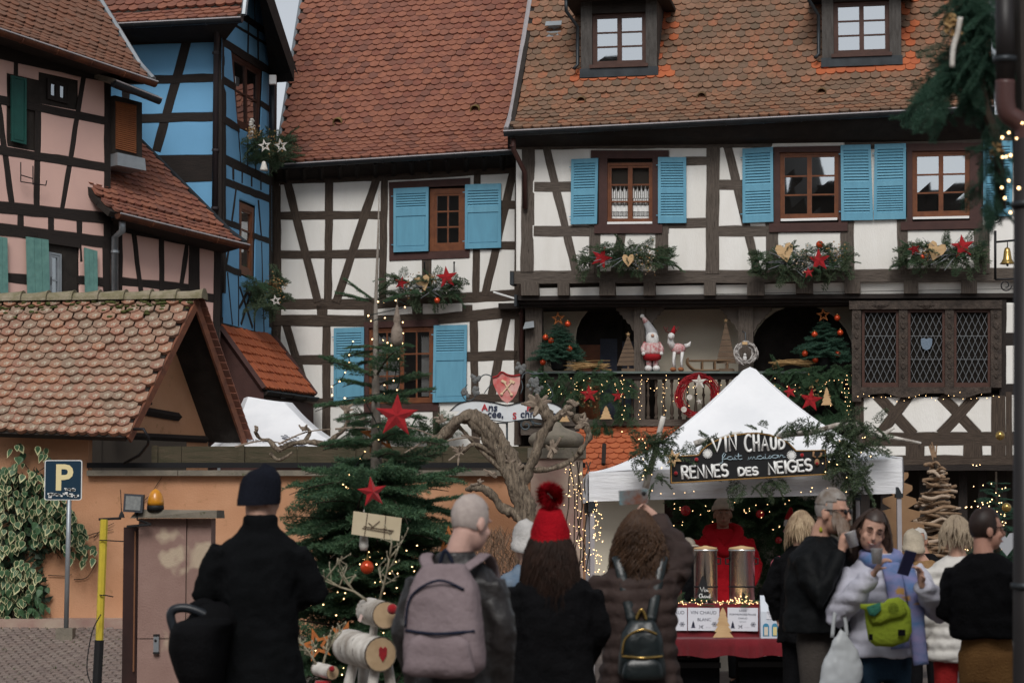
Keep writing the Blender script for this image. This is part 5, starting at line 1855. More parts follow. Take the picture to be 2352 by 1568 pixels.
# sandstone gate post, floodlight, beacon, sliding-gate frame
GX = at(418, 1190, 19.6)
SP = thing('sandstone_post', 'pink sandstone gate post with pale patches and a flat stone slab on top', 'pillar', (GX.x, 19.6, 0))
xl, xr = at(334, 0, 19.6).x, at(497, 0, 19.6).x
zt = at(0, 1190, 19.6).z
M['sandstone'] = mk('patched_sandstone', (.30, .195, .165), (.25, .155, .13), 3, .9, .35, 60, speck=(.46, .365, .27), speck_scale=2.1, speck_lo=.555)
xm = at(442, 0, 19.6).x
zs = at(0, 1466, 19.6).z
zj = .008
for (a, b, c, d, yo) in ((xl, xm - .004, zs + .004, zt, 0), (xl, xm - .004, 0, zs - .004, 0), (xm + .004, xr, zs + .004, zt, .012), (xm + .004, xr, 0, zs - .004, .012)):
 m = MB()
 m.box(((a + b) / 2, 19.75 + yo, (c + d) / 2), (b - a, .3, d - c))
 m.build('stone_slab', M['sandstone'], SP)
m = MB()
m.box(((xl + xr) / 2, 19.8, zt / 2), (xr - xl - .02, .30, zt - .01))
m.build('joint_mortar', mk('pale_mortar', (.45, .36, .30), None), SP)
m = MB()
a, b = at(318, 0, 19.6).x, at(513, 0, 19.6).x
m.hexa([V((a, 19.5, zt + .002)), V((b, 19.5, zt + .002)), V((b, 20.05, zt + .002)), V((a, 20.05, zt + .002))], [V((a + .06, 19.54, zt + .078)), V((b, 19.5, zt + .07)), V((b, 20.0, zt + .07)), V((a, 20.05, zt + .075))])
m.build('cap_slab', M['stone_grey'], SP)
m = MB()
p = at(359, 1478, 19.58)
m.box(p + V((0, 0, 0)), (.045, .03, .16))
kp = m.build('intercom', M['zinc'], SP)
m = MB()
m.box(p + V((0, -.002, .075)), (.05, .036, .016))
m.box(p + V((0, -.002, -.075)), (.05, .036, .016))
m.ball(p + V((-.005, -.016, .03)), .012, 8, 6)
tag(m.build('trim', M['black'], kp), kind='stuff')
FLt = thing('floodlight', 'small square floodlight mounted beside the amber beacon', 'lamp', at(310, 1180, 19.5))
m = MB()
c = at(308, 1155, 19.5)
Rf = Matrix.Rotation(.06, 3, 'Y')
m.box(c, (.165, .09, .155), Rf)
m.build('housing', mk('dark_grey_metal', (.05, .055, .065), None, rough=.5), FLt)
m = MB()
m.box(c + V((0, -.047, 0)), (.128, .008, .118), Rf)
m.build('lens', mk('floodlight_lens', (.20, .21, .21), (.28, .29, .28), 40, .15, spec=.7), FLt)
m = MB()
m.tube([c + V((.02, 0, -.07)), c + V((.03, 0, -.14)), c + V((.12, .02, -.17))], .009, 6)
m.tube([c + V((-.06, 0, -.2)), c + V((.15, .0, -.18))], .012, 6)
m.build('bracket', M['black'], FLt)
BE = thing('beacon', 'amber warning beacon on the stone slab of the gate post', 'lamp', at(357, 1172, 19.55))
c = at(357, 1172, 19.55)
m = MB()
m.lathe([(.072, 0), (.075, .03), (.07, .045)], c, 18)
m.build('socket', M['black'], BE, smooth=True)
M['amber'] = mk('amber_plastic', (.62, .26, .015), (.50, .19, .01), 30, .25, spec=.6)
m = MB()
m.lathe([(.072 * r, .045 + z) for r, z in ((1, 0), (1.0, .03), (.9, .07), (.72, .10), (.45, .125), (.2, .138), (.02, .142))], c, 20)
m.build('dome', M['amber'], BE, smooth=True)
GT = thing('gate_frame', 'dark brown steel gate post against the pink sandstone post', 'gate', (at(316, 0, 19.7).x, 19.7, 0))
a, b = at(300, 0, 19.7).x, at(332, 0, 19.7).x
m = MB()
m.box(((a + b) / 2, 19.75, at(0, 1210, 19.7).z / 2), (b - a, .10, at(0, 1210, 19.7).z))
m.build('upright', mk('dark_brown_steel', (.035, .014, .012), (.022, .009, .008), 5, .55), GT)
m = MB()
m.box((b - .02, 19.69, at(0, 1380, 19.7).z), (.012, .012, 1.2))
m.build('guide', mk('bare_rust', (.20, .09, .045), None), GT)
# small white tent behind the wall
T2 = thing('white_canopy_tent', 'white canopy tent with dark print standing behind the yard wall', 'tent', at(660, 1190, 33.5))
M['canvas'] = mk('white_canvas', (.86, .87, .89), (.76, .775, .80), 1.8, .75, .5, 4, trans=.08)
def cv(x, y, Y=33.0):
 return at(x, y, Y)
m = MB()
pk, pkr = cv(570, 912, 34.4), cv(652, 922, 34.2)
e0, e1, e2, e3 = cv(500, 1030, 33.0), cv(800, 1030, 32.4), cv(812, 1028, 35.6), cv(480, 1028, 35.8)
n = 12
def patch(a, b, c, d, sag):
 vs = []
 for j in range(n + 1):
  for i in range(n + 1):
   p = a.lerp(b, i / n).lerp(d.lerp(c, i / n), j / n)
   k = 4 * (j / n) * (1 - j / n)
   vs.append(p - V((0, 0, sag * k)) + V((0, 0, .015 * mnoise.noise(p * 3))))
 m.add(vs, [(j * (n + 1) + i, j * (n + 1) + i + 1, (j + 1) * (n + 1) + i + 1, (j + 1) * (n + 1) + i) for j in range(n) for i in range(n)])
patch(e0, e1, pkr, pk, .10)
patch(e1, e2, pkr + V((.1, .3, 0)), pkr, .10)
patch(e3, e0, pk, pk + V((-.1, .3, 0)), .10)
m.build('canopy', M['canvas'], T2, smooth=True)
m = MB()
for e in (e0, e1):
 m.prism([e + V((0, -.01, 0)), e + V((.04, -.01, 0)), e + V((.04, -.01, -1.9)), e + V((0, -.01, -1.9))], V((0, .04, 0)))
tag(m.build('legs', M['zinc'], T2), kind='stuff')
M['ink'] = mk('grey_ink', (.10, .105, .13), None)
pr0 = lambda a, b: e0.lerp(e1, a).lerp(pk.lerp(pkr, a), b) + V((0, -.05, .0)) - V((0, 0, .10 * 4 * b * (1 - b)))
xdir = (pr0(.5, .2) - pr0(.1, .2)).normalized()
ydir = (pr0(.3, .5) - pr0(.3, .1)).normalized()
lettering(T2, 'NKER', pr0(.33, .22) , xdir, ydir, .17, M['ink'], bold=-.001)
m = MB()
for k in range(46):
 a, b = random.uniform(.55, .92), random.uniform(.08, .42)
 if b > (1 - a) * 1.1:
  continue
 p = pr0(a, b) - V((0, .01, 0))
 m.tube([p, p + xdir * random.uniform(.05, .14) + ydir * random.uniform(-.09, -.03)], .007, 4)
tag(m.build('printed_vines', M['ink'], T2), kind='stuff')
# old vine trained over the wall
VN = thing('gnarled_vine', 'thick gnarled leafless vine arching over the orange wall', 'vine', at(1208, 1190, 29.7) * 1.0 - V((0, 0, CAMZ)))
k_ = 29.7 / F
def vp(*pts, Y=29.7):
 return [at(a, b, Y + random.uniform(-.06, .06)) for a, b in pts]
m = MB()
core_ = smooth_path(vp((1200, 1480), (1203, 1400), (1208, 1300), (1214, 1230), (1205, 1165), (1185, 1105), (1160, 1045), (1120, 990), (1080, 957), (1048, 968), (1018, 1000), (990, 1018)), 3)
rr_ = [np.interp(i / (len(core_) - 1), np.linspace(0, 1, 12), [32, 29, 25, 22, 21, 21, 23, 22, 19, 16, 17, 12]) * k_ for i in range(len(core_))]
for s_ in range(5):
 ph = s_ * 1.26
 gnarl(m, [p + V((cos(ph + i * .16), .6 * sin(ph + i * .16), .5 * sin(ph + 1 + i * .16))) * rr_[i] * .52 for i, p in enumerate(core_)], [r * random.uniform(.5, .68) for r in rr_], 10, .45, 3)
m.build('trunk', M['bark'], VN, smooth=True)
m = MB()
gnarl(m, vp((1195, 1120), (1225, 1060), (1240, 1010), (1262, 965), (1245, 935), (1235, 915)), [15.6 * k_, 10.1 * k_, 11.7 * k_, 13.3 * k_, 15.6 * k_, 6.2 * k_], 9, .6)
m.build('limb', M['bark'], VN, smooth=True)
m = MB()
gnarl(m, vp((1255, 975), (1285, 955), (1305, 938), (1318, 925)), [8.6 * k_, 7.8 * k_, 7.0 * k_, 5.5 * k_], 8, .6)
m.build('limb', M['bark'], VN, smooth=True)
m = MB()
gnarl(m, vp((1330, 1040), (1352, 1005), (1345, 975), (1325, 962), (1345, 950)), [6.2 * k_, 7.0 * k_, 7.8 * k_, 10.1 * k_, 4.7 * k_], 8, .6)
m.build('limb', M['bark'], VN, smooth=True)
m = MB()
gnarl(m, vp((1200, 1075), (1255, 1078), (1310, 1060), (1335, 1035)), [7.8 * k_, 7.0 * k_, 6.2 * k_, 6.2 * k_], 8, .6)
m.build('limb', M['bark'], VN, smooth=True)
m = MB()
gnarl(m, vp((1205, 1200), (1180, 1175), (1150, 1165), (1130, 1135), (1095, 1118), (1070, 1124)), [14.0 * k_, 13.3 * k_, 10.9 * k_, 8.6 * k_, 9.4 * k_, 3.9 * k_], 8, .6)
m.build('limb', M['bark'], VN, smooth=True)
m = MB()
gnarl(m, vp((1180, 1060), (1130, 1040), (1090, 1020), (1060, 1040)), [8.6 * k_, 7.0 * k_, 5.5 * k_, 3.1 * k_], 7, .6)
m.build('limb', M['bark'], VN, smooth=True)
m = MB()
gnarl(m, vp((1040, 960), (1100, 1030), (1165, 1090), (1180, 1100)), [3 * k_, 4.5 * k_, 6 * k_, 6 * k_], 6, .3)
m.build('limb', M['bark'], VN, smooth=True)
m = MB()
gnarl(m, vp((775, 1028), (735, 1018), (700, 1015), (660, 1022), (640, 1035), (620, 1012), (600, 1008), (585, 990)), [5.5 * k_, 6.2 * k_, 5.5 * k_, 7.0 * k_, 5.5 * k_, 4.7 * k_, 4.7 * k_, 3.1 * k_], 7, .6)
m.build('limb', M['bark'], VN, smooth=True)
m = MB()
gnarl(m, vp((755, 1012), (790, 985), (800, 958), (795, 938)), [6.2 * k_, 5.5 * k_, 4.7 * k_, 3.1 * k_], 7, .6)
m.build('limb', M['bark'], VN, smooth=True)
m = MB()
gnarl(m, vp((700, 1013), (712, 992), (700, 980)), [4.7 * k_, 4.7 * k_, 2.3 * k_], 6, .6)
m.build('limb', M['bark'], VN, smooth=True)
m = MB()
gnarl(m, vp((622, 1040), (640, 1056), (672, 1038)), [3.9 * k_, 3.9 * k_, 3.1 * k_], 6, .6)
m.build('limb', M['bark'], VN, smooth=True)
m = MB()
def knot(x, y, n, L, r=6):
 c = at(x, y, 29.65)
 for k in range(n):
  d = V((random.gauss(0, 1), random.gauss(0, .5), random.gauss(.35, .9))).normalized()
  l = L * k_ * random.uniform(.3, .8)
  q = c + d * l + V((random.gauss(0, 1), random.gauss(0, 1), random.gauss(0, 1))) * l * .18
  gnarl(m, [c, c.lerp(q, .55) + V((0, 0, random.uniform(-.02, .02))), q], [r * 1.3 * k_, r * k_, r * k_ * .6], 5, .5, 2)
for x, y, n, L, r in ((1238, 930, 22, 42, 6), (1300, 945, 10, 30, 6), (1318, 928, 8, 22, 4), (1335, 975, 14, 26, 5), (1270, 1030, 14, 30, 5), (1190, 1075, 8, 26, 4), (1055, 1040, 16, 34, 2.4), (1100, 1110, 6, 20, 3), (1130, 1090, 6, 24, 3), (1205, 1190, 8, 20, 4), (795, 940, 10, 22, 3.5), (700, 985, 8, 18, 3.5), (590, 985, 8, 16, 3), (640, 1030, 6, 16, 3), (830, 965, 8, 22, 2.5), (1015, 965, 9, 26, 3.5), (1000, 1018, 8, 30, 2.4), (1170, 1060, 8, 24, 3)):
 knot(x, y, n, L, r)
for (a, b) in (((640, 1020), (760, 985)), ((1000, 1020), (1130, 1010)), ((900, 975), (1000, 1002)), ((1060, 1000), (1140, 1030)), ((770, 985), (900, 1000)), ((930, 1040), (1010, 1010)), ((540, 1026), (660, 1020))):
 A_, B_ = at(*a, 29.6), at(*b, 29.8)
 gnarl(m, [A_, A_.lerp(B_, .5) + V((0, 0, random.uniform(.02, .07))), B_], [.014, .010, .007], 5, .2)
tag(m.build('spurs', mk('pale_vine_wood', (.27, .215, .165), (.17, .13, .10), 20, .9), VN), kind='stuff')
HD = thing('bare_hedge', 'clipped leafless brown hedge at the foot of the vine', 'hedge', at(1150, 1190, 28.8) - V((0, 0, CAMZ)))
m = MB()
for k in range(1700):
 x = random.uniform(985, 1200)
 tp = 1215 + 10 * mnoise.noise(V((x * .03, 0, 0))) + random.uniform(-8, 10)
 y0 = random.uniform(1240, 1475)
 a = at(x, y0, random.uniform(28.4, 29.2))
 d = V((random.gauss(0, .4), random.gauss(0, .4), random.uniform(.4, 1))).normalized()
 l = random.uniform(.12, .4)
 q = a + d * l
 if px(q)[1] < tp:
  q = q + V((0, 0, (px(q)[1] - tp) / F * 28.8))
 m.add([a, q, q + V((.006, 0, .004)), a + V((.008, 0, 0))], [(0, 1, 2, 3)])
 e = a.lerp(q, .6)
 g = e + V((random.gauss(0, .05), random.gauss(0, .05), random.uniform(.02, .1)))
 m.add([e, g, g + V((.005, 0, 0)), e + V((.006, 0, 0))], [(0, 1, 2, 3)])
tag(m.build('twigs', mk('dry_twig', (.20, .125, .08), (.12, .075, .05), 30, .9), HD), kind='stuff')
# painted guild sign on wrought iron
SG = thing('banner_sign', 'white banner-shaped tavern sign with red shield on a wrought-iron stand', 'sign', at(1155, 1190, 31.3) - V((0, 0, 0)))
def S(*pts, Y=31.25):
 return [at(1016.1 + a * .1602, 827.9 + b * .1602, Y) for a, b in pts]
M['sign_paint'] = mk('white_sign_paint', (.66, .69, .71), (.60, .62, .63), 5, .6, speck=(.5, .36, .22), speck_scale=6, speck_lo=.73)
m = MB()
m.prism(S((105, 725), (230, 625), (400, 580), (560, 580), (750, 608), (925, 645), (925, 875), (780, 858), (600, 830), (420, 820), (250, 855), (135, 900), (160, 840), (200, 780), (250, 725)), V((0, .02, 0)))
m.prism(S((929, 645), (1080, 612), (1250, 590), (1420, 590), (1560, 610), (1680, 660), (1768, 732), (1640, 735), (1700, 800), (1640, 850), (1480, 850), (1300, 830), (1100, 850), (929, 877)), V((0, .02, 0)))
m.build('banner', M['sign_paint'], SG)
m = MB()
def line(pts, r, mm):
 mm.tube(smooth_path(pts, 4), r, 5)
line(S((105, 725), (230, 620), (400, 575), (560, 575), (750, 603), (925, 640), (1080, 606), (1250, 584), (1420, 584), (1560, 604), (1680, 655), (1768, 732), Y=31.24), .007, m)
line(S((250, 860), (420, 826), (600, 836), (780, 864), (925, 881), (1100, 856), (1300, 836), (1480, 856), (1640, 856), Y=31.24), .007, m)
m.build('banner_edging', M['iron'], SG)
M['shield'] = mk('red_washed_shield', (.52, .09, .085), (.62, .40, .36), 4, .7)
m = MB()
m.prism(S((720, 240), (790, 222), (850, 165), (930, 203), (1020, 218), (1115, 205), (1112, 330), (1065, 470), (1005, 555), (930, 612), (850, 560), (775, 440), (727, 330), Y=31.2), V((0, .03, 0)))
sh = m.build('shield', M['shield'], SG)
m = MB()
for a, b in (((850, 480), (1000, 300)), ((990, 490), (880, 300))):
 m.tube(S(a, b, Y=31.19), .010, 6)
 m.ball(S(a, Y=31.19)[0], .022, 8, 6)
 c_ = S(b, Y=31.19)[0]
 m.box(c_ + V((.0, 0, .0)), (.07, .012, .035), Matrix.Rotation(.5, 3, 'Y'))
m.build('crossed_keys', mk('gilt_cream', (.68, .50, .33), None), sh)
m = MB()
line(S((720, 240), (790, 220), (850, 163), (930, 201), (1020, 216), (1115, 203), Y=31.19), .012, m)
m.build('shield_edge', M['red_felt'], sh)
ix, iy = (1, 0, 0), (0, 0, 1)
M['sign_red'] = mk('sign_red', (.42, .03, .04), None)
M['sign_navy'] = mk('sign_navy', (.02, .028, .06), None)
def sg(txt, pos, size, mt, sh_=.0):
 p = S(pos, Y=31.235)[0]
 lettering(SG, txt, p, ix, iy, size, M[mt], align='LEFT', bold=.003, shear=sh_)
sg('A', (562, 715), .125, 'sign_red')
sg('ns', (650, 722), .15, 'sign_navy', .12)
sg('cee,', (640, 812), .14, 'sign_navy', .1)
sg('P', (1205, 722), .145, 'sign_red')
sg('S', (1005, 835), .125, 'sign_red')
sg('chn', (1115, 812), .14, 'sign_navy', .05)
sg('er', (1490, 820), .14, 'sign_navy', .05)
m = MB()
def scroll(c, r, turns, sg_, mm, rad=.012, a0=0):
 c_ = S(c, Y=31.27)[0]
 pts = []
 for k in range(28):
  t = k / 27
  a = a0 + sg_ * 2 * pi * turns * t
  rr = r * .1602 / F * 31.25 * (1 - .85 * t)
  pts.append(c_ + V((cos(a) * rr, 0, sin(a) * rr)))
 mm.tube(pts, rad, 6)
line(S((925, 880), (925, 1150), (925, 1500), Y=31.3), .016, m)
line(S((930, 900), (760, 900), (640, 980), (500, 1000), Y=31.28), .010, m)
line(S((1080, 880), (1180, 850), (1280, 860), (1330, 900), (1420, 910), Y=31.28), .012, m)
scroll((1200, 930), 105, 1.4, 1, m)
line(S((700, 260), (690, 220), (620, 200), (560, 230), (520, 300), Y=31.28), .009, m)
line(S((710, 330), (650, 400), (600, 470), Y=31.28), .007, m)
line(S((360, 340), (300, 420), (270, 460), (330, 560), (420, 560), (470, 520), Y=31.28), .007, m)
line(S((1140, 260), (1160, 200), (1220, 170), (1300, 190), (1450, 180), Y=31.28), .009, m)
line(S((1120, 480), (1150, 380), (1130, 280), Y=31.28), .008, m)
line(S((1500, 330), (1560, 420), (1580, 500), (1510, 560), Y=31.28), .007, m)
m.build('wrought_iron', mk('patinated_iron', (.10, .125, .14), (.06, .07, .075), 12, .6, metal=.3), SG, smooth=True)
m = MB()
for c_, n_, sz in (((490, 270), 16, 60), ((470, 420), 12, 50), ((1300, 320), 22, 75), ((1370, 420), 10, 55), ((1120, 120), 14, 55), ((320, 470), 6, 50)):
 for k in range(n_):
  p = S((c_[0] + random.gauss(0, sz * .5), c_[1] + random.gauss(0, sz * .6)), Y=31.27)[0]
  m.ball(p, .030 * random.uniform(.7, 1.2), 7, 5, (1, .7, 1.1))
tag(m.build('iron_grapes', mk('grey_patina', (.15, .16, .165), (.10, .095, .085), 20, .7), SG), kind='stuff')
print('s3d ok')
# Christmas tree
YT = 18.0
TB = at(868, 1190, YT)
XT = thing('christmas_tree', 'tall sparse Christmas tree with red stars and fairy lights before the orange wall', 'tree', (TB.x, YT, 0))
kT = YT / F
tip = at(871, 436, YT)
m = MB()
m.tube([V((TB.x, YT, 0)), at(868, 1400, YT), at(865, 1150, YT), at(863, 900, YT), at(863, 700, YT), at(868, 560, YT), tip], [.085, .07, .052, .032, .015, .009, .003], 12)
m.build('trunk', mk('fir_trunk', (.30, .27, .24), (.20, .165, .13), 10, .85, .4, 30), XT, smooth=True)
spots, stems = [], MB()
def whorl(y, r, n, up, ph=0.0, jit=.25):
 for k in range(n):
  a = ph + 2 * pi * k / n + random.uniform(-jit, jit)
  c = at(865, y + random.uniform(-18, 18), YT)
  d = V((cos(a), sin(a) * .9, up + random.uniform(-.2, .2)))
  L = r * kT * random.uniform(.85, 1.1)
  spots.append((c, d, L, random.uniform(-.2, .2)))
for (x, y) in ((792, 636), (772, 668), (958, 664)):   # the sparse leader
 c = at(864, 696, YT)
 e = at(x, y, YT)
 spots.append((c, e - c, (e - c).length, 0))
whorl(800, 90, 5, -.02, .1)
whorl(838, 70, 4, .1, .9)
whorl(880, 150, 4, .32, .5)
whorl(910, 145, 4, .12, 0)
whorl(955, 110, 4, .10, .4)
whorl(1010, 150, 5, .12, .2)
whorl(1040, 120, 4, .0, .6)
for y, r, n in ((1105, 225, 8), (1130, 190, 8), (1180, 225, 10), (1225, 205, 10), (1270, 215, 11), (1320, 215, 11), (1370, 225, 12), (1420, 230, 12), (1480, 235, 12), (1540, 240, 12)):
 whorl(y, r, n, .14 if y < 1120 else .02, y * .37)
 if y > 1150:
  whorl(y + 18, r * .72, 11, -.05, y * .2)
for k in range(110):
 y = random.uniform(1085, 1560)
 a = random.uniform(0, 2 * pi)
 spots.append((at(865 + random.gauss(0, 30), y, YT + random.gauss(0, .15)), V((cos(a), sin(a) * .9, random.uniform(-.45, .55))), (90 + 120 * random.random()) * kT, random.uniform(-1, 1)))
for k in range(3):
 a = random.uniform(0, 2 * pi)
 spots.append((at(865, random.uniform(850, 1050), YT), V((cos(a), sin(a) * .9, random.uniform(-.2, .5))), (50 + 70 * random.random()) * kT, random.uniform(-1, 1)))
Tn = spread('firfine', spots)
tri_obj('needles', Tn, M['fir'], XT)
for p, d, L, r in spots:
 X = frame_from(d, loc=p, sc=L)
 _, pts = branch_T('firfine', 0)
 stems.tube([X @ q for q in pts], [.010 * (1 - k / 9) + .002 for k in range(9)], 5, False)
tag(stems.build('branches', M['bark_dark'], XT), kind='stuff')
LT = thing('fairy_light_string', 'string of warm fairy lights wound through the tall Christmas tree', 'fairy lights', at(865, 1190, YT))
bl_px = [(868, 693), (882, 695), (909, 690), (930, 705), (846, 725), (852, 737), (884, 730), (925, 740), (926, 765), (855, 779), (880, 781), (890, 787), (913, 787), (899, 793), (924, 788), (811, 784), (802, 815), (802, 832), (793, 855), (780, 876), (762, 888), (763, 907), (792, 914), (882, 902), (883, 884), (904, 874), (915, 824), (912, 895), (848, 917), (838, 918), (868, 980), (870, 1009), (838, 1037), (828, 1053), (802, 1090), (813, 1091), (912, 1091), (880, 1072), (788, 1112), (800, 1122), (765, 1104), (755, 1137), (877, 1152), (795, 1118), (918, 1262), (870, 1267), (848, 1279), (877, 1281), (920, 1289), (882, 1290)]
bp_ = [at(x, y, YT - .05 - random.uniform(0, .25)) for x, y in bl_px]
for k in range(75):
 y = random.uniform(1250, 1568)
 x = random.gauss(865, 75)
 bp_.append(at(x, y, YT - random.uniform(.3, .75)))
bulbs_obj(bp_, .0048, LT)
m = MB()
for ch in (bl_px[15:22], bl_px[0:8], bl_px[22:32], bl_px[32:40]):
 m.tube(smooth_path([at(x, y, YT - .1) for x, y in ch], 4), .004, 4)
tag(m.build('cable', M['cable'], LT), kind='stuff')
def tstar(x, y, r, Y, label, mat, rot=0.0, n=(0, -1, .05), hole=0, th=.03):
 m = MB()
 star(m, at(x, y, Y), r * Y / F, n, rot, th, hole=hole)
 return tag(m.build('star_ornament', mat), label, 'star', 'stars on the Christmas tree')
tstar(911, 955, 52, YT - .5, 'largest red felt star, high on the Christmas tree', M['red_felt'], -.04)
tstar(855, 1130, 37, YT - 1.0, 'small red felt star above the wooden plaque on the tree', M['red_felt'], .12, (.35, -1, .05))
M['wicker'] = mk('orange_wicker', (.45, .15, .035), (.28, .08, .02), 40, .7)
tstar(872, 1000, 46, YT + .18, 'orange wicker star behind the trunk below the largest star', M['wicker'], .1, hole=.55, th=.03)
tstar(1030, 1240, 34, YT - .2, 'rust-red wicker star on the right of the tree behind the bald man', M['wicker'], .0, hole=.5, th=.03)
tstar(1065, 1165, 20, YT - .3, 'thin red star at the right branch tips above the bald man', M['red_felt'], .0, (1, -.35, 0))
tstar(728, 1480, 40, YT - .8, 'orange wicker star low on the tree by the small log reindeer', M['wicker'], .3, hole=.5)
tstar(790, 1460, 36, YT - .8, 'orange-red wicker star low on the tree above the large log reindeer', M['wicker'], -.3, hole=.5)
PQ = thing('wooden_plaque', 'tilted pale wooden plaque with a scratched drawing on the tree', 'plaque', at(865, 1207, YT - 1.0))
m = MB()
q = [at(x, y, YT - 1.0) for x, y in ((812, 1173), (923, 1189), (917, 1242), (807, 1226))]
m.prism(q, V((0, .02, 0)))
m.build('board', mk('pale_plaque', (.55, .47, .33), (.48, .40, .27), 4, .8), PQ)
m = MB()
def sc(*p):
 m.tube([at(x, y, YT - 1.008) for x, y in p], .003, 4)
sc((844, 1178), (837, 1230))
sc((886, 1184), (882, 1235))
sc((835, 1208), (880, 1215), (905, 1218))
sc((846, 1200), (855, 1207), (852, 1213), (872, 1196))
sc((832, 1212), (900, 1224))
sc((880, 1213), (890, 1216), (902, 1221))
tag(m.build('drawing', mk('burnt_line', (.09, .06, .04), None), PQ), kind='stuff')
BB = thing('bauble', 'copper red glass bauble hanging above the log reindeer antlers', 'bauble', at(843, 1302, YT - .9))
m = MB()
c = at(843, 1302, YT - .9)
m.ball(c, 15 * kT, 18, 12)
m.build('ball', M['bauble_red'], BB, smooth=True)
m = MB()
m.tube([c + V((0, 0, .05)), c + V((0, 0, .068))], .012, 8)
m.tube([c + V((0, 0, .068)), c + V((.005, 0, .12))], .002, 4)
m.build('cap', M['bauble_gold'], BB)
def hanger(x, y, h, w, label, mat, Y):
 c = at(x, y, Y)
 s = Y / F
 m = MB()
 m.lathe([(w * .35 * s, -h * s), (w * .5 * s, -h * .86 * s), (w * .42 * s, -h * .6 * s), (w * .22 * s, -h * .46 * s), (w * .30 * s, -h * .38 * s), (w * .24 * s, -h * .28 * s), (w * .12 * s, -h * .1 * s), (w * .05 * s, 0)], c, 12)
 m.tube([c, c + V((0, 0, .05))], .003, 4)
 return tag(m.build('hanging_ornament', mat, smooth=True), label, 'ornament', 'figures hanging on the tree')
M['jute'] = mk('grey_jute', (.28, .23, .19), (.18, .14, .11), 30, .95, .5, 60)
hanger(912, 700, 95, 30, 'grey jute figure hanging near the thin tree tip', M['jute'], YT - .25)
hanger(836, 1185, 78, 22, 'silvery spindle ornament hanging beside the wooden plaque', M['white_wood'], YT - .9)
# birch-log reindeer
M['birch'] = mk('birch_bark', (.70, .67, .62), (.30, .26, .22), 5, .8, .4, 30, stretch=(1.2, 2.2, 1), speck=(.09, .07, .055), speck_scale=6, speck_lo=.62)
M['log_end'] = mk('sawn_log_end', (.50, .36, .22), (.38, .26, .15), 9, .8)
def log(m, a, b, r, n=18):
 a, b = V(a), V(b)
 pts = [a.lerp(b, t) for t in np.linspace(0, 1, 7)]
 m.tube(pts, [r * (1 + .03 * sin(k * 2.3)) for k in range(7)], n, False)
def log_part(nm, a, b, r, parent, bark='birch'):
 m = MB()
 log(m, a, b, r)
 o = m.build(nm, M[bark], parent, smooth=True)
 for p, q in ((V(a), V(b)), (V(b), V(a))):
  d = (p - q).normalized()
  e = MB()
  e.lathe([(r * .985, -.004), (r * .93, .004), (r * .5, .005), (r * .1, .005)], p, 18, axis=d)
  e.build('cut_face', M['log_end'], o)
  e = MB()
  e.lathe([(r * 1.01, -.012), (r * 1.0, .003), (r * .92, .003)], p, 18, axis=d)
  e.build('bark_ring', M['bark'], o)
 return o
def twig_antler(parent, base, d, L, mat, n=5, seed=0):
 m = MB()
 def grow(p, d, L, r, lev):
  pts = [p]
  for k in range(3):
   d = (d + V((random.gauss(0, .16), random.gauss(0, .16), random.gauss(.05, .12)))).normalized()
   pts.append(pts[-1] + d * L / 3)
  m.tube(pts, [r, r * .85, r * .7, r * .55], 5)
  if lev:
   for k in range(1, 4):
    for _ in range(2 if lev > 1 else 1):
     nd = (d * .5 + V((random.gauss(0, .7), random.gauss(0, .5), random.uniform(.1, .8)))).normalized()
     grow(pts[k], nd, L * .5, r * .6, lev - 1)
  else:
   m.ball(pts[-1], r * 1.5, 6, 4, (1, 1, 1.9))
 grow(V(base), V(d).normalized(), L, .009, 2)
 return m.build('antler', mat, parent, smooth=True)
M['antler'] = mk('budding_twig', (.36, .33, .24), (.25, .21, .14), 20, .8)
YR = 14.6
kR = YR / F
def rp(x, y, dy=0.0):
 return at(x, y, YR + dy)
RD = thing('log_reindeer', 'large birch-log reindeer with a red heart, red nose and twig antlers', 'reindeer figure', V((rp(845, 1190).x, YR, 0)))
log_part('body', rp(798, 1482, .38), rp(874, 1502, -.05), 40 * kR, RD)
log_part('head', rp(846, 1402, .22), rp(885, 1412, -.10), 31 * kR, RD)
m = MB()
log(m, rp(852, 1490, .1), rp(862, 1420, .05), 9 * kR)
m.build('neck', M['birch'], RD, smooth=True)
for a, b, dy in ((812, 793, .30), (836, 830, .42), (862, 852, .02), (890, 902, .10)):
 m = MB()
 p = rp(a, 1525, dy)
 q = rp(b, 1600, dy)
 q2 = p + (q - p) * (p.z / (p.z - q.z))
 log(m, p, q2, 12 * kR)
 m.build('leg', M['birch'], RD, smooth=True)
m = MB()
m.ball(rp(901, 1398, -.18), 12 * kR, 14, 10)
m.build('nose', M['red_felt'], RD, smooth=True)
m = MB()
hx = rp(882, 1497, -.16)
hn = (rp(874, 1502, -.05) - rp(798, 1482, .38)).normalized()
hxr = V((0, 0, 1)).cross(hn).normalized()
hyr = hn.cross(hxr)
hs = [(0, -.062), (.026, -.02), (.028, .022), (.016, .036), (0, .022), (-.016, .036), (-.028, .022), (-.026, -.02)]
cc = rp(874, 1502, -.05) + hn * .012
m.prism([cc + hxr * (a + .012) + hyr * (b + .015) for a, b in hs], -hn * .012)
m.build('heart', M['red_felt'], RD)
m = MB()
m.prism([rp(838, 1385, .1), rp(842, 1392, .05), rp(828, 1428, .05), rp(822, 1424, .1)], V((0, .01, 0)))
m.build('ear', mk('pale_pink_felt', (.62, .45, .40), None), RD)
random.seed(5)
twig_antler(RD, rp(842, 1378, .1), (-.75, 0, .55), .30, M['antler'])
twig_antler(RD, rp(872, 1376, .05), (.12, -.1, 1), .30, M['antler'])
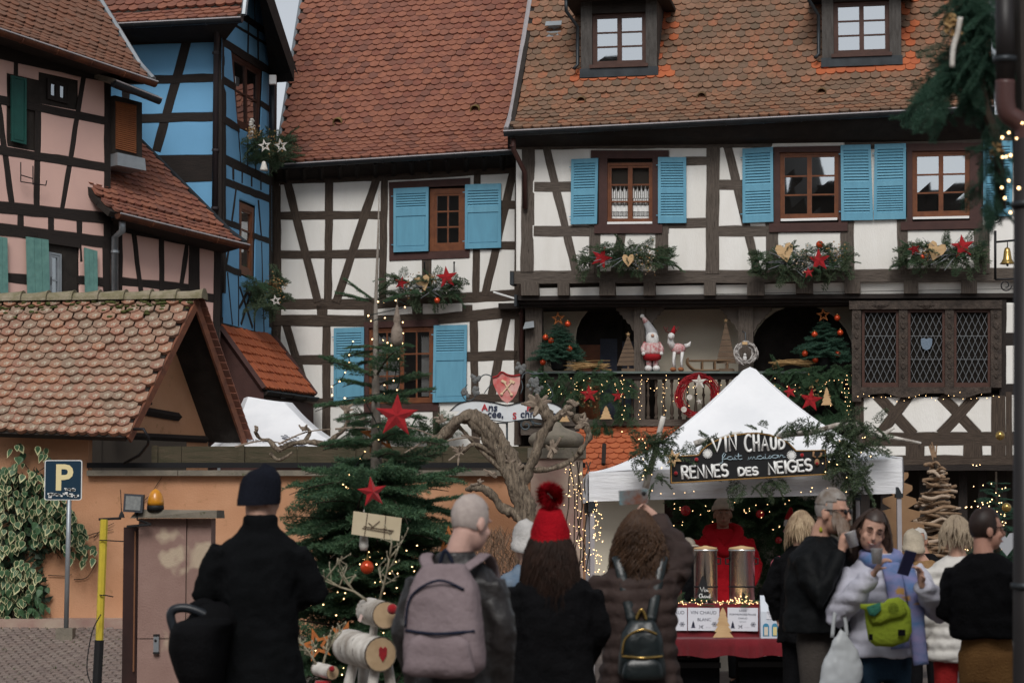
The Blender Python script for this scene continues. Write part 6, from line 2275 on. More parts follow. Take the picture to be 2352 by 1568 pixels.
RS = thing('small_log_reindeer', 'small birch-log reindeer with a red nose and red scarf, far below the tree', 'reindeer figure', V((rp(744, 1190).x, YR, 0)))
log_part('head', rp(728, 1535, .1), rp(764, 1544, -.06), 16 * kR, RS)
m = MB()
m.ball(rp(762, 1535, -.11), 7 * kR, 12, 8)
m.build('nose', M['red_felt'], RS, smooth=True)
m = MB()
m.lathe([(.05, -.05), (.055, -.02), (.05, .01)], rp(742, 1566, 0), 14)
m.build('scarf', M['red_felt'], RS, smooth=True)
log_part('body', rp(725, 1600, .15), rp(760, 1606, -.06), 22 * kR, RS)
for a in (728, 755):
 m = MB()
 p = rp(a, 1612, .03)
 log(m, p, V((p.x, p.y, 0)), .025)
 m.build('leg', M['birch'], RS, smooth=True)
twig_antler(RS, rp(728, 1528, .06), (-.6, 0, .7), .16, M['antler'])
twig_antler(RS, rp(742, 1526, .04), (.1, 0, 1), .18, M['antler'])
# mulled-wine marquee
YM = 21.6
MQ = thing('market_tent', 'white peaked market tent hung with greenery and a black sign', 'tent', V((at(1713, 1190, YM).x, YM + 1.5, 0)))
fl, fr2 = at(1353, 1086, YM + .12), at(2072, 1052, YM - .12)
bk = V((0.05, 2.95, 0))
br_, bl2 = fr2 + bk, fl + bk
zE = (fl.z + fr2.z) / 2
apx = at(1722, 836, YM + 1.5)
cen = (fl + fr2 + br_ + bl2) / 4
def side(a, b, name):
 m = MB()
 n, r_ = 16, 22
 vs = []
 for j in range(r_ + 1):
  t = j / r_
  h = t ** 1.55
  if t > .93:
   h = .93 ** 1.55 + (1 - .93 ** 1.55) * (1 - ((1 - t) / .07) ** 2) * .75
  for i in range(n + 1):
   s = i / n
   p = a.lerp(b, s)
   q = p.lerp(V((apx.x, apx.y, p.z)), t)
   z = p.z + (apx.z - p.z) * h + (.022 * mnoise.noise(q * 2.2) + .008 * mnoise.noise(V((q.x * 9, q.y * 2, q.z * 2)))) * (1 - t) - .03 * sin(pi * s) * (1 - t) * t * 3
   vs.append(V((q.x, q.y, z)))
 m.add(vs, [(j * (n + 1) + i, j * (n + 1) + i + 1, (j + 1) * (n + 1) + i + 1, (j + 1) * (n + 1) + i) for j in range(r_) for i in range(n)])
 return m.build(name, M['canvas'], MQ, smooth=True)
side(fl, fr2, 'canopy')
side(fr2, br_, 'canopy')
side(br_, bl2, 'canopy')
side(bl2, fl, 'canopy')
for p in (fl, fr2, br_, bl2):
 m = MB()
 m.tube([V((p.x + (apx.x - p.x) * t, p.y + (apx.y - p.y) * t, p.z + (apx.z - p.z) * t ** 1.55 + .004)) for t in np.linspace(0, .92, 24)], .008, 5)
 m.build('seam', M['canvas'], MQ)
M['canvas2'] = mk('creased_canvas', (.84, .85, .87), (.76, .77, .80), 2.2, .75, .6, 5, stretch=(.6, .6, 5), trans=.08)
def valance(a, b, d0, d1):
 m = MB()
 n = 40
 out = (b - a).normalized().cross(V((0, 0, 1)))
 vs = []
 for j in range(4):
  for i in range(n + 1):
   p = a.lerp(b, i / n) - V((0, 0, (d0 + (d1 - d0) * i / n) * j / 3))
   vs.append(p + out * (.012 + .018 * mnoise.noise(p * 5) * j / 3 + .01 * mnoise.noise(p * 14)))
 m.add(vs, [(j * (n + 1) + i, j * (n + 1) + i + 1, (j + 1) * (n + 1) + i + 1, (j + 1) * (n + 1) + i) for j in range(3) for i in range(n)])
 m.build('valance', M['canvas2'], MQ, smooth=True)
valance(fl, fr2, .27, .33)
valance(fr2, br_, .30, .27)
valance(bl2, fl, .27, .27)
for p in (fl, fr2, br_, bl2):
 q = V((p.x, p.y, 0)) + (cen - p) * V((1, 1, 0)).length * 0
 q = V((p.x + (.03 if p.x < cen.x else -.03), p.y + (.03 if p.y < cen.y else -.03), 0))
 m = MB()
 m.box(q + V((0, 0, p.z / 2)), (.042, .042, p.z))
 lg = m.build('leg', M['flash'], MQ)
 m = MB()
 m.box(q + V((0, 0, p.z - .32)), (.07, .07, .10))
 m.build('bracket', M['gutter'], lg)
m = MB()
m.tube([fl + V((.03, .03, -.20)), fr2 + V((-.03, .03, -.20))], .018, 6)
m.build('truss', M['flash'], MQ)
VS = thing('menu_board', 'black arched board painted VIN CHAUD fait maison RENNES DES NEIGES', 'sign', at(1713, 1080, YM - .28))
Yb = YM - .30
def B_(x, y, dy=0.0):
 return at(1505.3 + x * .18424, 969.0 + y * .18424, Yb + dy)
ol = [(185, 768), (2150, 655), (2130, 345), (1762, 352), (1650, 240), (1550, 190), (1420, 148), (1270, 127), (1130, 132), (1000, 150), (860, 182), (740, 228), (640, 285), (570, 350), (530, 408), (250, 425), (180, 440)]
m = MB()
m.prism([B_(*p) for p in ol], V((0, .018, 0)))
m.build('board', mk('black_board_paint', (.007, .007, .008), None, rough=.6), VS)
m = MB()
cxy = (1160, 480)
rim = [(cxy[0] + (x - cxy[0]) * .985, cxy[1] + (y - cxy[1]) * .965) for x, y in ol]
m.tube([B_(*p, -.004) for p in rim + rim[:1]], .005, 5)
m.build('gilt_edge', mk('gilt_edge', (.38, .21, .06), None, rough=.5), VS)
M['chalk'] = mk('white_lettering', (.86, .86, .84), (.78, .78, .76), 30, .8)
M['chalk_blue'] = mk('pale_blue_lettering', (.42, .55, .62), None, rough=.8)
def word(s, x, y, x2, y2, h, w, mat, adv=None, gap=.3, nm='lettering', lift=None):
 O, E = B_(x, y, -.006), B_(x2, y2, -.006)
 X = (E - O).normalized()
 Y_ = V((0, 0, 1))
 Y_ = (Y_ - X * Y_.dot(X)).normalized()
 size = h * .18424 * Yb / F
 tot = (E - O).length
 wd = lambda a: sum((.55 if c == ' ' else max(p[0] for st in GL[c] for p in st) * a + gap) for c in s) - gap
 a = 1.0
 for _ in range(30):
  a *= (tot / size / max(wd(a), .01)) ** .8
  a = min(max(a, .3), 3)
 m = MB()
 strokes(m, s, a, O, X, Y_, size, w * .18424 * Yb / F, gap, lift)
 return m.build(nm, mat, VS, smooth=True)
word('VIN', 712, 372, 1008, 360, 158, 32, M['chalk'], lift=lambda i: ((-.0, 1.0), (.004, 1.1), (.01, 1.15))[i])
word('CHAUD', 1122, 365, 1610, 348, 175, 32, M['chalk'], lift=lambda i: ((0, 1.15), (.006, 1.08), (.008, .95), (.012, .8), (.014, .62))[i], gap=.22)
word('RENNES', 338, 700, 905, 672, 145, 34, M['chalk'], gap=.2)
word('DES', 1040, 665, 1278, 656, 92, 30, M['chalk'], gap=.25)
word('NEIGES', 1418, 645, 1950, 600, 138, 34, M['chalk'], gap=.2)
word('fait', 820, 470, 1080, 465, 78, 9, M['chalk_blue'], gap=.05)
word('maison', 1155, 468, 1620, 440, 78, 9, M['chalk_blue'], gap=.03)
for cx_, cy_ in ((650, 392), (1698, 412)):
 m = MB()
 for k in range(8):
  a = pi * k / 8
  d = V((cos(a), 0, sin(a))) * .045
  c = B_(cx_, cy_, -.008)
  m.tube([c - d, c + d], .0045, 5)
 for k in range(16):
  a = pi * k / 8
  c = B_(cx_, cy_, -.008)
  for rr in (.028, .038):
   m.ball(c + V((cos(a), 0, sin(a))) * rr, .005, 6, 4)
 m.build('snowflake', M['chalk'], VS)
for x, y in ((512, 466), (255, 638), (1828, 412)):
 m = MB()
 m.ball(B_(x, y, -.012), .019, 12, 8)
 m.build('red_pompom', M['red_felt'], VS, smooth=True)
m = MB()
rw = mk('brown_felt_reindeer', (.30, .17, .09), None)
m.ball(B_(2015, 500, -.012), .03, 12, 8, (.8, .4, 1.1))
m.tube([B_(2000, 440, -.01), B_(1965, 420, -.01), B_(1975, 365, -.01)], .010, 6)
m.tube([B_(2035, 440, -.01), B_(2065, 420, -.01), B_(2070, 380, -.01)], .010, 6)
m.build('felt_reindeer', rw, VS, smooth=True)
m = MB()
m.ball(B_(2015, 515, -.028), .014, 10, 8)
m.build('felt_nose', M['red_felt'], VS, smooth=True)
m = MB()
star(m, B_(222, 448, -.02), .085, (0, -1, 0), .15, .012, 6, .45, hole=.45)
m.build('star', M['plywood'], VS)
BP = [((1483, 1120), (1524, 957), 'slim birch pole tilted at the left of the black sign'), ((1975, 1035), (1968, 970), 'short birch stump upright behind the right end of the tent greenery'), ((1780, 1005), (1945, 975), 'pale birch branch lying along the tent front above the sign'), ((1940, 975), (2045, 1008), 'forked birch branch jutting out to the right of the tent'), ((1595, 1020), (1700, 998), 'birch branch end resting at the left shoulder of the black sign')]
for a, b, lb in BP:
 p, q = at(*a, YM - .15), at(*b, YM - .18)
 m = MB()
 pts = [p.lerp(q, t) + V((0, 0, .012 * sin(t * 9))) for t in np.linspace(0, 1, 8)]
 m.tube(pts, [.032 - .008 * t for t in np.linspace(0, 1, 8)], 8)
 if 'forked' in lb:
  m.tube([pts[4], pts[4] + V((.14, 0, .01)), pts[4] + V((.22, 0, .06))], [.024, .020, .014], 7)
  m.tube([pts[6], pts[6] + V((.35, 0, -.07))], [.02, .012], 7)
 tag(m.build('birch_branch', M['birch'], smooth=True), lb, 'branch', 'birch branches on the market tent')
def garland_things(name, label, cat, base, spots, kind, mat, extra=None, group=None):
 g = thing(name, label, cat, base, group=group)
 tri_obj('greenery', spread(kind, spots), mat, g)
 return g
sp = []
for (x0, y0, x1, y1, n, L0, L1) in ((1455, 1010, 1560, 1030, 24, .12, .26), (1462, 1030, 1520, 1110, 20, .10, .22), (1890, 1005, 2000, 1025, 26, .12, .28), (1910, 1030, 1985, 1110, 30, .12, .28), (1640, 1108, 1800, 1105, 16, .12, .22), (1560, 1018, 1760, 985, 14, .1, .2), (1800, 985, 1900, 965, 14, .1, .25), (1930, 960, 2020, 985, 12, .15, .3)):
 for k in range(n):
  t = random.random()
  c = at(x0 + (x1 - x0) * t + random.gauss(0, 8), y0 + (y1 - y0) * t + random.gauss(0, 6), YM - .16 - random.uniform(0, .16))
  d = V((random.gauss(0, .8), random.gauss(-.3, .3), random.gauss(-.35, .6)))
  sp.append((c, d, random.uniform(L0, L1), random.uniform(-1, 1)))
TG = garland_things('tent_garland', 'loose cypress greenery tied along the front of the market tent', 'garland', at(1713, 1010, YM - .2), sp, 'cyp', M['cypress'])
pts = []
for k in range(28):
 a = random.choice(((1470, 1020), (1500, 1080), (1480, 1060), (1925, 1060), (1960, 1030), (1905, 1090), (1560, 1105), (1880, 1115)))
 pts.append(at(a[0] + random.gauss(0, 24), a[1] + random.gauss(0, 22), YM - .36))
for x, y in ((1518, 1133), (1548, 1133), (1573, 1131), (1840, 1130), (1862, 1128), (1900, 1120)):
 pts.append(at(x, y, YM - .3))
bulbs_obj(pts, .0038, TG)
print('s3e ok')
# window arrangements
def heart_pts(s):
 return [(0, -.55 * s), (.42 * s, -.02 * s), (.5 * s, .28 * s), (.36 * s, .5 * s), (.14 * s, .46 * s), (0, .26 * s), (-.14 * s, .46 * s), (-.36 * s, .5 * s), (-.5 * s, .28 * s), (-.42 * s, -.02 * s)]
def clump(m, c, r, n, sz):
 for k in range(n):
  p = c + V((random.gauss(0, r * .5), random.gauss(0, r * .3), random.gauss(0, r * .5)))
  a = V((random.gauss(0, 1), random.gauss(0, 1), random.gauss(0, 1))).normalized() * sz
  b = a.orthogonal().normalized() * sz
  m.add([p - a * .5 - b * .5, p + a * .5 - b * .5, p + a * .5 + b * .5, p - a * .5 + b * .5], [(0, 1, 2, 3)])
def arrangement(f, label, x0, x1, y0, y1, n, o=.28, stars=(), hearts=(), balls=(), gold=(), pale=(), twigs=0, mat='cypress', kind='cyp', name='window_garland', L=(.16, .36), mixin=.5):
 c = f.at((x0 + x1) / 2, (y0 + y1) / 2, o)
 g = thing(name, label, 'garland', c, group='evergreen arrangements under the windows')
 D_ = c.y
 s = D_ / F
 sp = []
 for k in range(int(n * 1.7)):
  t = random.random()
  p = f.at(x0 + (x1 - x0) * t, y0 + (y1 - y0) * (.2 + .6 * random.random()), o + random.uniform(-.12, .1))
  d = V(((t - .5) * 1.6 + random.gauss(0, .6), random.gauss(-.5, .35), random.gauss(-.15, .55)))
  sp.append((p, d, random.uniform(*L), random.uniform(-1.2, 1.2)))
 kk = int(n * mixin)
 tri_obj('cypress_sprays', spread(kind, sp[kk:]), M[mat], g)
 tri_obj('fir_twigs', spread('fir', sp[:kk]), M['fir'], g)
 if twigs:
  m = MB()
  for k in range(twigs):
   p = f.at(x0 + (x1 - x0) * random.uniform(.25, .75), (y0 + y1) / 2, o + .1)
   d = V((random.choice((-1, 1)) * random.uniform(.5, 1), -.2, random.gauss(0, .28))).normalized()
   m.tube([p, p + d * .18, p + d * .38 + V((0, 0, random.gauss(0, .03)))], [.006, .005, .003], 4)
  tag(m.build('silver_twigs', M['twig'], g), kind='stuff')
 for (x, y, r, rot) in stars:
  m = MB()
  star(m, f.at(x, y, o + .2), r * s, f.n, rot, .025)
  m.build('red_star', M['red_felt'], g)
 for (x, y, r, rot) in hearts:
  m = MB()
  X = f.u * cos(rot) + V((0, 0, 1)) * sin(rot)
  Y_ = V((0, 0, 1)) * cos(rot) - f.u * sin(rot)
  flat_shape(m, heart_pts(r * 2 * s), f.at(x, y, o + .19), X, Y_, .012)
  m.build('wooden_heart', M['plywood'], g)
 for (x, y, r) in balls:
  m = MB()
  m.ball(f.at(x, y, o + .16), r * s, 14, 10)
  m.build('red_bauble', M['bauble_red'], g, smooth=True)
 for lst, mt, nm in ((gold, 'gold_leaf', 'dried_hydrangea'), (pale, 'pale_leaf', 'dried_flowers')):
  for (x, y, r) in lst:
   m = MB()
   clump(m, f.at(x, y, o + .12), r * s * 1.5, 70, .028)
   tag(m.build(nm, M[mt], g), kind='stuff')
 return g
arrangement(fW, 'evergreen arrangement with two red stars under the upper window of the red-roofed house', 890, 1050, 625, 695, 60, stars=((921, 650, 17, -.25), (1026, 637, 27, .1)), hearts=((972, 650, 17, .25),), balls=((1004, 690, 7),), gold=((945, 655, 16), (990, 640, 8)), twigs=16)
arrangement(fW, 'plain dark green window plants half hidden behind the tree', 800, 1035, 955, 1005, 60, L=(.2, .4), mixin=.8)
arrangement(fR, 'evergreen arrangement with one red star under the lace-curtained window', 1345, 1535, 555, 625, 74, stars=((1381, 592, 27, -.35),), hearts=((1443, 598, 14, 0),), gold=((1485, 598, 18),), pale=((1490, 608, 12),), twigs=10)
arrangement(fR, 'evergreen arrangement with heart, two red stars and bauble under the middle window', 1745, 1950, 555, 650, 84, stars=((1881, 597, 28, .05), (1857, 626, 14, .1)), hearts=((1803, 580, 21, .2),), balls=((1883, 562, 9),), gold=((1917, 580, 17),), pale=((1845, 595, 17),), twigs=34)
arrangement(fR, 'evergreen arrangement with wooden heart and red star under the rightmost window', 2080, 2250, 545, 620, 74, stars=((2211, 566, 29, .1), (2100, 572, 16, .3)), hearts=((2150, 577, 21, -.35),), balls=((2118, 590, 6),), gold=((2126, 580, 13),), twigs=12)
def blue_arr(label, x0, x1, y0, y1, n, silver, gold):
 g = arrangement(fBG, label, x0, x1, y0, y1, n, o=.25, gold=gold, L=(.16, .36))
 for x, y, r in silver:
  m = MB()
  star(m, fBG.at(x, y, .55), r * .0075, (.3, -1, 0), .2, .02, hole=.5)
  m.build('silver_star', M['white_wood'], g)
 return g
g1b = blue_arr('evergreen arrangement with silver stars and a bell on the upper blue gable window', 585, 660, 285, 395, 64, ((608, 335, 16), (645, 335, 18)), ((627, 333, 20), (580, 302, 10)))
m = MB()
p = fBG.at(606, 392, .5)
m.lathe([(.075, 0), (.065, .03), (.045, .10), (.03, .15), (.01, .165)], p, 14)
m.build('white_bell', M['white_wood'], g1b, smooth=True)
m = MB()
for k in range(14):
 m.ball(fBG.at(578 + random.gauss(0, 3), 275 + k * 3, .3), .035, 6, 4, (1, .6, .8))
tag(m.build('white_garland', M['white_wood'], g1b), kind='stuff')
blue_arr('evergreen arrangement with dried flowers on the lower blue gable window', 590, 645, 620, 720, 54, ((633, 690, 14),), ((632, 665, 16), (628, 650, 10)))
# gallery decoration
def g_at(x, y, o=.1):
 return g1.at(x, y, o)
gk = g_at(1500, 850).y / F
def rail_garland(label, x0, x1, ya, yb, stars, tree, n, spill):
 c = g_at((x0 + x1) / 2, ya)
 g = thing('rail_garland', label, 'garland', c, group='garlands on the gallery rail')
 sp = []
 for k in range(n):
  x = random.uniform(x0, x1)
  t = random.random() ** 1.3
  yy = ya + (yb - ya) * t
  sp.append((g_at(x, yy, random.uniform(.06, .2)), V((random.gauss(0, .7), random.gauss(-.5, .3), random.gauss(-.5, .5))), random.uniform(.16, .36), random.uniform(-1, 1)))
 for x, y, m_ in spill:
  for k in range(m_):
   sp.append((g_at(x + random.gauss(0, 14), y + random.gauss(0, 14), .15), V((random.gauss(0, .5), -.3, -.8)), random.uniform(.15, .3), random.uniform(-1, 1)))
 tri_obj('fir_twigs', spread('fir', sp), M['fir'], g)
 for (x, y, r, rot) in stars:
  m = MB()
  star(m, g_at(x, y, .34), r * gk, fR.n, rot, .025)
  m.build('red_star', M['red_felt'], g)
 for (x, y, w, h) in tree:
  m = MB()
  flat_shape(m, pine_shape(w * gk, h * gk, 4), g_at(x, y, .36), fR.u, V((0, 0, 1)), .012)
  m.build('plywood_fir', M['plywood'], g)
 m = MB()
 clump(m, g_at((x0 + x1) / 2 + 10, ya + 50, .3), .2, 60, .03)
 tag(m.build('dried_flowers', M['gold_leaf'], g), kind='stuff')
 return g
GA = rail_garland('fir garland with two red stars on the left half of the gallery rail', 1235, 1440, 858, 915, ((1353, 905, 23, .05), (1419, 909, 16, 0)), ((1392, 962, 30, 30), (1297, 968, 24, 34)), 150, ((1380, 970, 22), (1260, 925, 20), (1425, 940, 14)))
GB = rail_garland('fir garland with red stars and pale wooden fir, right half of gallery rail', 1770, 1955, 845, 920, ((1814, 900, 17, .2), (1862, 918, 28, -.15)), ((1899, 930, 26, 40),), 160, ((1900, 955, 34), (1930, 930, 16), (1850, 960, 14)))
LG = thing('gallery_lights', 'fairy lights strung along the gallery rail and balusters', 'fairy lights', g_at(1600, 870, .1))
pts = []
for k in range(100):
 x = random.uniform(1250, 1955)
 if 1690 < x < 1770:
  continue
 pts.append(g_at(x, 868 + abs(random.gauss(0, 30)), random.uniform(.22, .4)))
for xx in (1430, 1470, 1525, 1950, 1944):
 for k in range(11):
  pts.append(g_at(xx + random.gauss(0, 3), 862 + k * 10, .28))
for k in range(26):
 pts.append(fO.at(1970 + k * 13 + random.gauss(0, 2), 911 + random.gauss(0, 4) + 4 * sin(k), .1))
bulbs_obj(pts, .0048, LG)
def potted_fir(label, x, yb, yt, balls, o, w):
 base = g_at(x, yb, o)
 top = g_at(x - 2, yt, o)
 H_ = top.z - base.z
 t = thing('potted_fir', label, 'tree', base, group='potted firs in the gallery')
 s = base.y / F
 m = MB()
 m.lathe([(.11, 0), (.14, .04), (.155, .2), (.165, .24), (.15, .25)], base, 16)
 m.build('pot', M['black'], t, smooth=True)
 m = MB()
 m.tube([base + V((0, 0, .2)), top], [.02, .006], 6)
 m.build('trunk', M['bark_dark'], t)
 sp = []
 for k in range(120):
  z = .20 + .72 * (k / 120)
  a = k * 2.4
  r = w * s * (1.02 - z) * random.uniform(.8, 1.15) + .04
  sp.append((base + V((0, 0, z * H_)), V((cos(a), sin(a), random.uniform(-.05, .3))), r * 1.25, random.uniform(-.6, .6)))
 tri_obj('crown', spread('fir', sp), M['fir_blue'], t)
 for bx, by in balls:
  m = MB()
  p = g_at(bx, by, o + .18)
  m.ball(p, .055, 14, 10)
  b = m.build('bauble', M['bauble_red'], t, smooth=True)
  m = MB()
  m.tube([p + V((0, 0, .05)), p + V((0, 0, .075))], .014, 6)
  m.build('cap', M['bauble_gold'], b)
 m = MB()
 star(m, top + V((0, 0, .05)), .13, fR.n, .05, .02, hole=.55)
 m.build('star', M['wicker'], t)
 return t
potted_fir('small potted fir with copper baubles at the left end of the gallery', 1284, 850, 738, ((1253, 775), (1266, 783), (1304, 744), (1308, 802), (1247, 832)), -.02, 62)
potted_fir('small potted fir with copper baubles at the right end of the gallery beside the oriel', 1893, 850, 730, ((1923, 730), (1871, 768), (1930, 764), (1849, 812), (1873, 826), (1924, 813)), -.02, 66)
def gpt(x, y, o=.0):
 return g_at(x, y, o)
GN = thing('gnome_figure', 'cloth gnome in a tall drooping striped hat standing on the gallery rail', 'figure', gpt(1498, 853))
b0 = gpt(1498, 853)
M['red_knit'] = mk('red_knit', (.36, .015, .02), (.30, .01, .016), 20, .95, .5, 80)
M['white_fluff'] = mk('white_fleece', (.72, .71, .69), (.62, .61, .60), 20, .95, .8, 50)
M['nordic'] = mk('red_white_nordic_knit', (.62, .55, .53), (.40, .05, .06), 18, .95, .4, 60)
M['grey_knit'] = mk('grey_knit', (.40, .40, .41), (.31, .31, .32), 20, .95, .5, 80)
for dx in (-.07, .07):
 m = MB()
 m.ball(b0 + V((dx, -.03, .05)), .075, 12, 8, (.9, 1.2, .8))
 m.build('boot', M['white_fluff'], GN, smooth=True)
 m = MB()
 m.tube([b0 + V((dx * .8, 0, .08)), b0 + V((dx * .9, 0, .22))], .05, 10)
 m.build('leg', M['nordic'], GN, smooth=True)
m = MB()
m.lathe([(.10, .19), (.155, .22), (.165, .27), (.16, .31)], b0, 18)
m.build('trousers', M['red_knit'], GN, smooth=True)
m = MB()
m.lathe([(.162, .30), (.168, .34), (.165, .42), (.14, .50), (.08, .56)], b0, 18)
m.build('jumper', M['nordic'], GN, smooth=True)
for dx in (-.15, .15):
 m = MB()
 m.tube([b0 + V((dx * .75, 0, .5)), b0 + V((dx * 1.08, -.04, .40)), b0 + V((dx * 1.05, -.08, .33))], [.045, .045, .04], 10)
 m.build('arm', M['nordic'], GN, smooth=True)
 m = MB()
 m.ball(b0 + V((dx * 1.05, -.09, .31)), .035, 10, 8)
 m.build('mitten', M['white_fluff'], GN, smooth=True)
m = MB()
m.lathe([(.035, -.13), (.09, -.07), (.115, .02), (.11, .10), (.07, .16)], b0 + V((0, -.07, .52)), 16, sy=.7)
m.build('beard', M['white_fluff'], GN, smooth=True)
m = MB()
m.ball(b0 + V((0, -.155, .625)), .028, 10, 8)
m.build('nose', mk('skin_felt', (.55, .33, .24), None), GN, smooth=True)
m = MB()
hat = [b0 + V((0, 0, .60)), b0 + V((-.01, 0, .68)), b0 + V((-.05, 0, .78)), b0 + V((-.10, 0, .87))]
m.tube(hat, [.125, .105, .075, .055], 14)
m.build('hat', M['grey_knit'], GN, smooth=True)
m = MB()
m.tube([hat[-1] - V((-.004, 0, .008)), hat[-1] + V((-.03, 0, .05)), hat[-1] + V((-.055, 0, .085))], [.056, .042, .03], 12)
m.build('hat_tip', M['nordic'], GN, smooth=True)
m = MB()
m.ball(hat[-1] + V((-.07, 0, .105)), .04, 10, 8)
m.build('pompom', M['white_fluff'], GN, smooth=True)
RX = thing('plush_reindeer', 'white plush reindeer in a red checked coat beside the gnome', 'figure', gpt(1562, 853))
b0 = gpt(1562, 853)
M['gingham'] = mk('red_gingham', (.60, .50, .48), (.38, .03, .05), 45, .95)
for dx, dy in ((-.10, -.05), (-.08, .05), (.04, -.05), (.05, .05)):
 m = MB()
 m.tube([b0 + V((dx, dy, .34)), b0 + V((dx - .02, dy, .18)), b0 + V((dx - .01, dy, .07))], [.03, .022, .024], 8)
 m.build('leg', M['white_fluff'], RX, smooth=True)
 m = MB()
 m.ball(b0 + V((dx - .03, dy - .02, .035)), .045, 10, 6, (1.2, 1, .8))
 m.build('hoof', mk('tan_felt', (.27, .10, .04), None), RX, smooth=True)
m = MB()
m.ball(b0 + V((-.03, 0, .40)), .115, 14, 10, (1.15, .8, .85))
m.build('body', M['gingham'], RX, smooth=True)
m = MB()
m.tube([b0 + V((-.11, 0, .42)), b0 + V((-.17, -.02, .52)), b0 + V((-.16, -.03, .60))], [.07, .055, .05], 10)
m.ball(b0 + V((-.155, -.05, .62)), .062, 12, 8, (1, 1.1, 1))
m.ball(b0 + V((-.17, -.11, .60)), .038, 10, 8)
m.build('head', M['white_fluff'], RX, smooth=True)
m = MB()
m.tube([b0 + V((.09, 0, .44)), b0 + V((.16, 0, .47)), b0 + V((.19, 0, .53))], [.05, .035, .008], 8)
m.build('tail', M['white_fluff'], RX, smooth=True)
for sg_ in (-1, 1):
 m = MB()
 c = b0 + V((-.155, -.03, .66))
 m.tube([c, c + V((.09 * sg_, 0, .05)), c + V((.13 * sg_, 0, .13))], .014, 6)
 m.tube([c + V((.09 * sg_, 0, .05)), c + V((.06 * sg_, 0, .12))], .012, 6)
 m.build('antler', mk('brown_felt', (.09, .03, .025), None), RX, smooth=True)
m = MB()
m.lathe([(.05, 0), (.03, .07), (.008, .14)], b0 + V((-.13, -.03, .67)), 10, axis=(.25, 0, 1))
m.build('hat', M['red_knit'], RX, smooth=True)
SL = thing('sledge', 'small wooden sledge lying on the gallery rail behind the reindeer', 'sledge', gpt(1640, 853))
b0 = gpt(1640, 853)
M['sledge'] = mk('brown_sledge_wood', (.19, .115, .06), (.13, .075, .04), 6, .6, stretch=(1, 1, 4))
for dy in (0, .22):
 m = MB()
 m.tube(smooth_path([b0 + V((.36, dy, .025)), b0 + V((-.25, dy, .025)), b0 + V((-.38, dy, .06)), b0 + V((-.46, dy, .16)), b0 + V((-.45, dy, .24))]), .018, 6)
 m.build('runner', M['sledge'], SL, smooth=True)
 for dx in (-.2, .02, .24):
  m = MB()
  m.tube([b0 + V((dx, dy, .03)), b0 + V((dx, dy, .18))], .017, 6)
  m.build('strut', M['sledge'], SL)
for k in range(3):
 m = MB()
 m.box(b0 + V((-.05, k * .10 + .01, .195)), (.75, .07, .018))
 m.build('slat', M['sledge'], SL)
def slat_tree(label, x, yb, w, h, o):
 b0 = gpt(x, yb, o)
 t = thing('slatted_wooden_fir', label, 'wooden fir', b0, group='slatted wooden firs in the gallery')
 s = b0.y / F
 n = 7
 mt = mk('weathered_slat', (.15, .10, .065), (.10, .066, .044), 5, .8, stretch=(1, 1, 6))
 for k in range(n):
  z0, z1 = (.16 + .80 * k / n) * h * s, (.16 + .80 * (k + 1) / n) * h * s - .008
  w0, w1 = w * s * (1 - k / n) * .5 + .012, w * s * (1 - (k + 1) / n) * .5 + .012
  m = MB()
  flat_shape(m, [(-w0, z0), (w0, z0), (w1, z1), (-w1, z1)], b0 + V((0, .003 * (k % 2), 0)), fR.u, V((0, 0, 1)), .02)
  m.build('slat', mt, t)
 m = MB()
 m.box(b0 + V((0, .02, .06)), (.03, .03, .14))
 m.box(b0 + V((0, .0, .025)), (.24, .12, .05))
 m.build('foot', mt, t)
 m = MB()
 star(m, b0 + V((0, 0, h * s)), .045, fR.n, 0, .012)
 m.build('star', M['plywood'], t)
slat_tree('slatted wooden fir to the left of the gnome', 1443, 853, 50, 86, -.02)
slat_tree('taller slatted wooden fir to the right of the sledge', 1668, 853, 42, 118, -.04)
for x, y, lb in ((1353, 846, 'bundle of brown twigs on the rail beside the left potted fir'), (1824, 839, 'bundle of pale twigs on the rail beside the right potted fir')):
 m = MB()
 for k in range(60):
  c = g_at(x, y, .12) + V((random.gauss(0, .06), random.gauss(0, .05), abs(random.gauss(.03, .03))))
  d = V((random.uniform(.8, 1), random.gauss(0, .1), random.gauss(0, .09))) * random.uniform(.22, .36)
  m.tube([c - d, c + V((0, 0, .01)), c + d], [.004, .006, .004], 4)
 tag(m.build('twig_bundle', M['straw']), lb, 'twigs', 'twig bundles on the gallery rail')
WR = thing('white_wreath', 'white bark wreath with a little bird hung above the tent peak', 'wreath', g_at(1713, 810, .3))
c = g_at(1713, 811, .3)
M['bark_white'] = mk('whitewashed_bark', (.55, .53, .51), (.25, .22, .20), 20, .9, .5, 40)
m = MB()
for k in range(150):
 a = random.uniform(0, 2 * pi)
 r = random.gauss(.165, .022)
 p = c + V((cos(a) * r, random.gauss(0, .025), sin(a) * r))
 t = V((-sin(a), random.gauss(0, .3), cos(a))) * random.uniform(.04, .08)
 m.tube([p - t, p + V((0, -.01, 0)), p + t], [.006, .012, .006], 5)
tag(m.build('ring', M['bark_white'], WR), kind='stuff')
m = MB()
m.ball(c + V((-.02, -.03, -.09)), .045, 12, 8, (.8, .8, 1.2))
m.ball(c + V((-.02, -.05, -.03)), .026, 10, 8)
m.build('bird', M['white_fluff'], WR, smooth=True)
m = MB()
m.box(c + V((-.02, -.05, .17)), (.09, .02, .05))
m.build('wooden_tag', M['plywood'], WR)
m = MB()
m.tube([c + V((0, 0, .18)), c + V((0, .05, .36)), c + V((-.05, .05, .38))], .012, 6)
m.build('hook', M['gutter'], WR)
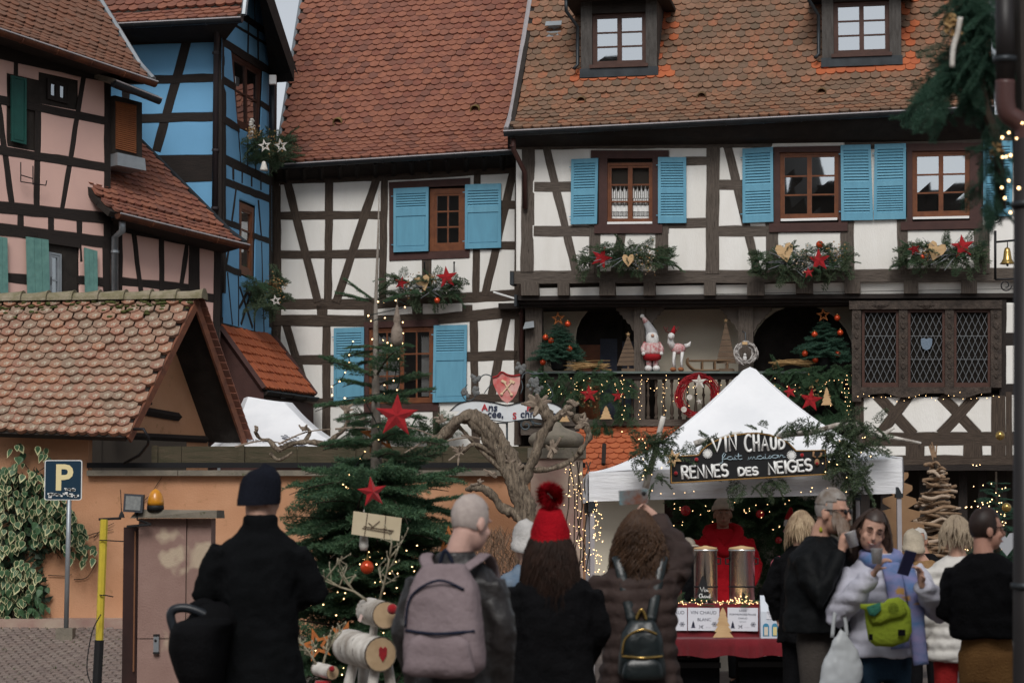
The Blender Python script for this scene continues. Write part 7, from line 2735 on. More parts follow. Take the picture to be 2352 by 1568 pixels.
RW = thing('red_wreath', 'red twig wreath with pale wooden stars hung on the gallery balusters', 'wreath', g_at(1595, 912, .25))
c = g_at(1602, 910, .22)
M['red_twig'] = mk('red_twig', (.34, .012, .02), (.22, .008, .012), 20, .6)
m = MB()
for k in range(200):
 a = random.uniform(0, 2 * pi)
 r = random.gauss(.31, .04)
 p = c + V((cos(a) * r, random.gauss(0, .03), sin(a) * r))
 t = V((-sin(a), random.gauss(0, .2), cos(a))) * random.uniform(.08, .16)
 m.tube([p - t, p * 1.0 + (p - c) * .06, p + t], [.005, .008, .005], 4)
tag(m.build('ring', M['red_twig'], RW), kind='stuff')
for x, y, r, rot in ((1606, 877, 18, .05), (1604, 966, 18, .3), (1606, 922, 8, .2)):
 m = MB()
 star(m, g_at(x, y, .32), r * gk, fR.n, rot, .02)
 m.build('wooden_star', M['white_wood'], RW)
for x, y in ((1584, 912), (1571, 940), (1631, 962)):
 m = MB()
 m.lathe([(.05, 0), (.05, .012), (.01, .014)], g_at(x, y, .33), 14, axis=fR.n)
 m.build('wood_disc', M['white_wood'], RW)
WS = thing('wall_spotlight', 'grey wedge-shaped spotlight fixed to the left gallery post', 'lamp', g_at(1214, 748, .2))
c = g_at(1214, 748, .15)
m = MB()
m.add([c + V(p) for p in ((-.10, -.05, -.06), (.10, -.05, -.03), (.10, .1, -.03), (-.10, .1, -.06), (-.06, -.05, .06), (.09, -.05, .08), (.09, .1, .08), (-.06, .1, .06))], [(3, 2, 1, 0), (4, 5, 6, 7), (0, 1, 5, 4), (1, 2, 6, 5), (2, 3, 7, 6), (3, 0, 4, 7)])
m.build('housing', M['zinc'], WS)
m = MB()
m.tube([c + V((.05, .1, 0)), g_at(1222, 748, -.05)], .02, 6)
m.build('arm', M['zinc'], WS)
print('s3f ok')
# stall counter and goods
YC = 20.7
kC = YC / F
def cp(x, y, dy=0.0):
 return at(x, y, YC + dy)
xl, xr = cp(1390, 0).x, cp(1862, 0).x
z_low, z_top, z_hem = cp(0, 1466).z, cp(0, 1386).z, cp(0, 1507).z
TBL = thing('stall_table', 'trestle table under a deep red cloth at the market tent', 'table', V(((xl + xr) / 2, YC + .4, 0)))
M['red_cloth'] = mk('deep_red_velvet', (.15, .004, .010), (.09, .003, .006), 3, .9, .4, 14, sheen=.4)
m = MB()
m.box(((xl + xr) / 2, YC + .42, z_low - .02), (xr - xl - .02, .62, .03))
m.build('table_top', M['sledge'], TBL)
for a in (xl + .12, xr - .12):
 for b in (YC + .18, YC + .66):
  m = MB()
  m.box((a, b, (z_low - .03) / 2), (.04, .04, z_low - .03))
  m.build('leg', M['gutter'], TBL)
m = MB()
n = 60
prof = [(.30, z_top), (.18, z_top), (.16, z_top - .01), (.155, z_low + .02), (.12, z_low + .004), (.02, z_low + .003), (-.01, z_low - .012), (-.02, (z_low + z_hem) / 2), (-.025, z_hem)]
vs = []
for j, (yo, z) in enumerate(prof):
 for i in range(n + 1):
  x = xl + (xr - xl) * i / n
  w = (.022 * sin(i * .9 + 1.5 * sin(i * .31)) + .012 * sin(i * 2.1)) * max(0, (j - 5) / 3)
  w2 = .006 * sin(i * .7) * (1 if j in (2, 3) else 0)
  vs.append((x, YC + yo - w - w2, z - (.012 * sin(i * .5) if j == 8 else 0)))
m.add(vs, [(j * (n + 1) + i, j * (n + 1) + i + 1, (j + 1) * (n + 1) + i + 1, (j + 1) * (n + 1) + i) for j in range(len(prof) - 1) for i in range(n)])
m.build('cloth', M['red_cloth'], TBL, smooth=True)
m = MB()
m.box(((xl + xr) / 2, YC + .42, (z_low + z_top) / 2), (xr - xl - .04, .48, z_top - z_low - .01))
m.build('riser', M['red_cloth'], TBL)
M['paper'] = mk('white_paper', (.70, .71, .76), (.66, .67, .73), 3, .9)
M['print'] = mk('dark_print', (.05, .055, .09), None)
def card(x0, y0, x1, y1, label, lines, tilt=0.0, motif=True):
 c = cp((x0 + x1) / 2, (y0 + y1) / 2, .13)
 t = thing('price_card', label, 'price card', c, group='price cards on the red cloth')
 w, h = (x1 - x0) * kC, (y1 - y0) * kC
 m = MB()
 m.box(c, (w, .003, h), Matrix.Rotation(tilt, 3, 'Y'))
 m.build('sheet', M['paper'], t)
 for (s, dx, dz, size) in lines:
  lettering(t, s, c + V((dx * w, -.003, dz * h)), (cos(tilt), 0, -sin(tilt)), (sin(tilt), 0, cos(tilt)), size * h, M['print'], extrude=.0003)
 if motif:
  m = MB()
  p = c + V((-.33 * w, -.003, -.38 * h))
  for k in range(3):
   m.add([p + V((-.022 + k * .005, 0, k * .016)), p + V((.022 - k * .005, 0, k * .016)), p + V((0, 0, .03 + k * .018))], [(0, 1, 2)])
  q = c + V((.34 * w, -.003, -.22 * h))
  for k in range(3):
   a = pi * k / 3
   d = V((cos(a), 0, sin(a))) * .026
   m.tube([q - d, q + d], .002, 4)
  for k in range(6):
   a = pi * k / 3 + .52
   m.ball(q + V((cos(a), 0, sin(a))) * .017, .0035, 5, 3)
  tag(m.build('printed_motif', M['print'], t), kind='stuff')
 return t
card(1580, 1395, 1652, 1447, 'price card reading VIN CHAUD BLANC', [('VIN CHAUD', 0, .22, .21), ('BLANC', .02, -.08, .19), ('3€', -.08, -.40, .19), ('____', .14, -.36, .10)], .01)
card(1671, 1395, 1741, 1448, 'price card for hot fruit juice to the right of the wooden fir', [('JUS DE', 0, .34, .11), ('POMME/POIRE/FRAISE', 0, .17, .12), ('CHAUD', 0, .01, .11), ('sans sucre', 0, -.12, .07), ('3€', -.08, -.38, .19), ('____', .14, -.34, .10)], .012)
card(1507, 1395, 1578, 1447, 'leftmost price card, half hidden behind the black backpack', [('VIN CHAUD', 0, .22, .21), ('3€', -.08, -.40, .19)], .0)
WF = thing('plywood_fir', 'flat plywood fir standing between the price cards', 'wooden fir', cp(1661, 1462, .06))
m = MB()
flat_shape(m, pine_shape(48 * kC, 68 * kC, 5), cp(1661, 1463, .07), (1, 0, 0), V((0, .06, 1)).normalized(), .014)
m.build('board', M['plywood'], WF)
M['steel'] = mk('polished_steel', (.72, .71, .68), (.66, .65, .63), 3, .26, metal=1.0)
def urn(x0, x1, y0, y1, label, dy=.40):
 s = (YC + dy) / F
 c = at((x0 + x1) / 2, y1, YC + dy)
 c.z = z_top + .004
 r = (x1 - x0) / 2 * s
 h = at(0, y0, YC + dy).z - c.z
 t = thing('wine_urn', label, 'urn', c, group='steel urns on the counter')
 m = MB()
 m.lathe([(r * .95, 0), (r, .01), (r, h * .93), (r * 1.04, h * .935), (r * 1.04, h * .97)], c, 28)
 m.build('body', M['steel'], t, smooth=False)
 for p in t.children:
  p.data.polygons.foreach_set('use_smooth', [len(q.vertices) == 4 for q in p.data.polygons])
 m = MB()
 m.lathe([(r * 1.0, h * .97), (r * .98, h), (r * .2, h + .015), (.02, h + .018)], c, 28)
 m.build('lid', M['plywood'], t, smooth=True)
 m = MB()
 m.tube([c + V((r * cos(a), r * sin(a), h * .28)) for a in np.linspace(0, 2 * pi, 25)], .008, 5)
 m.build('band', M['black'], t)
 m = MB()
 for sg_ in (-1, 1):
  m.tube([c + V((sg_ * r * .98, 0, h * .8)), c + V((sg_ * (r + .03), 0, h * .8)), c + V((sg_ * (r + .03), 0, h * .7)), c + V((sg_ * r * .98, 0, h * .7))], .008, 6)
 tag(m.build('handles', M['black'], t), kind='stuff')
 m = MB()
 m.tube([c + V((0, -r, .07)), c + V((0, -r - .07, .07)), c + V((0, -r - .07, .03))], .012, 6)
 m.build('tap', M['black'], t)
urn(1594, 1648, 1257, 1381, 'steel hot-wine urn behind the slate fir sign')
urn(1675, 1734, 1257, 1381, 'steel hot-wine urn in front of the red-coated vendor, nearest the juice carton')
urn(1512, 1566, 1270, 1381, 'leftmost steel urn beside the brown-haired photographer')
SF = thing('slate_fir_sign', 'black fir-shaped slate lettered Vin Chaud in front of the urn', 'sign', cp(1616, 1386, .2))
m = MB()
flat_shape(m, pine_shape(44 * kC, 66 * kC, 3), cp(1615, 1387, .2), (1, 0, 0), (0, 0, 1), .008)
m.build('slate', M['black'], SF)
for s, x, y, h, adv in (('Vin', 1608, 1358, 10, 1), ('Chaud', 1606, 1372, 9, .8), ('3', 1620, 1385, 8, 1)):
 m = MB()
 strokes(m, s.replace('V', 'V'), adv, cp(x, y, .193), V((1, 0, 0)), V((0, 0, 1)), h * kC, .006, .15)
 m.build('lettering', M['chalk'], SF)
CB = thing('bottle_carton', 'blue and white juice carton with bottle windows on the counter', 'carton', cp(1780, 1464, .05))
c0, c1 = cp(1748, 1465, .02), cp(1812, 1465, .02)
h1 = 97 * kC
wc = (c1.x - c0.x)
m = MB()
m.add([c0, c1, c1 + V((0, .12, 0)), c0 + V((0, .12, 0)), c0 + V((0, 0, h1 * .62)), c1 + V((0, 0, h1 * .62)), c1 + V((0, .12, h1 * .62)), c0 + V((0, .12, h1 * .62)), c0 + V((.0, .055, h1)), c1 + V((0, .055, h1)), c1 + V((0, .065, h1)), c0 + V((0, .065, h1))],
  [(0, 1, 5, 4), (1, 2, 6, 5), (2, 3, 7, 6), (3, 0, 4, 7), (4, 5, 9, 8), (6, 7, 11, 10), (8, 9, 10, 11), (5, 6, 10, 9), (7, 4, 8, 11)])
m.build('box', mk('carton_white', (.62, .66, .72), (.5, .56, .64), 6, .6), CB)
for k in range(3):
 m = MB()
 x = c0.x + wc * (.18 + .32 * k)
 z = c0.z + .02
 pts = [(-.028, 0), (.028, 0)] + [(.028 * cos(a), .085 + .03 * sin(a)) for a in np.linspace(0, pi, 9)]
 m.prism([V((x + a, c0.y - .003, z + b)) for a, b in pts], V((0, .003, 0)))
 w_ = m.build('window', mk('carton_blue%d' % k, (.05, .22, .36), None), CB)
 m = MB()
 m.box((x, c0.y - .006, z + .045), (.034, .004, .075))
 m.ball(V((x, c0.y - .007, z + .06)), .012, 8, 6, (1, .2, 1))
 m.build('bottle_label', [mk('label%d' % k, ((.62, .55, .45), (.65, .55, .25), (.62, .6, .5))[k], None)], w_)
m = MB()
m.box(V(((c0.x + c1.x) / 2, c0.y + .02, c0.z + h1 * .80)), (.07, .03, .018), Matrix.Rotation(-.45, 3, 'X'))
m.build('grip_hole', M['black'], CB)
m = MB()
m.box(V((c0.x + wc * .42, c0.y - .004, c0.z + h1 * .54)), (.11, .003, .075), Matrix.Rotation(.06, 3, 'Y'))
sht = m.build('note', M['paper'], CB)
for k, s in enumerate(('Coffret assorti', '3 bouteilles', 'au choix', '15€')):
 lettering(CB, s, V((c0.x + wc * .42, c0.y - .007, c0.z + h1 * .54 + .02 - k * .018)), (1, 0, 0), (0, 0, 1), .017, M['print'])
TLt = thing('counter_lights', 'dense fairy lights lying along the counter edge', 'fairy lights', cp(1650, 1384, .2))
bulbs_obj([cp(random.uniform(1545, 1750), 1388 - abs(random.gauss(0, 5)), random.uniform(.14, .26)) for k in range(110)] + [cp(random.gauss(1695, 14), 1375 + random.gauss(0, 5), .2) for k in range(24)], .0033, TLt)
sp = [(cp(random.uniform(1545, 1750), 1386, .22), V((random.gauss(0, 1), random.gauss(0, .4), random.gauss(.1, .3))), random.uniform(.08, .16), 0) for k in range(60)]
tri_obj('fir_twigs', spread('fir', sp), M['fir'], TLt)
sp = []
for (x0, y0, x1, y1, n) in ((1540, 1180, 1850, 1150, 90), (1560, 1200, 1640, 1230, 30), (1700, 1190, 1850, 1170, 50), (1740, 1260, 1800, 1290, 20), (1745, 1330, 1790, 1340, 20), (1550, 1250, 1590, 1330, 26), (1780, 1200, 1850, 1170, 20)):
 for k in range(n):
  t = random.random()
  sp.append((at(x0 + (x1 - x0) * t + random.gauss(0, 10), y0 + (y1 - y0) * t + random.gauss(0, 16), 24.3), V((random.gauss(0, .9), -.4, random.gauss(-.1, .5))), random.uniform(.25, .5), random.uniform(-1, 1)))
FI = garland_things('tent_back_greenery', 'fir branches with baubles and lights hung at the back inside the tent', 'garland', at(1700, 1170, 24.3), sp, 'fir', M['fir'])
for x, y, r in ((1575, 1172, 12), (1746, 1180, 10), (1788, 1240, 8), (1565, 1130, 8)):
 m = MB()
 m.ball(at(x, y, 23.9), r * 23.9 / F, 14, 10)
 m.build('red_bauble', mk('red_bauble', (.42, .012, .02), None, rough=.2, spec=.6), FI, smooth=True)
pts = [at(random.uniform(1545, 1850), random.gauss(1175, 24), 23.85) for k in range(40)]
bulbs_obj(pts, .0032, FI)
BW = thing('tent_back_wall', 'cream cloth wall closing the back of the market tent', 'tent wall', at(1700, 1300, 24.5))
m = MB()
xa, xb = at(1640, 0, 24.55).x, at(1945, 0, 24.55).x
n = 26
m.add([V((xa + (xb - xa) * i / n, 24.55 + .03 * sin(i * 1.3), z)) for z in (0.02, 2.0) for i in range(n + 1)], [(i, i + 1, n + 2 + i, n + 1 + i) for i in range(n)])
m.build('sheet', mk('cream_cloth', (.62, .57, .48), (.55, .50, .42), 2, .9, .3, 8), BW, smooth=True)
m = MB()
m.box((at(1580, 0, 24.6).x, 24.6, 1.0), (at(1640, 0, 24.6).x - at(1520, 0, 24.6).x, .03, 2.0))
m.build('dark_panel', M['brown_trim'], BW)
GL2 = thing('hanging_gnome', 'small felt gnome with a white beard hanging inside the tent', 'figure', at(1812, 1200, 23.6))
c = at(1812, 1200, 23.6)
m = MB()
m.lathe([(.03, -.05), (.055, -.03), (.05, .02), (.02, .05)], c, 12)
m.build('beard', M['white_fluff'], GL2, smooth=True)
m = MB()
m.lathe([(.05, .03), (.045, .06), (.03, .11), (.01, .16)], c, 12, axis=(.15, 0, 1))
m.build('hat', M['red_knit'], GL2, smooth=True)
for sg_ in (-1, 1):
 m = MB()
 m.tube([c + V((sg_ * .02, 0, -.04)), c + V((sg_ * .05, -.01, -.10))], [.015, .02], 8)
 m.build('leg', M['nordic'], GL2, smooth=True)
PLt = thing('pillar_lights', 'cascade of warm fairy lights beside the stone gate pillar', 'fairy lights', at(1320, 1190, 21.3))
pts = []
for k in range(105):
 y = random.uniform(1060, 1330)
 x = 1312 + (y - 1060) * .12 + random.gauss(0, 13)
 pts.append(at(x, y, 23 + random.uniform(-.3, .3)))
for k in range(60):
 pts.append(at(1370 + random.gauss(0, 7), random.uniform(1150, 1340), 21.2))
bulbs_obj(pts, .0034, PLt)
m = MB()
for k in range(7):
 x = 1308 + k * 7
 m.tube(smooth_path([at(x + random.gauss(0, 6), 1060 + j * 50, 23.05) for j in range(6)], 3), .006, 4)
tag(m.build('cable', M['bark_dark'], PLt), kind='stuff')
# driftwood tree and other trees on the right
YD = 23.5
DW = thing('driftwood_tree', 'tall tree built of stacked driftwood sticks against the dark shopfront', 'driftwood tree', at(2150, 1190, YD) - V((0, 0, CAMZ)))
M['drift'] = mk('driftwood', (.30, .20, .125), (.17, .105, .062), 9, .85, .4, 30)
M['drift2'] = mk('pale_driftwood', (.42, .33, .25), (.30, .22, .16), 9, .85, .4, 30)
m = MB()
m.tube([at(2150, 1500, YD), at(2148, 1050, YD)], .025, 6)
m.build('pole', M['bark_dark'], DW)
m = MB()
c = at(2147, 1045, YD)
for k in range(7):
 m.tube([c + V((0, 0, -.1)), c + V((random.gauss(0, .03), 0, .10 + random.gauss(0, .02)))], [.012, .007], 5)
m.build('topper', M['drift'], DW)
y = 1068
k = 0
while y < 1470:
 t = (y - 1060) / 300
 w = 14 + 78 * t ** .85
 for j in range(2 if y < 1130 else 3):
  x = 2150 + random.gauss(0, 5 + 10 * t)
  L = w * random.uniform(.6, 1.05)
  th = random.gauss(0, .08) * w
  p, q = at(x - L, y + th + random.gauss(0, 3), YD - random.uniform(-.15, .2)), at(x + L, y - th + random.gauss(0, 3), YD - random.uniform(-.15, .2))
  mm = MB()
  r = random.uniform(.014, .024)
  gnarl(mm, [p, p.lerp(q, .35) + V((0, 0, random.gauss(0, .018))), p.lerp(q, .7) + V((0, 0, random.gauss(0, .018))), q], [r * .8, r, r, r * .75], 7, .3, 3)
  mm.build('stick', M['drift' if random.random() < .6 else 'drift2'], DW, smooth=True)
 y += 7.5 + 2.5 * random.random()
 k += 1
CF = thing('cutout_fir', 'brown wooden fir with rounded branch tips behind the tent leg', 'wooden fir', at(2075, 1250, 23.0) - V((0, 0, 0)))
m = MB()
pts = []
for sd_ in (1, -1):
 lst = []
 for k in range(7):
  yy = 1090 + k * 30
  w = 16 + k * 9
  for g_ in (-40, 0, 40):
   lst.append((2066 + sd_ * (w + 5 * cos(radians(g_))), yy + 9 * sin(radians(g_))))
  lst.append((2066 + sd_ * (w * .55), yy + 17))
 pts += lst if sd_ == 1 else lst[::-1]
m.prism([at(x, y, 23.0) for x, y in pts], V((0, .02, 0)))
m.build('board', mk('brown_ply', (.28, .165, .085), (.22, .125, .065), 6, .7), CF)
LTn = thing('lit_fir', 'dark fir covered in tiny lights and gold baubles behind the man in black', 'tree', at(2262, 1190, 22.0) - V((0, 0, CAMZ)))
b0 = V((at(2270, 0, 22).x, 22.0, 0))
m = MB()
m.tube([b0, b0 + V((0, 0, 2.1))], [.04, .01], 6)
m.build('trunk', M['bark_dark'], LTn)
sp = [(b0 + V((0, 0, .5 + 1.5 * k / 90)), V((cos(k * 2.4), sin(k * 2.4), random.uniform(-.1, .25))), .55 * (1.08 - k / 90) + .08, random.uniform(-.5, .5)) for k in range(90)]
tri_obj('crown', spread('fir', sp), M['fir_blue'], LTn)
bulbs_obj([at(random.uniform(2205, 2310), random.uniform(1110, 1270), 21.6) for k in range(70)] + [at(2235 + 8 * k, 1068 + random.gauss(0, 1), 22) for k in range(3)], .0045, LTn)
for x, y in ((2312, 1165), (2297, 1000)):
 m = MB()
 m.ball(at(x, y, 21.5), .045, 14, 10)
 m.build('gold_bauble', M['bauble_gold'], LTn, smooth=True)
m = MB()
flat_shape(m, heart_pts(32 * 21 / F * 1.6), at(2312, 1248, 21.0), (1, 0, 0), (0, 0, 1), .01)
tag(m.build('hanging_heart', mk('pale_grey_heart', (.33, .34, .36), None)), 'pale grey heart hanging behind the man in black', 'ornament')
BL = thing('gold_bell', 'small brass bell on a wrought-iron bracket at the right edge', 'bell', at(2312, 590, 30))
Yx = 34.0
def bp3(x, y):
 return at(x, y, Yx)
m = MB()
p = bp3(2314, 606)
k_ = Yx / F
m.lathe([(18 * k_, 0), (15 * k_, 3 * k_), (10 * k_, 12 * k_), (8 * k_, 28 * k_), (6 * k_, 36 * k_), (1 * k_, 39 * k_)], p, 18)
m.build('bell', M['bauble_gold'], BL, smooth=True)
m = MB()
m.ball(p - V((0, 0, 3 * k_)), 3 * k_, 8, 6)
m.build('clapper', M['iron'], BL, smooth=True)
m = MB()
m.tube([bp3(2286, 530), bp3(2286, 642)], .02, 6)
m.tube([bp3(2286, 556), bp3(2330, 552)], .016, 6)
m.tube([bp3(2286, 642), bp3(2345, 640)], .016, 6)
m.tube([bp3(2314, 553), bp3(2314, 568)], .008, 5)
for cx_, cy_ in ((2285, 500), (2310, 655)):
 m.tube([bp3(cx_ + 14 * cos(a) * (1 - a / 12), cy_ + 14 * sin(a) * (1 - a / 12)) for a in np.linspace(0, 8, 24)], .010, 5)
m.build('bracket', M['iron'], BL, smooth=True)
# near right: house corner, rain pipe, fir garland
NH = thing('corner_house', 'dark brown timber house corner at the right edge of the view', 'house', at(2420, 1190, 9.6) - V((0, 0, CAMZ)))
m = MB()
xa = at(2343, 0, 9.6).x
m.box((xa + 1.0, 9.7, 2.6), (2.0, .2, 5.2))
m.build('wall', mk('dark_brown_boards', (.050, .040, .034), (.03, .024, .021), 4, .8, .4, 14, stretch=(6, 6, 1)), NH)
RP = thing('rain_pipe', 'brown rain pipe with an elbow in the near right corner', 'pipe', at(2320, 1190, 9.3) - V((0, 0, CAMZ)))
Yp = 9.3
M['pipe_brown'] = mk('glossy_brown_pipe', (.016, .013, .013), (.010, .008, .008), 4, .5, spec=.4)
M['pipe_red'] = mk('copper_brown_pipe', (.075, .036, .033), None, rough=.4)
m = MB()
m.tube([at(2308, -60, Yp), at(2309, 190, Yp)], .040, 14)
m.build('upper_pipe', M['pipe_brown'], RP, smooth=True)
m = MB()
m.tube(smooth_path([at(2309, 186, Yp), at(2309, 235, Yp), at(2316, 262, Yp), at(2336, 276, Yp), at(2352, 296, Yp), at(2354, 330, Yp)]), .0415, 14)
m.build('elbow', M['pipe_red'], RP, smooth=True)
m = MB()
m.tube([at(2354, 320, Yp), at(2352, 1600, Yp), V((at(2352, 0, Yp).x, Yp, 0))], .046, 14)
m.build('lower_pipe', M['pipe_brown'], RP, smooth=True)
for y, x in ((138, 2308), (470, 2354), (1345, 2352)):
 m = MB()
 p = at(x, y, Yp)
 m.tube([p - V((0, 0, .012)), p + V((0, 0, .012))], .05 if y < 200 else .055, 14)
 m.build('collar', M['gutter'], RP, smooth=True)
Yg = 9.8
sp = []
for (x0, y0, x1, y1, n, L0, L1, dx, dz) in ((2240, -40, 2250, 180, 110, .10, .24, 0, -.9), (2225, 120, 2140, 225, 46, .12, .22, -.7, -.6), (2270, 230, 2300, 480, 36, .08, .16, 0, -.7), (2215, 160, 2110, 255, 22, .08, .16, -.7, -.6), (2270, 300, 2255, 470, 22, .08, .16, -.2, -.9)):
 for k in range(n):
  t = random.random()
  sp.append((at(x0 + (x1 - x0) * t + random.gauss(0, 16), y0 + (y1 - y0) * t + random.gauss(0, 14), Yg + random.gauss(0, .08)), V((dx + random.gauss(0, .5), random.gauss(0, .4), dz + random.gauss(0, .4))), random.uniform(L0, L1), random.uniform(-1, 1)))
FG = garland_things('hanging_fir_garland', 'thick fir garland with white ribbon hanging beside the rain pipe', 'garland', at(2240, 100, Yg), sp, 'firfine', M['fir_blue'])
m = MB()
m.tube(smooth_path([at(2240, -30, Yg), at(2248, 100, Yg), at(2262, 240, Yg), at(2290, 330, Yg), at(2300, 480, Yg)]), .022, 6)
m.build('stem', M['bark_dark'], FG)
m = MB()
m.tube(smooth_path([at(2206, 40, Yg - .15), at(2200, 75, Yg - .15), at(2190, 110, Yg - .15), at(2187, 155, Yg - .15)]), [.012] * 16, 6, flat=.4)
m.build('ribbon', M['white_wood'], FG, smooth=True)
m = MB()
for c_ in ((2178, 45), (2195, 55), (2185, 70)):
 clump(m, at(*c_, Yg - .12), .03, 16, .02)
clump(m, at(2290, 345, Yg - .1), .03, 22, .022)
tag(m.build('dried_flowers', M['straw'], FG), kind='stuff')
NL = thing('near_lights', 'large blurred warm fairy lights beside the rain pipe', 'fairy lights', at(2320, 400, 9.2))
bulbs_obj([at(x, y, 9.15) for x, y in ((2348, 283), (2302, 316), (2317, 305), (2303, 361), (2311, 360), (2321, 357), (2317, 415), (2301, 431), (2308, 455), (2321, 488), (2340, 432), (2335, 318))], .0052, NL)
print('s3g ok')
# people
def fuse(mb, vox, smooth=4, disp=None):
 o = bpy.data.objects.new('tmp', mb.mesh('tmp', []))
 r = o.modifiers.new('r', 'REMESH')
 r.mode, r.voxel_size = 'VOXEL', vox
 if smooth:
  s = o.modifiers.new('s', 'SMOOTH')
  s.factor, s.iterations = .5, smooth
 me = baked(o)
 if disp:
  n = len(me.vertices)
  co, no = np.empty(n * 3, np.float32), np.empty(n * 3, np.float32)
  me.vertices.foreach_get('co', co)
  me.vertices.foreach_get('normal', no)
  co, no = co.reshape(-1, 3), no.reshape(-1, 3)
  co += no * np.array([disp(V(c)) for c in co.tolist()], np.float32)[:, None]
  me.vertices.foreach_set('co', co.ravel())
 me.polygons.foreach_set('use_smooth', [True] * len(me.polygons))
 return me
def stack(mb, rows, n=22, pw=2.3):
 vs, fs = [], []
 for z, rx, ry, dx, dy in rows:
  for k in range(n):
   a = 2 * pi * k / n
   c, s = cos(a), sin(a)
   vs.append((dx + rx * math.copysign(abs(c) ** (2 / pw), c), dy + ry * math.copysign(abs(s) ** (2 / pw), s), z))
 for i in range(len(rows) - 1):
  for k in range(n):
   k2 = (k + 1) % n
   fs.append((i * n + k, i * n + k2, i * n + n + k2, i * n + n + k))
 mb.add(vs, fs + [tuple(range(n - 1, -1, -1)), tuple(range(len(vs) - n, len(vs)))])
def hand(mb, w, d, palm, side, curl=.9, k=1.0):
 d, palm = V(d).normalized(), V(palm)
 palm = (palm - d * palm.dot(d)).normalized()
 s = d.cross(palm).normalized() * side
 w = V(w)
 mb.tube([w - d * .02, w + d * .04, w + d * .085 * k], [(.026, .018), (.038, .016), (.040, .013)], 10, up=s)
 for i, (o, L) in enumerate(((-.030, .060), (-.010, .072), (.011, .077), (.031, .070))):
  p = w + d * .08 * k + s * o
  q, a = [p - d * .01, p], 0.0
  for j in range(3):
   a += curl * (.55, .75, .6)[j]
   q.append(q[-1] + (d * cos(a) + palm * sin(a)) * L * k * (.45, .32, .23)[j])
  mb.tube(q, [.0095, .0095, .009, .0082, .006], 7)
 p = w + d * .03 + s * .03
 mb.tube([p, p + (s * .7 + d * .6 + palm * .2).normalized() * .035 * k, p + (s * .45 + d * .8 + palm * .7 * curl).normalized() * .065 * k], [.013, .0105, .007], 7)
SKIN = {}
def skin(c):
 if c not in SKIN:
  SKIN[c] = mk('skin', c, tuple(v * .82 for v in c), 14, .55, spec=.35)
 return SKIN[c]
def cloth(name, c, c2=None, rough=.9, bump=.5, bs=60, **k):
 k.setdefault('spec', .08)
 return mk(name, c, c2 or tuple(v * .65 for v in c), 5, rough, bump, bs, **k)
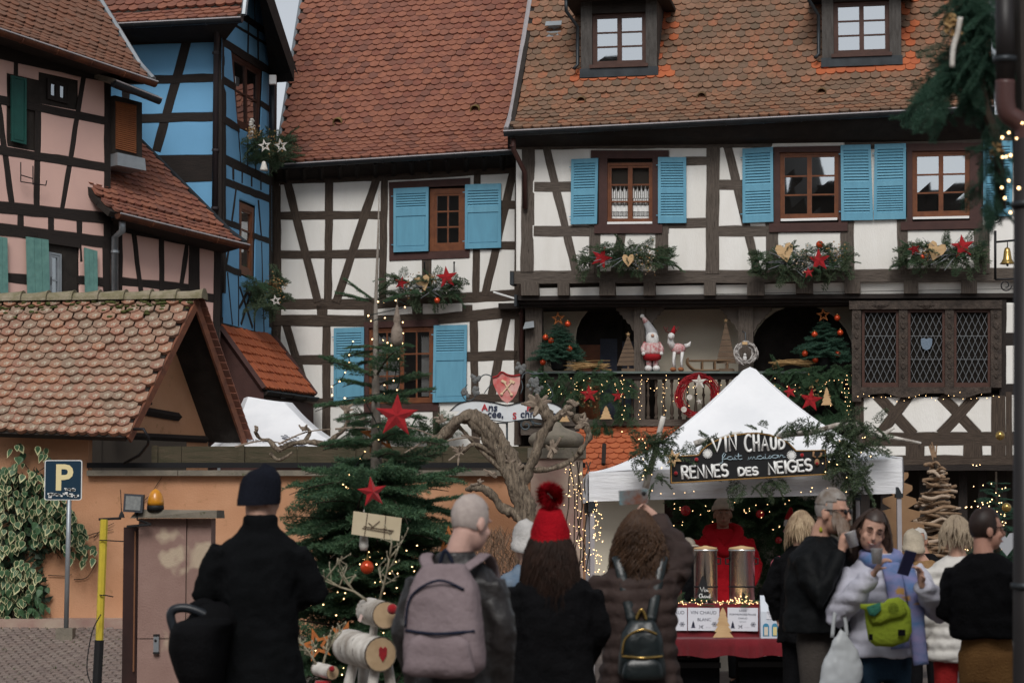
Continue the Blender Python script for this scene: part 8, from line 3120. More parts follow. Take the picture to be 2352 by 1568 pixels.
def person(label, x, Y, h, rz, coat, arms, legs=None, hem=.80, wide=1.0, deep=1.0, puff=0, head=(0, 0, 0), tone=(.50, .29, .21), group='people at the market', lean=0.0, grip=((0, 0), (0, 0)), collar=None, fold=.011, hood=None, hoff=(0, 0)):
 k = h / 1.75
 X0 = at(x, 1190, Y).x
 t = thing('person', label, 'person', (X0, Y, ground_z(X0, Y)), rz, group)
 t.scale = (k, k, k)
 b = MB()
 hc = V((hoff[0], -.02 + hoff[1] - lean * .5, 1.615))
 R = Euler((head[1], head[2], head[0])).to_matrix()
 hp = lambda *p: hc + R @ V(p)
 b.ball(hp(0, .012, .03), .1, 20, 14, (.77, .96, 1.02), R)
 b.ball(hp(0, -.022, -.045), .075, 16, 12, (.86, .95, 1.0), R)
 b.ball(hp(0, -.052, -.088), .034, 10, 8, (1.1, .8, .7), R)
 b.tube([hp(0, -.088, .028), hp(0, -.100, .005), hp(0, -.112, -.022), hp(0, -.098, -.032)], [.009, .011, .015, .010], 8)
 for sg in (-1, 1):
  b.ball(hp(sg * .079, .012, -.012), .032, 10, 8, (.35, .7, 1.05), R)
  b.ball(hp(sg * .030, -.078, .034), .018, 8, 6, (1.5, .6, .5), R)
  b.ball(hp(sg * .040, -.062, -.025), .026, 8, 6, (1, .8, 1), R)
 b.ball(hp(0, -.090, -.054), .016, 8, 6, (1.5, .6, .42), R)
 b.ball(hp(0, -.087, -.067), .014, 8, 6, (1.3, .6, .45), R)
 nk = V((0, .015 - lean * .4, 1.44))
 b.tube([nk, V((0, .02, 1.47)) * .5 + hp(0, .03, -.06) * .5, hp(0, .025, -.04)], [.066, .056, .056], 12)
 stack(b, [(.86, .12, .08, 0, 0), (1.1, .12, .08, 0, -lean * .1), (1.33, .13, .075, 0, -lean * .3), (1.42, .07, .06, 0, .01 - lean * .35)])
 sh = [V((sg * .155 * wide, .01 - lean * .3, 1.365)) for sg in (-1, 1)]
 for i, sg in enumerate((-1, 1)):
  e, w = V(arms[i][0]), V(arms[i][1])
  b.tube([sh[i] * .97 - V((0, 0, .02)), sh[i].lerp(e, .6), e, w], [.03, .036, .034, .026], 10)
  d = V(arms[i][2]) if len(arms[i]) > 2 else (w - e)
  pl = V(arms[i][3]) if len(arms[i]) > 3 else V((-sg * .8, -.3, -.2))
  hand(b, w + (w - e).normalized() * .01, d, pl, sg if len(arms[i]) < 5 else arms[i][4], .9)
  b.tube([V((sg * .09, 0, .9)), V((sg * .10, -.01, .5)), V((sg * .10, .015, .09)), V((sg * .105, -.10, .035))], [.075, .055, .04, .035], 10)
 me = fuse(b, .0075, 3)
 me.materials.append(skin(tone))
 put('body', me, t, True)
 m = MB()
 stack(m, [(.70, .165, .11, 0, .0), (.85, .172, .12, 0, .0), (1.0, .155, .11, 0, 0)])
 for sg in (-1, 1):
  m.tube([V((sg * .09, 0, .88)), V((sg * .10, -.012, .5)), V((sg * .105, .012, .10))], [(.098, .105), (.074, .08), (.062, .07)], 12)
 me = fuse(m, .015, 3, lambda c: .006 * mnoise.noise(V((c.x * 9, c.y * 9, c.z * 5))))
 me.materials.append(legs or M['black_cloth'])
 put('trousers', me, t, True)
 for sg in (-1, 1):
  m = MB()
  m.tube([V((sg * .105, .06, .05)), V((sg * .105, -.05, .05)), V((sg * .11, -.16, .035))], [(.045, .05), (.045, .05), (.03, .035)], 10)
  put('shoe', m.mesh('shoe', M['black_cloth'], True), t, True)
 m = MB()
 f = wide
 fl = .8 * (1 - hem) + .0
 stack(m, [(hem, (.185 + .12 * fl) * f, (.135 + .10 * fl) * deep, 0, .0), (hem + .12, (.185 + .07 * fl) * f, (.138 + .05 * fl) * deep, 0, 0), (1.02, .178 * f, .135 * deep, 0, -lean * .05), (1.18, .182 * f, .138 * deep, 0, -lean * .15), (1.30, .195 * f, .132 * deep, 0, -lean * .27), (1.365, .188 * f, .118 * deep, 0, .005 - lean * .33), (1.41, .158 * f, .104 * deep, 0, .005 - lean * .35), (1.445, .112 * f, .090, 0, .012 - lean * .37), (1.48, .078, .075, 0, .015 - lean * .4)])
 for i in (0, 1):
  e, w = V(arms[i][0]), V(arms[i][1])
  q = sh[i] + V((0, 0, -.005))
  m.tube([q, q.lerp(e, .5), e, e.lerp(w, .5), w], [.086, .080, .070, .06, .05] if not puff else [.092, .09, .084, .078, .058], 14)
 if collar:
  m.tube([V((0, .02 - lean * .4, 1.43)), V((0, .02 - lean * .42, 1.46 + collar))], [.085, .082], 16)
 def folds(c):
  v = fold * (1.3 * mnoise.noise(V((c.x * 6, c.y * 6, c.z * 3.5))) + 1.8 * (.25 - abs(mnoise.noise(V((c.x * 7 + c.z * 3, c.y * 7, c.z * 9 - c.x * 4))))) + .8 * (.2 - abs(mnoise.noise(c * 15))) + .3 * mnoise.noise(c * 36))
  if puff:
   v += puff * (abs(sin(c.z * 38 + .8 * mnoise.noise(c * 3) + c.x * 2)) - .55)
  return v
 me = fuse(m, .014, 4, folds)
 me.materials.append(coat)
 put('coat', me, t, True)
 t['hc'] = list(hc)
 return t, hp, k
M['black_cloth'] = cloth('black_cloth', (.0055, .0055, .0065), (.0035, .0035, .004))
def sub(t, name, mb, mat, smooth=True):
 return put(name, mb.mesh(name, mat, smooth), t, True)
def hair_cap(t, hp, mat, lift=.0, front=-.035, low=-.06, r=1.07, name='hair'):
 m = MB()
 n, q = 28, 18
 vs, ok = [], []
 for j in range(q + 1):
  g = pi * j / q
  for i in range(n):
   a = 2 * pi * i / n
   p = V((.077 * r * sin(g) * cos(a), .012 + .096 * r * sin(g) * sin(a), .03 + .102 * (r + lift) * cos(g)))
   p *= 1 + .05 * mnoise.noise(p * 60)
   ok.append(p.z > (.072 if p.y < front else low + .06 * max(0, -p.y / .08)))
   vs.append(hp(*p))
 fs = [(j * n + i, j * n + (i + 1) % n, (j + 1) * n + (i + 1) % n, (j + 1) * n + i) for j in range(q) for i in range(n)]
 m.add(vs, [f for f in fs if all(ok[v] for v in f)])
 return sub(t, name, m, mat)
def long_hair(t, hp, mat, L=.42, n=260, wave=.02, wid=.09, vol=1.0, gmin=.05, th=.75, curl=9):
 m = MB()
 for i in range(n):
  a = random.uniform(-.35, pi + .35)
  g = random.uniform(gmin, 1.4)
  p = V((.083 * sin(g) * cos(a), .012 + .10 * sin(g) * sin(a), .03 + .108 * cos(g)))
  if p.y < -.02 and p.z < .07:
   continue
  out = V((cos(a), max(sin(a), -.1) + .15, 0)).normalized()
  l = L * random.uniform(.75, 1.08)
  ph, pts = random.uniform(0, 6), []
  for j in range(13):
   s = j / 12
   c = p + out * (.05 * vol * sin(min(1, s * 1.8) * pi / 2) + wid * .35 * s) + V((0, 0, -l * s * (.55 + .45 * s) + .012 * (1 - s)))
   c += V((sin(ph + s * curl), cos(ph * 1.3 + s * curl), .4 * sin(ph + s * curl * 1.2))) * wave * min(1, s * 1.5)
   c.x *= 1 + .25 * s * vol
   pts.append(hp(*c) if s < .3 else V(hp(*(p))) .lerp(hp(*c), 1))
  m.tube(pts, [th * r for r in (.008, .010, .011, .012, .012, .012, .011, .011, .010, .008, .006, .004, .001)], 4, False)
 return sub(t, 'hair', m, mat)
def face(t, hp, brow=(.05, .03, .02), lips=(.36, .11, .09), smile=False):
 for sg in (-1, 1):
  if smile:
   m = MB()
   m.tube([hp(sg * .018, -.088, .016), hp(sg * .032, -.092, .011), hp(sg * .046, -.083, .015)], [.0025, .0038, .002], 6)
   sub(t, 'eyelashes', m, M['black_cloth'])
   m = MB()
   m.tube([hp(sg * .014, -.092, .040), hp(sg * .032, -.093, .046), hp(sg * .05, -.082, .038)], [.004, .005, .003], 6)
   sub(t, 'eyebrow', m, mk('brow', brow, None))
   continue
  m = MB()
  m.ball(hp(sg * .031, -.083, .018), .0115, 10, 8, (1.2, .55, .42))
  sub(t, 'eye', m, M['eye_white'])
  m = MB()
  m.ball(hp(sg * .031, -.0865, .017), .0062, 8, 6, (1, .6, .7))
  sub(t, 'iris', m, M['black_cloth'])
  m = MB()
  m.tube([hp(sg * .014, -.092, .040), hp(sg * .032, -.093, .046), hp(sg * .05, -.082, .038)], [.004, .0052, .003], 6)
  sub(t, 'eyebrow', m, mk('brow', brow, None))
 m = MB()
 w = .027 if smile else .02
 u = .009 if smile else 0
 m.tube([hp(-w, -.088, -.058 + u), hp(0, -.102, -.060), hp(w, -.088, -.058 + u)], [.003, .0065, .003], 6)
 sub(t, 'lips', m, mk('lips', lips, None, rough=.5))
 if smile:
  m = MB()
  m.tube([hp(-.017, -.096, -.056), hp(0, -.104, -.0565), hp(.017, -.096, -.056)], [.0025, .004, .0025], 6)
  sub(t, 'teeth', m, M['eye_white'])
def beanie(t, hp, mat, top=.158, cuff=True, low=-.005, r=1.13, pom=None, name='knit_hat'):
 m = MB()
 prof = [(.098 * r, low), (.100 * r, low + .025), (.098 * r, low + .05), (.095 * r, .075), (.084 * r, .112), (.055 * r, top - .012), (.012, top)]
 if cuff:
  prof = [(.100 * r, low), (.106 * r, low + .01), (.106 * r, low + .042), (.098 * r, low + .05)] + prof[3:]
 n = 48
 vs = []
 for rr, z in prof:
  for i in range(n):
   a = 2 * pi * i / n
   q = rr * (1 + .022 * (i % 2))
   vs.append(hp(q * .84 * cos(a), .012 + q * sin(a), z - .02 * sin(a)))
 m.add(vs, [(j * n + i, j * n + (i + 1) % n, (j + 1) * n + (i + 1) % n, (j + 1) * n + i) for j in range(len(prof) - 1) for i in range(n)] + [tuple(range((len(prof) - 1) * n, len(prof) * n))])
 o = sub(t, name, m, mat)
 if pom:
  c = hp(0, .012, top + pom * .75)
  T = []
  for k in range(1400):
   d = V((random.gauss(0, 1), random.gauss(0, 1), random.gauss(0, 1))).normalized()
   q = d.orthogonal().normalized() * .006
   T.append([c + d * pom * .3 - q, c + d * pom * .3 + q, c + d * pom * random.uniform(.85, 1.1)])
  tri_obj('pompom', np.array([[tuple(p) for p in f] for f in T]), mat, o, local=True)
 return o
def backpack(t, c, w, h, d, mat, dark, label=None, drop=0.0):
 g = thing('backpack', label, 'backpack', (0, 0, 0))
 g.matrix_basis = t.matrix_basis.copy()
 def sq(z0, z1, w0, d0, yc, dd, n=10):
  rows = []
  for j in range(n + 1):
   s = j / n
   e = min(1, .35 + 2.6 * min(s, 1 - s) + .2 * (1 - s))
   rows.append((z0 + (z1 - z0) * s, w0 * (1 - .28 * s * s) * min(1, .72 + 1.6 * min(s * 2, (1 - s))), d0 * min(1, .45 + 2.2 * min(s * 1.4, 1 - s)), 0, yc))
  m = MB()
  stack(m, rows, 28, 3.2)
  return m
 m = sq(c[2], c[2] + h, w / 2, d / 2, c[1], d)
 me = fuse(m, .012, 4, lambda q: .007 * mnoise.noise(q * 9) + .003 * mnoise.noise(q * 25))
 me.materials.append(mat)
 put('bag', me, g, True)
 m = sq(c[2] + .01, c[2] + h * .40, w * .44, d * .22, c[1] + d * .46, d)
 me = fuse(m, .010, 4, lambda q: .006 * mnoise.noise(q * 12))
 me.materials.append(mat)
 put('pocket', me, g, True)
 m = MB()
 m.tube(smooth_path([V((-w * .42, c[1] + d * .35, c[2] + h * .42)), V((0, c[1] + d * .68, c[2] + h * .40)), V((w * .42, c[1] + d * .35, c[2] + h * .42))]), .007, 6)
 m.tube(smooth_path([V((-w * .30, c[1] + d * .42, c[2] + h * .78)), V((0, c[1] + d * .52, c[2] + h * .86)), V((w * .34, c[1] + d * .46, c[2] + h * .72)), V((w * .42, c[1] + d * .40, c[2] + h * .45))]), .006, 6)
 m.build('zip', dark, g, True, True)
 m = MB()
 m.tube(smooth_path([V((-.03, c[1] - d * .2, c[2] + h)), V((0, c[1] - d * .1, c[2] + h + .06)), V((.03, c[1] - d * .2, c[2] + h))]), .009, 6)
 m.build('grab_loop', dark, g, True, True)
 for sg in (-1, 1):
  m = MB()
  m.tube(smooth_path([V((sg * w * .18, c[1] - d * .15, c[2] + h * .93)), V((sg * .12, .10, 1.455)), V((sg * .135, .0, 1.475)), V((sg * .14, -.125, 1.40)), V((sg * .15, -.155, 1.25))], 6), .030, 8, flat=.28, up=(1, 0, 0))
  m.build('strap', mat, g, True, True)
 return g
M['eye_white'] = mk('eye_white', (.45, .40, .36), None, rough=.3)
down = lambda sg, e=.27, y=.0: ((sg * e, .03 + y, 1.12), (sg * (e - .02), -.06 + y, .88))
random.seed(21)
t, hp, k = person('tall man all in black with a dark beanie, seen from behind by the pram', 598, 12.2, 1.90, pi, cloth('black_wool_coat', (.0055, .006, .007), (.0035, .004, .0045), .95, .4, 90), (((-.27, -.02, 1.15), (-.12, -.24, 1.10)), ((.27, -.02, 1.15), (.14, -.24, 1.10))), hem=.62, wide=1.06, deep=1.25, head=(-.75, .12, 0), collar=.075)
beanie(t, hp, cloth('navy_black_knit', (.012, .014, .022), (.008, .009, .014), .95, .6, 90), cuff=False, low=-.03, r=1.12)
t, hp, k = person('bald man in a dark leather jacket carrying the lilac rucksack', 1050, 10.4, 1.76, pi - .22, cloth('dark_leather', (.020, .017, .017), (.009, .008, .008), .45, .4, 20, spec=.5), (down(-1, .215), down(1, .225)), hem=.78, wide=.98, deep=1.1, head=(-.5, .30, .05), tone=(.56, .35, .29), collar=.03, hoff=(-.06, 0))
hair_cap(t, hp, mk('grey_stubble', (.42, .36, .33), (.33, .28, .26), 40, .9), r=1.035, low=-.045)
backpack(t, (0, .235, .94), .37, .50, .20, cloth('lilac_canvas', (.245, .195, .205), (.18, .14, .148), .9, .4, 40), cloth('navy_zip', (.02, .025, .045)), 'faded lilac canvas rucksack on the back of the bald man')
t, hp, k = person('woman with a red bobble hat and black coat, seen from behind', 1272, 11.9, 1.64, pi, M['black_cloth'], (((-.25, .0, 1.13), (-.18, -.18, .95)), ((.26, .0, 1.13), (.20, -.16, .92))), hem=.45, wide=1.22, deep=1.3, head=(0, .05, 0), hoff=(.02, 0))
long_hair(t, hp, mk('dark_brown_hair', (.026, .013, .009), (.014, .008, .006), 20, .6, spec=.15), .42, 1000, .014, .07, vol=.7, gmin=1.15, th=.4)
beanie(t, hp, cloth('red_wool_knit', (.42, .008, .016), (.27, .004, .010), .95, .9, 70), top=.205, r=1.36, low=-.085, pom=.088, name='red_bobble_hat')
brn = cloth('brown_quilted_nylon', (.055, .038, .034), (.032, .022, .02), .6, .3, 30)
t, hp, k = person('brown-haired woman in a brown quilted coat raising a phone', 1468, 12.6, 1.69, pi, brn, (((-.25, -.12, 1.50), (-.12, -.28, 1.70), (.75, -.05, .5), (.2, .9, 0)), ((.27, .02, 1.13), (.20, -.20, 1.02))), hem=.42, wide=1.18, deep=1.2, puff=.012, head=(0, -.05, 0), tone=(.52, .31, .24))
long_hair(t, hp, mk('wavy_chestnut_hair', (.095, .048, .022), (.035, .019, .011), 9, .5, spec=.25, palette=[(.045, .024, .014), (.085, .043, .021), (.15, .078, .034), (.06, .03, .017)]), .37, 1300, .022, .06, vol=.75, th=.36, curl=15)
PHN = thing('smartphone', 'phone in a patterned case held up by the brown-haired woman', 'phone', at(1452, 1141, 12.3))
m = MB()
c = at(1455, 1141, 12.25)
m.box(c, (.155, .012, .078), Matrix.Rotation(-.06, 3, 'Y'))
m.build('case', mk('patterned_case', (.16, .06, .035), (.14, .22, .24), 14, .4), PHN)
m = MB()
m.ball(c + V((.055, -.008, .02)), .012, 8, 6, (1, .4, 1))
m.build('lens', M['black'], PHN)
backpack(t, (0, .205, .80), .27, .34, .14, cloth('dark_teal_leather', (.010, .017, .019), (.006, .010, .011), .35, .2, 20, spec=.5), M['bauble_gold'], 'small dark teal leather backpack below the curly brown hair')
t, hp, k = person('bearded man in sunglasses and black rain jacket drinking from a cup', 1880, 14.0, 1.82, 1.02, cloth('black_rain_jacket', (.008, .009, .010), (.005, .0055, .006), .6, .3, 30), (((-.30, -.13, 1.12), (-.14, -.20, 1.39), (.15, -.12, .7), (.8, -.3, 0)), ((.27, .0, 1.14), (.22, -.20, .92))), cloth('grey_cargo', (.075, .065, .058)), hem=.92, wide=1.34, deep=1.4, head=(-.02, .10, 0), tone=(.50, .28, .20), collar=.02, lean=.06, hoff=(0, -.04))
hm = mk('greying_hair', (.14, .105, .08), (.28, .26, .24), 18, .7)
hair_cap(t, hp, hm, lift=.14, low=.045)
hair_cap(t, hp, mk('shaved_grey_sides', (.30, .27, .25), (.22, .19, .17), 40, .9), r=1.015, low=-.03)
m = MB()
for i in range(260):
 a = random.uniform(-1.35, 1.35)
 z = random.uniform(-.10, -.035) + .05 * abs(a)
 p = V((.066 * sin(a), -.015 - .078 * cos(a), z))
 d = V((sin(a) * .25, -.35 * cos(a), -1)).normalized()
 l = random.uniform(.05, .13) * (1.15 - .6 * abs(a) / 1.35)
 m.tube([hp(*p), hp(*(p + d * l * .5)), hp(*(p + d * l + V((-p.x * .3, .0, 0))))], [.008, .007, .001], 4, False)
sub(t, 'beard', m, mk('grey_brown_beard', (.19, .12, .08), (.36, .31, .27), 12, .8))
m = MB()
for sg in (-1, 1):
 m.ball(hp(sg * .034, -.098, .018), .024, 12, 8, (1.05, .3, .72))
 m.tube([hp(sg * .055, -.092, .026), hp(sg * .078, -.05, .024), hp(sg * .082, .015, .018)], .0035, 5)
m.tube([hp(-.02, -.102, .024), hp(.02, -.102, .024)], .003, 5)
sub(t, 'sunglasses', m, M['iron'])
m = MB()
m.tube([hp(-.055, .04, -.10), hp(.0, .075, -.10), hp(.055, .04, -.10), hp(.07, -.03, -.12)], .018, 8, flat=.6)
sub(t, 'lime_collar', m, cloth('lime_lining', (.42, .42, .04)))
m = MB()
m.tube([V((-.16, -.165, 1.10)), V((-.10, -.19, .98)), V((-.05, -.2, .86))], .004, 5)
sub(t, 'reflective_trim', m, M['white_metal'])
def cup(label, x, y, Y, tilt=0.0):
 g = thing('paper_cup', label, 'cup', at(x, y, Y))
 c = at(x, y, Y)
 m = MB()
 m.lathe([(.028, -.045), (.036, .045), (.038, .047), (.034, .045), (.03, -.02)], c, 16, axis=(sin(tilt), 0, cos(tilt)))
 m.build('cup', mk('cup_paper', (.60, .62, .63), (.42, .36, .36), 30, .5), g, True)
 return g
cup('small cup at the lips of the bearded man', 1957, 1238, 13.70, -.3)
PB = thing('plastic_bag', 'white plastic carrier bag with blue print hanging from the hand of the bearded man', 'bag', at(1928, 1540, 13.7))
m = MB()
c = at(1930, 1568, 13.7)
stack(m, [(.0 + z, .125 * w * (1 + .08 * sin(9 * z)), .05 * w, .02 * sin(z * 9), 0) for z, w in ((-.1, .95), (0, 1.0), (.1, .95), (.18, .7), (.25, .42), (.30, .18), (.33, .06))], 26)
m.v = [tuple(V(p) + c) for p in m.v]
me = fuse(m, .01, 2, lambda q: .012 * mnoise.noise(q * 11) + .006 * mnoise.noise(q * 25))
me.materials.append(mk('thin_plastic', (.60, .63, .65), None, rough=.3, trans=.3))
put('bag', me, PB)
m = MB()
for dx in (-.03, .03):
 m.tube(smooth_path([c + V((dx * 1.5, 0, .27)), c + V((dx, 0, .40)), c + V((0, .02, .47))], 4), .012, 6, flat=.3)
tag(m.build('handles', PB.children[0].data.materials[0], PB, True), kind='stuff')
lettering(PB, 'LACENER', c + V((0, -.075, -.05)), (1, 0, 0), (0, 0, 1), .055, mk('teal_print', (.03, .14, .20), None), bold=.002)
pale = cloth('pale_lilac_down', (.58, .58, .66), (.46, .46, .54), .6, .2, 20)
t, hp, k = person('smiling woman in a pale quilted coat holding a cup and phone', 2022, 13.9, 1.70, .12, pale, (((-.31, -.10, 1.10), (-.14, -.32, 1.36), (.35, -.2, .6), (.85, -.2, 0)), ((.36, -.10, 1.12), (.16, -.34, 1.29), (-.1, -.1, .7), (-.8, -.2, .1))), cloth('blue_jeans', (.022, .045, .075), (.014, .03, .05)), hem=.84, wide=1.2, deep=1.15, puff=.009, head=(-.10, .24, .22), tone=(.52, .30, .22), hoff=(-.06, 0))
face(t, hp, smile=True)
SKIN['bh'] = mk('brown_long_hair', (.050, .028, .019), (.028, .016, .012), 15, .5, spec=.5)
long_hair(t, hp, SKIN['bh'], .36, 700, .010, .06, vol=.7, th=.45)
hair_cap(t, hp, SKIN['bh'], lift=.05, front=-.05, low=-.03, r=1.09)
m = MB()
m.tube(smooth_path([V((-.10, .02, 1.46)), V((0, .09, 1.47)), V((.10, .03, 1.46)), V((.05, -.09, 1.43)), V((-.07, -.10, 1.43)), V((-.10, .0, 1.45))], 6), .048, 12)
m.tube(smooth_path([V((.02, -.14, 1.42)), V((.04, -.19, 1.25)), V((.05, -.20, 1.05)), V((.06, -.20, .90))], 5), [.06] * 16, 10, flat=.35, up=(1, 0, 0))
m.tube(smooth_path([V((.12, -.12, 1.42)), V((.16, -.19, 1.2)), V((.17, -.20, 1.0)), V((.19, -.20, .80))], 5), [.05] * 16, 10, flat=.35, up=(1, 0, 0))
m2 = cloth('check_scarf', (.30, .26, .48), (.30, .26, .48))
sc_ = mk('checked_scarf', (.30, .26, .46), (.10, .20, .40), 5, .95, .5, 90, stretch=(1, 1, 2.2), speck=(.46, .26, .08), speck_scale=4.5, speck_lo=.58)
sub(t, 'scarf', m, sc_)
cup('cup with dark wine in the hand of the smiling woman', 2014, 1277, 13.46)
PH2 = thing('smartphone', 'dark phone in the other hand of the smiling woman', 'phone', at(2085, 1293, 13.4))
m = MB()
m.box(at(2083, 1292, 13.42), (.072, .01, .15), Euler((.35, .22, .3)).to_matrix())
m.build('case', mk('phone_navy', (.02, .02, .05), None, rough=.3), PH2)
GBg = thing('green_bag', 'lime green felt shoulder bag with round flap on the pale coat', 'bag', at(2035, 1430, 13.55))
kb = 13.5 / F
def gb(x, y, Y=13.5):
 return at(x, y, Y)
lime = cloth('lime_felt', (.27, .34, .035), (.20, .26, .025), .95, .5, 50)
def pad(mb, outline, Y, th, n=2):
 c = V((sum(p[0] for p in outline) / len(outline), sum(p[1] for p in outline) / len(outline)))
 rows = [(1.0, 0), (.97, .45), (.85, .85), (.6, 1.0)]
 N_ = len(outline)
 vs = []
 for s, d in [(1.0, -1.0)] + rows:
  for x, y in outline:
   vs.append(at(c[0] + (x - c[0]) * s, c[1] + (y - c[1]) * s, Y - th * d))
 mb.add(vs, [(j * N_ + i, j * N_ + (i + 1) % N_, (j + 1) * N_ + (i + 1) % N_, (j + 1) * N_ + i) for j in range(4) for i in range(N_)] + [tuple(range(4 * N_, 5 * N_)), tuple(range(N_ - 1, -1, -1))])
m = MB()
pad(m, [(1985, 1392), (2000, 1385), (2080, 1380), (2092, 1400), (2095, 1450), (2086, 1472), (2050, 1485), (2010, 1483), (1995, 1470), (1988, 1430)], 13.5, .05)
m.build('body', lime, GBg, True)
m = MB()
pad(m, [(2028, 1385), (2040, 1374), (2064, 1370), (2076, 1378), (2084, 1405), (2074, 1416), (2045, 1422), (2022, 1432), (2002, 1432), (1985, 1400), (1975, 1396), (1976, 1386)], 13.44, .025)
m.build('flap', lime, GBg, True)
m = MB()
pad(m, [(1990, 1393), (2022, 1382), (2024, 1400), (2010, 1415), (1996, 1412)], 13.40, .012)
m.build('leaf_patch', cloth('teal_felt', (.04, .16, .11)), GBg, True)
m = MB()
for r in (11, 7.5, 4):
 c = gb(2052, 1396, 13.40)
 m.tube([c + V((cos(a) * r * kb, 0, sin(a) * r * kb)) for a in np.linspace(0, 2 * pi, 18)], .002, 4)
tag(m.build('spiral_stitching', cloth('dark_stitch', (.12, .17, .02)), GBg), kind='stuff')
for x in (2071, 2000):
 m = MB()
 m.box(gb(x, 1452 if x > 2050 else 1462, 13.43), (.04 if x > 2050 else .02, .02, .035))
 m.build('buckle', M['black_cloth'], GBg)
t, hp, k = person('dark-haired man in a black jacket and tan corduroys at the right edge', 2262, 13.5, 1.71, pi - .75, M['black_cloth'], (((-.29, .0, 1.12), (-.18, -.20, .98)), ((.29, .0, 1.12), (.20, -.22, 1.0))), cloth('tan_corduroy', (.22, .115, .042), (.15, .075, .028), .9, .8, 90), hem=.97, wide=1.22, deep=1.25, head=(-.62, .05, 0), tone=(.48, .25, .18))
hair_cap(t, hp, mk('dark_hair', (.030, .016, .012), (.018, .010, .008), 20, .5), lift=.05, low=-.05)
face(t, hp)
m = MB()
for sg in (-1, 1):
 m.tube([hp(sg * .055, -.09, .022), hp(sg * .08, .0, .02)], .003, 5)
 m.tube([hp(sg * .034 + .02 * cos(a), -.1, .018 + .016 * sin(a)) for a in np.linspace(0, 6.3, 12)], .002, 4)
sub(t, 'spectacles', m, M['iron'])
wht = cloth('white_down', (.60, .58, .54), (.50, .48, .45), .6, .2, 20)
t, hp, k = person('woman in a long white quilted coat behind the man in black', 2196, 15.4, 1.66, pi + .3, wht, (down(-1), down(1)), cloth('red_trousers', (.30, .02, .02)), hem=.73, wide=1.12, deep=1.15, puff=.014)
long_hair(t, hp, mk('ash_blond_hair', (.34, .27, .19), (.22, .17, .12), 15, .6), .18, 200, .006, .02, vol=.5)
t, hp, k = person('woman in a tan shearling jacket with a cream knit hat behind the couple', 2120, 19.5, 1.53, pi + .25, cloth('tan_shearling', (.26, .155, .075), (.19, .11, .052), .95, .6, 50), (down(-1), down(1)), hem=.90, wide=1.28, deep=1.3, hoff=(.10, 0))
beanie(t, hp, cloth('cream_knit', (.50, .43, .33)), low=-.05, r=1.2)
m = MB()
m.tube(smooth_path([V((-.16, -.10, 1.44)), V((-.10, .13, 1.42)), V((.05, .19, 1.2)), V((.18, .19, .98))], 5), .014, 6, flat=.4)
sub(t, 'bag_strap', m, cloth('beige_strap', (.45, .38, .30)))
t, hp, k = person('grey-haired older man facing the camera beside the driftwood tree', 2122, 21.5, 1.56, -.5, M['black_cloth'], (down(-1), down(1)), hem=.7, wide=1.2, tone=(.42, .22, .15), hoff=(-.05, 0))
face(t, hp)
hair_cap(t, hp, mk('white_hair', (.48, .46, .43), (.38, .36, .33), 20, .8), low=-.02)
red = cloth('red_wool_coat', (.44, .012, .02), (.34, .008, .015), .95, .5, 60)
t, hp, k = person('vendor in a red coat and cream hat behind the urns', 1660, 22.3, 1.83, 0, red, (((-.31, .0, 1.13), (-.22, -.20, .95)), ((.31, .0, 1.13), (.22, -.20, .95))), hem=.6, wide=1.3, deep=1.2, tone=(.34, .18, .12))
face(t, hp)
beanie(t, hp, cloth('cream_wool_hat', (.58, .52, .43)), low=.03, r=1.12)
m = MB()
m.tube(smooth_path([V((-.14, .02, 1.46)), V((0, .09, 1.49)), V((.14, .02, 1.46)), V((.08, -.13, 1.34)), V((0, -.15, 1.27)), V((-.08, -.13, 1.34)), V((-.14, .02, 1.46))], 6), .055, 12)
sub(t, 'cowl_scarf', m, red)
t, hp, k = person('child in a pink hat standing at the end of the counter', 1786, 21.4, 1.27, .3, M['black_cloth'], (down(-1), down(1)), hem=.6, wide=1.1)
beanie(t, hp, cloth('pink_knit', (.55, .15, .19)), low=-.02, r=1.2)
m = MB()
m.tube(smooth_path([V((-.10, .0, 1.47)), V((0, .09, 1.47)), V((.10, .0, 1.47)), V((.0, -.11, 1.44)), V((-.10, .0, 1.47))], 6), .04, 10)
m.tube([V((.12, -.13, 1.42)), V((.16, -.17, 1.1)), V((.14, -.17, .9))], .04, 8, flat=.4)
sub(t, 'scarf', m, cloth('pink_scarf', (.58, .17, .24)))
t, hp, k = person('stall helper in a pale cap half hidden by the raised brown sleeve', 1578, 21.9, 1.47, .5, M['black_cloth'], (down(-1), down(1)), hem=.6, wide=1.1)
m = MB()
m.ball(hp(0, .012, .055), .1, 16, 12, (.86, 1.04, .8))
m.tube([hp(0, -.07, .05), hp(0, -.15, .035)], [(.07, .012), (.06, .008)], 10, up=(1, 0, 0))
sub(t, 'cap', m, cloth('pale_cap', (.52, .46, .38)))
t, hp, k = person('blonde-haired person half hidden behind the bearded man', 1840, 18.0, 1.70, pi - .6, M['black_cloth'], (down(-1), down(1)), hem=.7)
long_hair(t, hp, mk('streaky_blond_hair', (.40, .30, .19), (.16, .10, .06), 9, .6), .22, 240, .008, .03, vol=.6)
t, hp, k = person('small child in a beige hooded coat and pink trousers behind the couple', 1966, 15.2, 1.13, pi, cloth('beige_knit_coat', (.30, .245, .185), (.22, .18, .135), .95, .8, 70), (down(-1), down(1)), cloth('pink_corduroy', (.42, .07, .15)), hem=.66, wide=1.2, deep=1.3)
long_hair(t, hp, mk('fur_hood', (.36, .26, .16), (.24, .16, .09), 15, .9), .12, 260, .006, .05, vol=1.3)
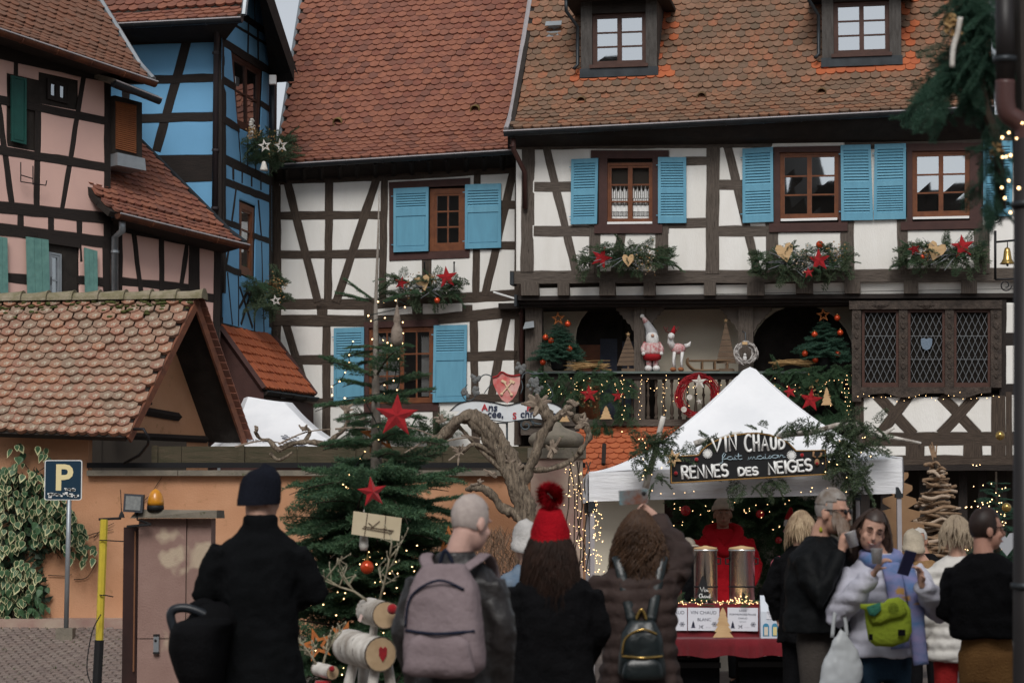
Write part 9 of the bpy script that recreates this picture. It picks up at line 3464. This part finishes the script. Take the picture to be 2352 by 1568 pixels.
t, hp, k = person('person with a white knit hat and denim jacket between the rucksack and red hat', 1212, 14.2, 1.61, pi + .4, cloth('denim_jacket', (.10, .15, .22), (.20, .24, .28), .9, .5, 40), (down(-1), down(1)), hem=.75, wide=1.15)
beanie(t, hp, cloth('white_knit', (.60, .58, .56)), low=-.04, r=1.18)
PR = thing('pram', 'black pram with a curved handle beside the man in black', 'pram', at(450, 1190, 12.0) - V((0, 0, CAMZ)))
def pp(x, y, dy=0.0):
 return at(x, y, 12.0 + dy)
m = MB()
b0 = pp(462, 1500)
stack(m, [(z, rx, ry, x, y) for z, rx, ry, x, y in ((-.30, .05, .12, .03, 0), (-.24, .09, .2, .02, 0), (-.10, .125, .27, .0, 0), (.03, .15, .30, -.01, 0), (.12, .155, .30, .0, 0), (.16, .15, .28, .02, 0), (.185, .10, .22, .05, .02))], 26, 2.6)
m.v = [tuple(V(q) + b0) for q in m.v]
m.ball(b0 + V((.06, .12, .15)), .17, 20, 14, (.9, 1.0, .7))
me = fuse(m, .012, 3, lambda q: .006 * mnoise.noise(q * 8))
me.materials.append(M['black_cloth'])
put('carrycot', me, PR)
m = MB()
m.tube(smooth_path([pp(412, 1478), pp(398, 1440), pp(392, 1412), pp(402, 1398), pp(430, 1396), pp(465, 1408), pp(496, 1428)], 6), .024, 10)
m.build('handle', mk('dark_blue_grip', (.018, .021, .026), None, rough=.35), PR, True)
m = MB()
m.tube(smooth_path([pp(442, 1398, .1), pp(470, 1388, .1), pp(500, 1402, .1)], 6), .035, 10)
m.build('hood_rim', M['black_cloth'], PR, True)
for dx in (-.1, .2):
 for dy in (0, .5):
  w = V((b0.x + dx, 12.0 + dy, .12))
  m = MB()
  m.tube([w + V((0, 0.11 * cos(a), .11 * sin(a))) for a in np.linspace(0, 2 * pi, 19)], .018, 6)
  m.tube([w, V((b0.x + .05, 12.2, b0.z - .1))], .012, 6)
  m.build('wheel', M['black'], PR)
print('people ok')
for x, y0, y1, lb in ((1575, 1512, 1600, 'dark crate added for the bags and shadow under the left half of the red table'), (1770, 1510, 1600, 'dark crate added for the bags and shadow under the right half of the red table')):
 a = at(x - 75, y0, 21.1)
 b = at(x + 75, y0, 21.1)
 m = MB()
 m.box(((a.x + b.x) / 2, 21.15, a.z / 2), (b.x - a.x, .35, a.z))
 g = thing('added_dark_crate', lb, 'crate', ((a.x + b.x) / 2, 21.15, 0), group='crates under the table')  # boxes added to fill the dark, shadowed space with bags under the table
 m.build('box', M['black_cloth'], g)
 m = MB()
 m.box(((a.x + b.x) / 2, 20.965, a.z - .05), (b.x - a.x + .02, .02, .05))
 m.build('rim', M['black'], g)
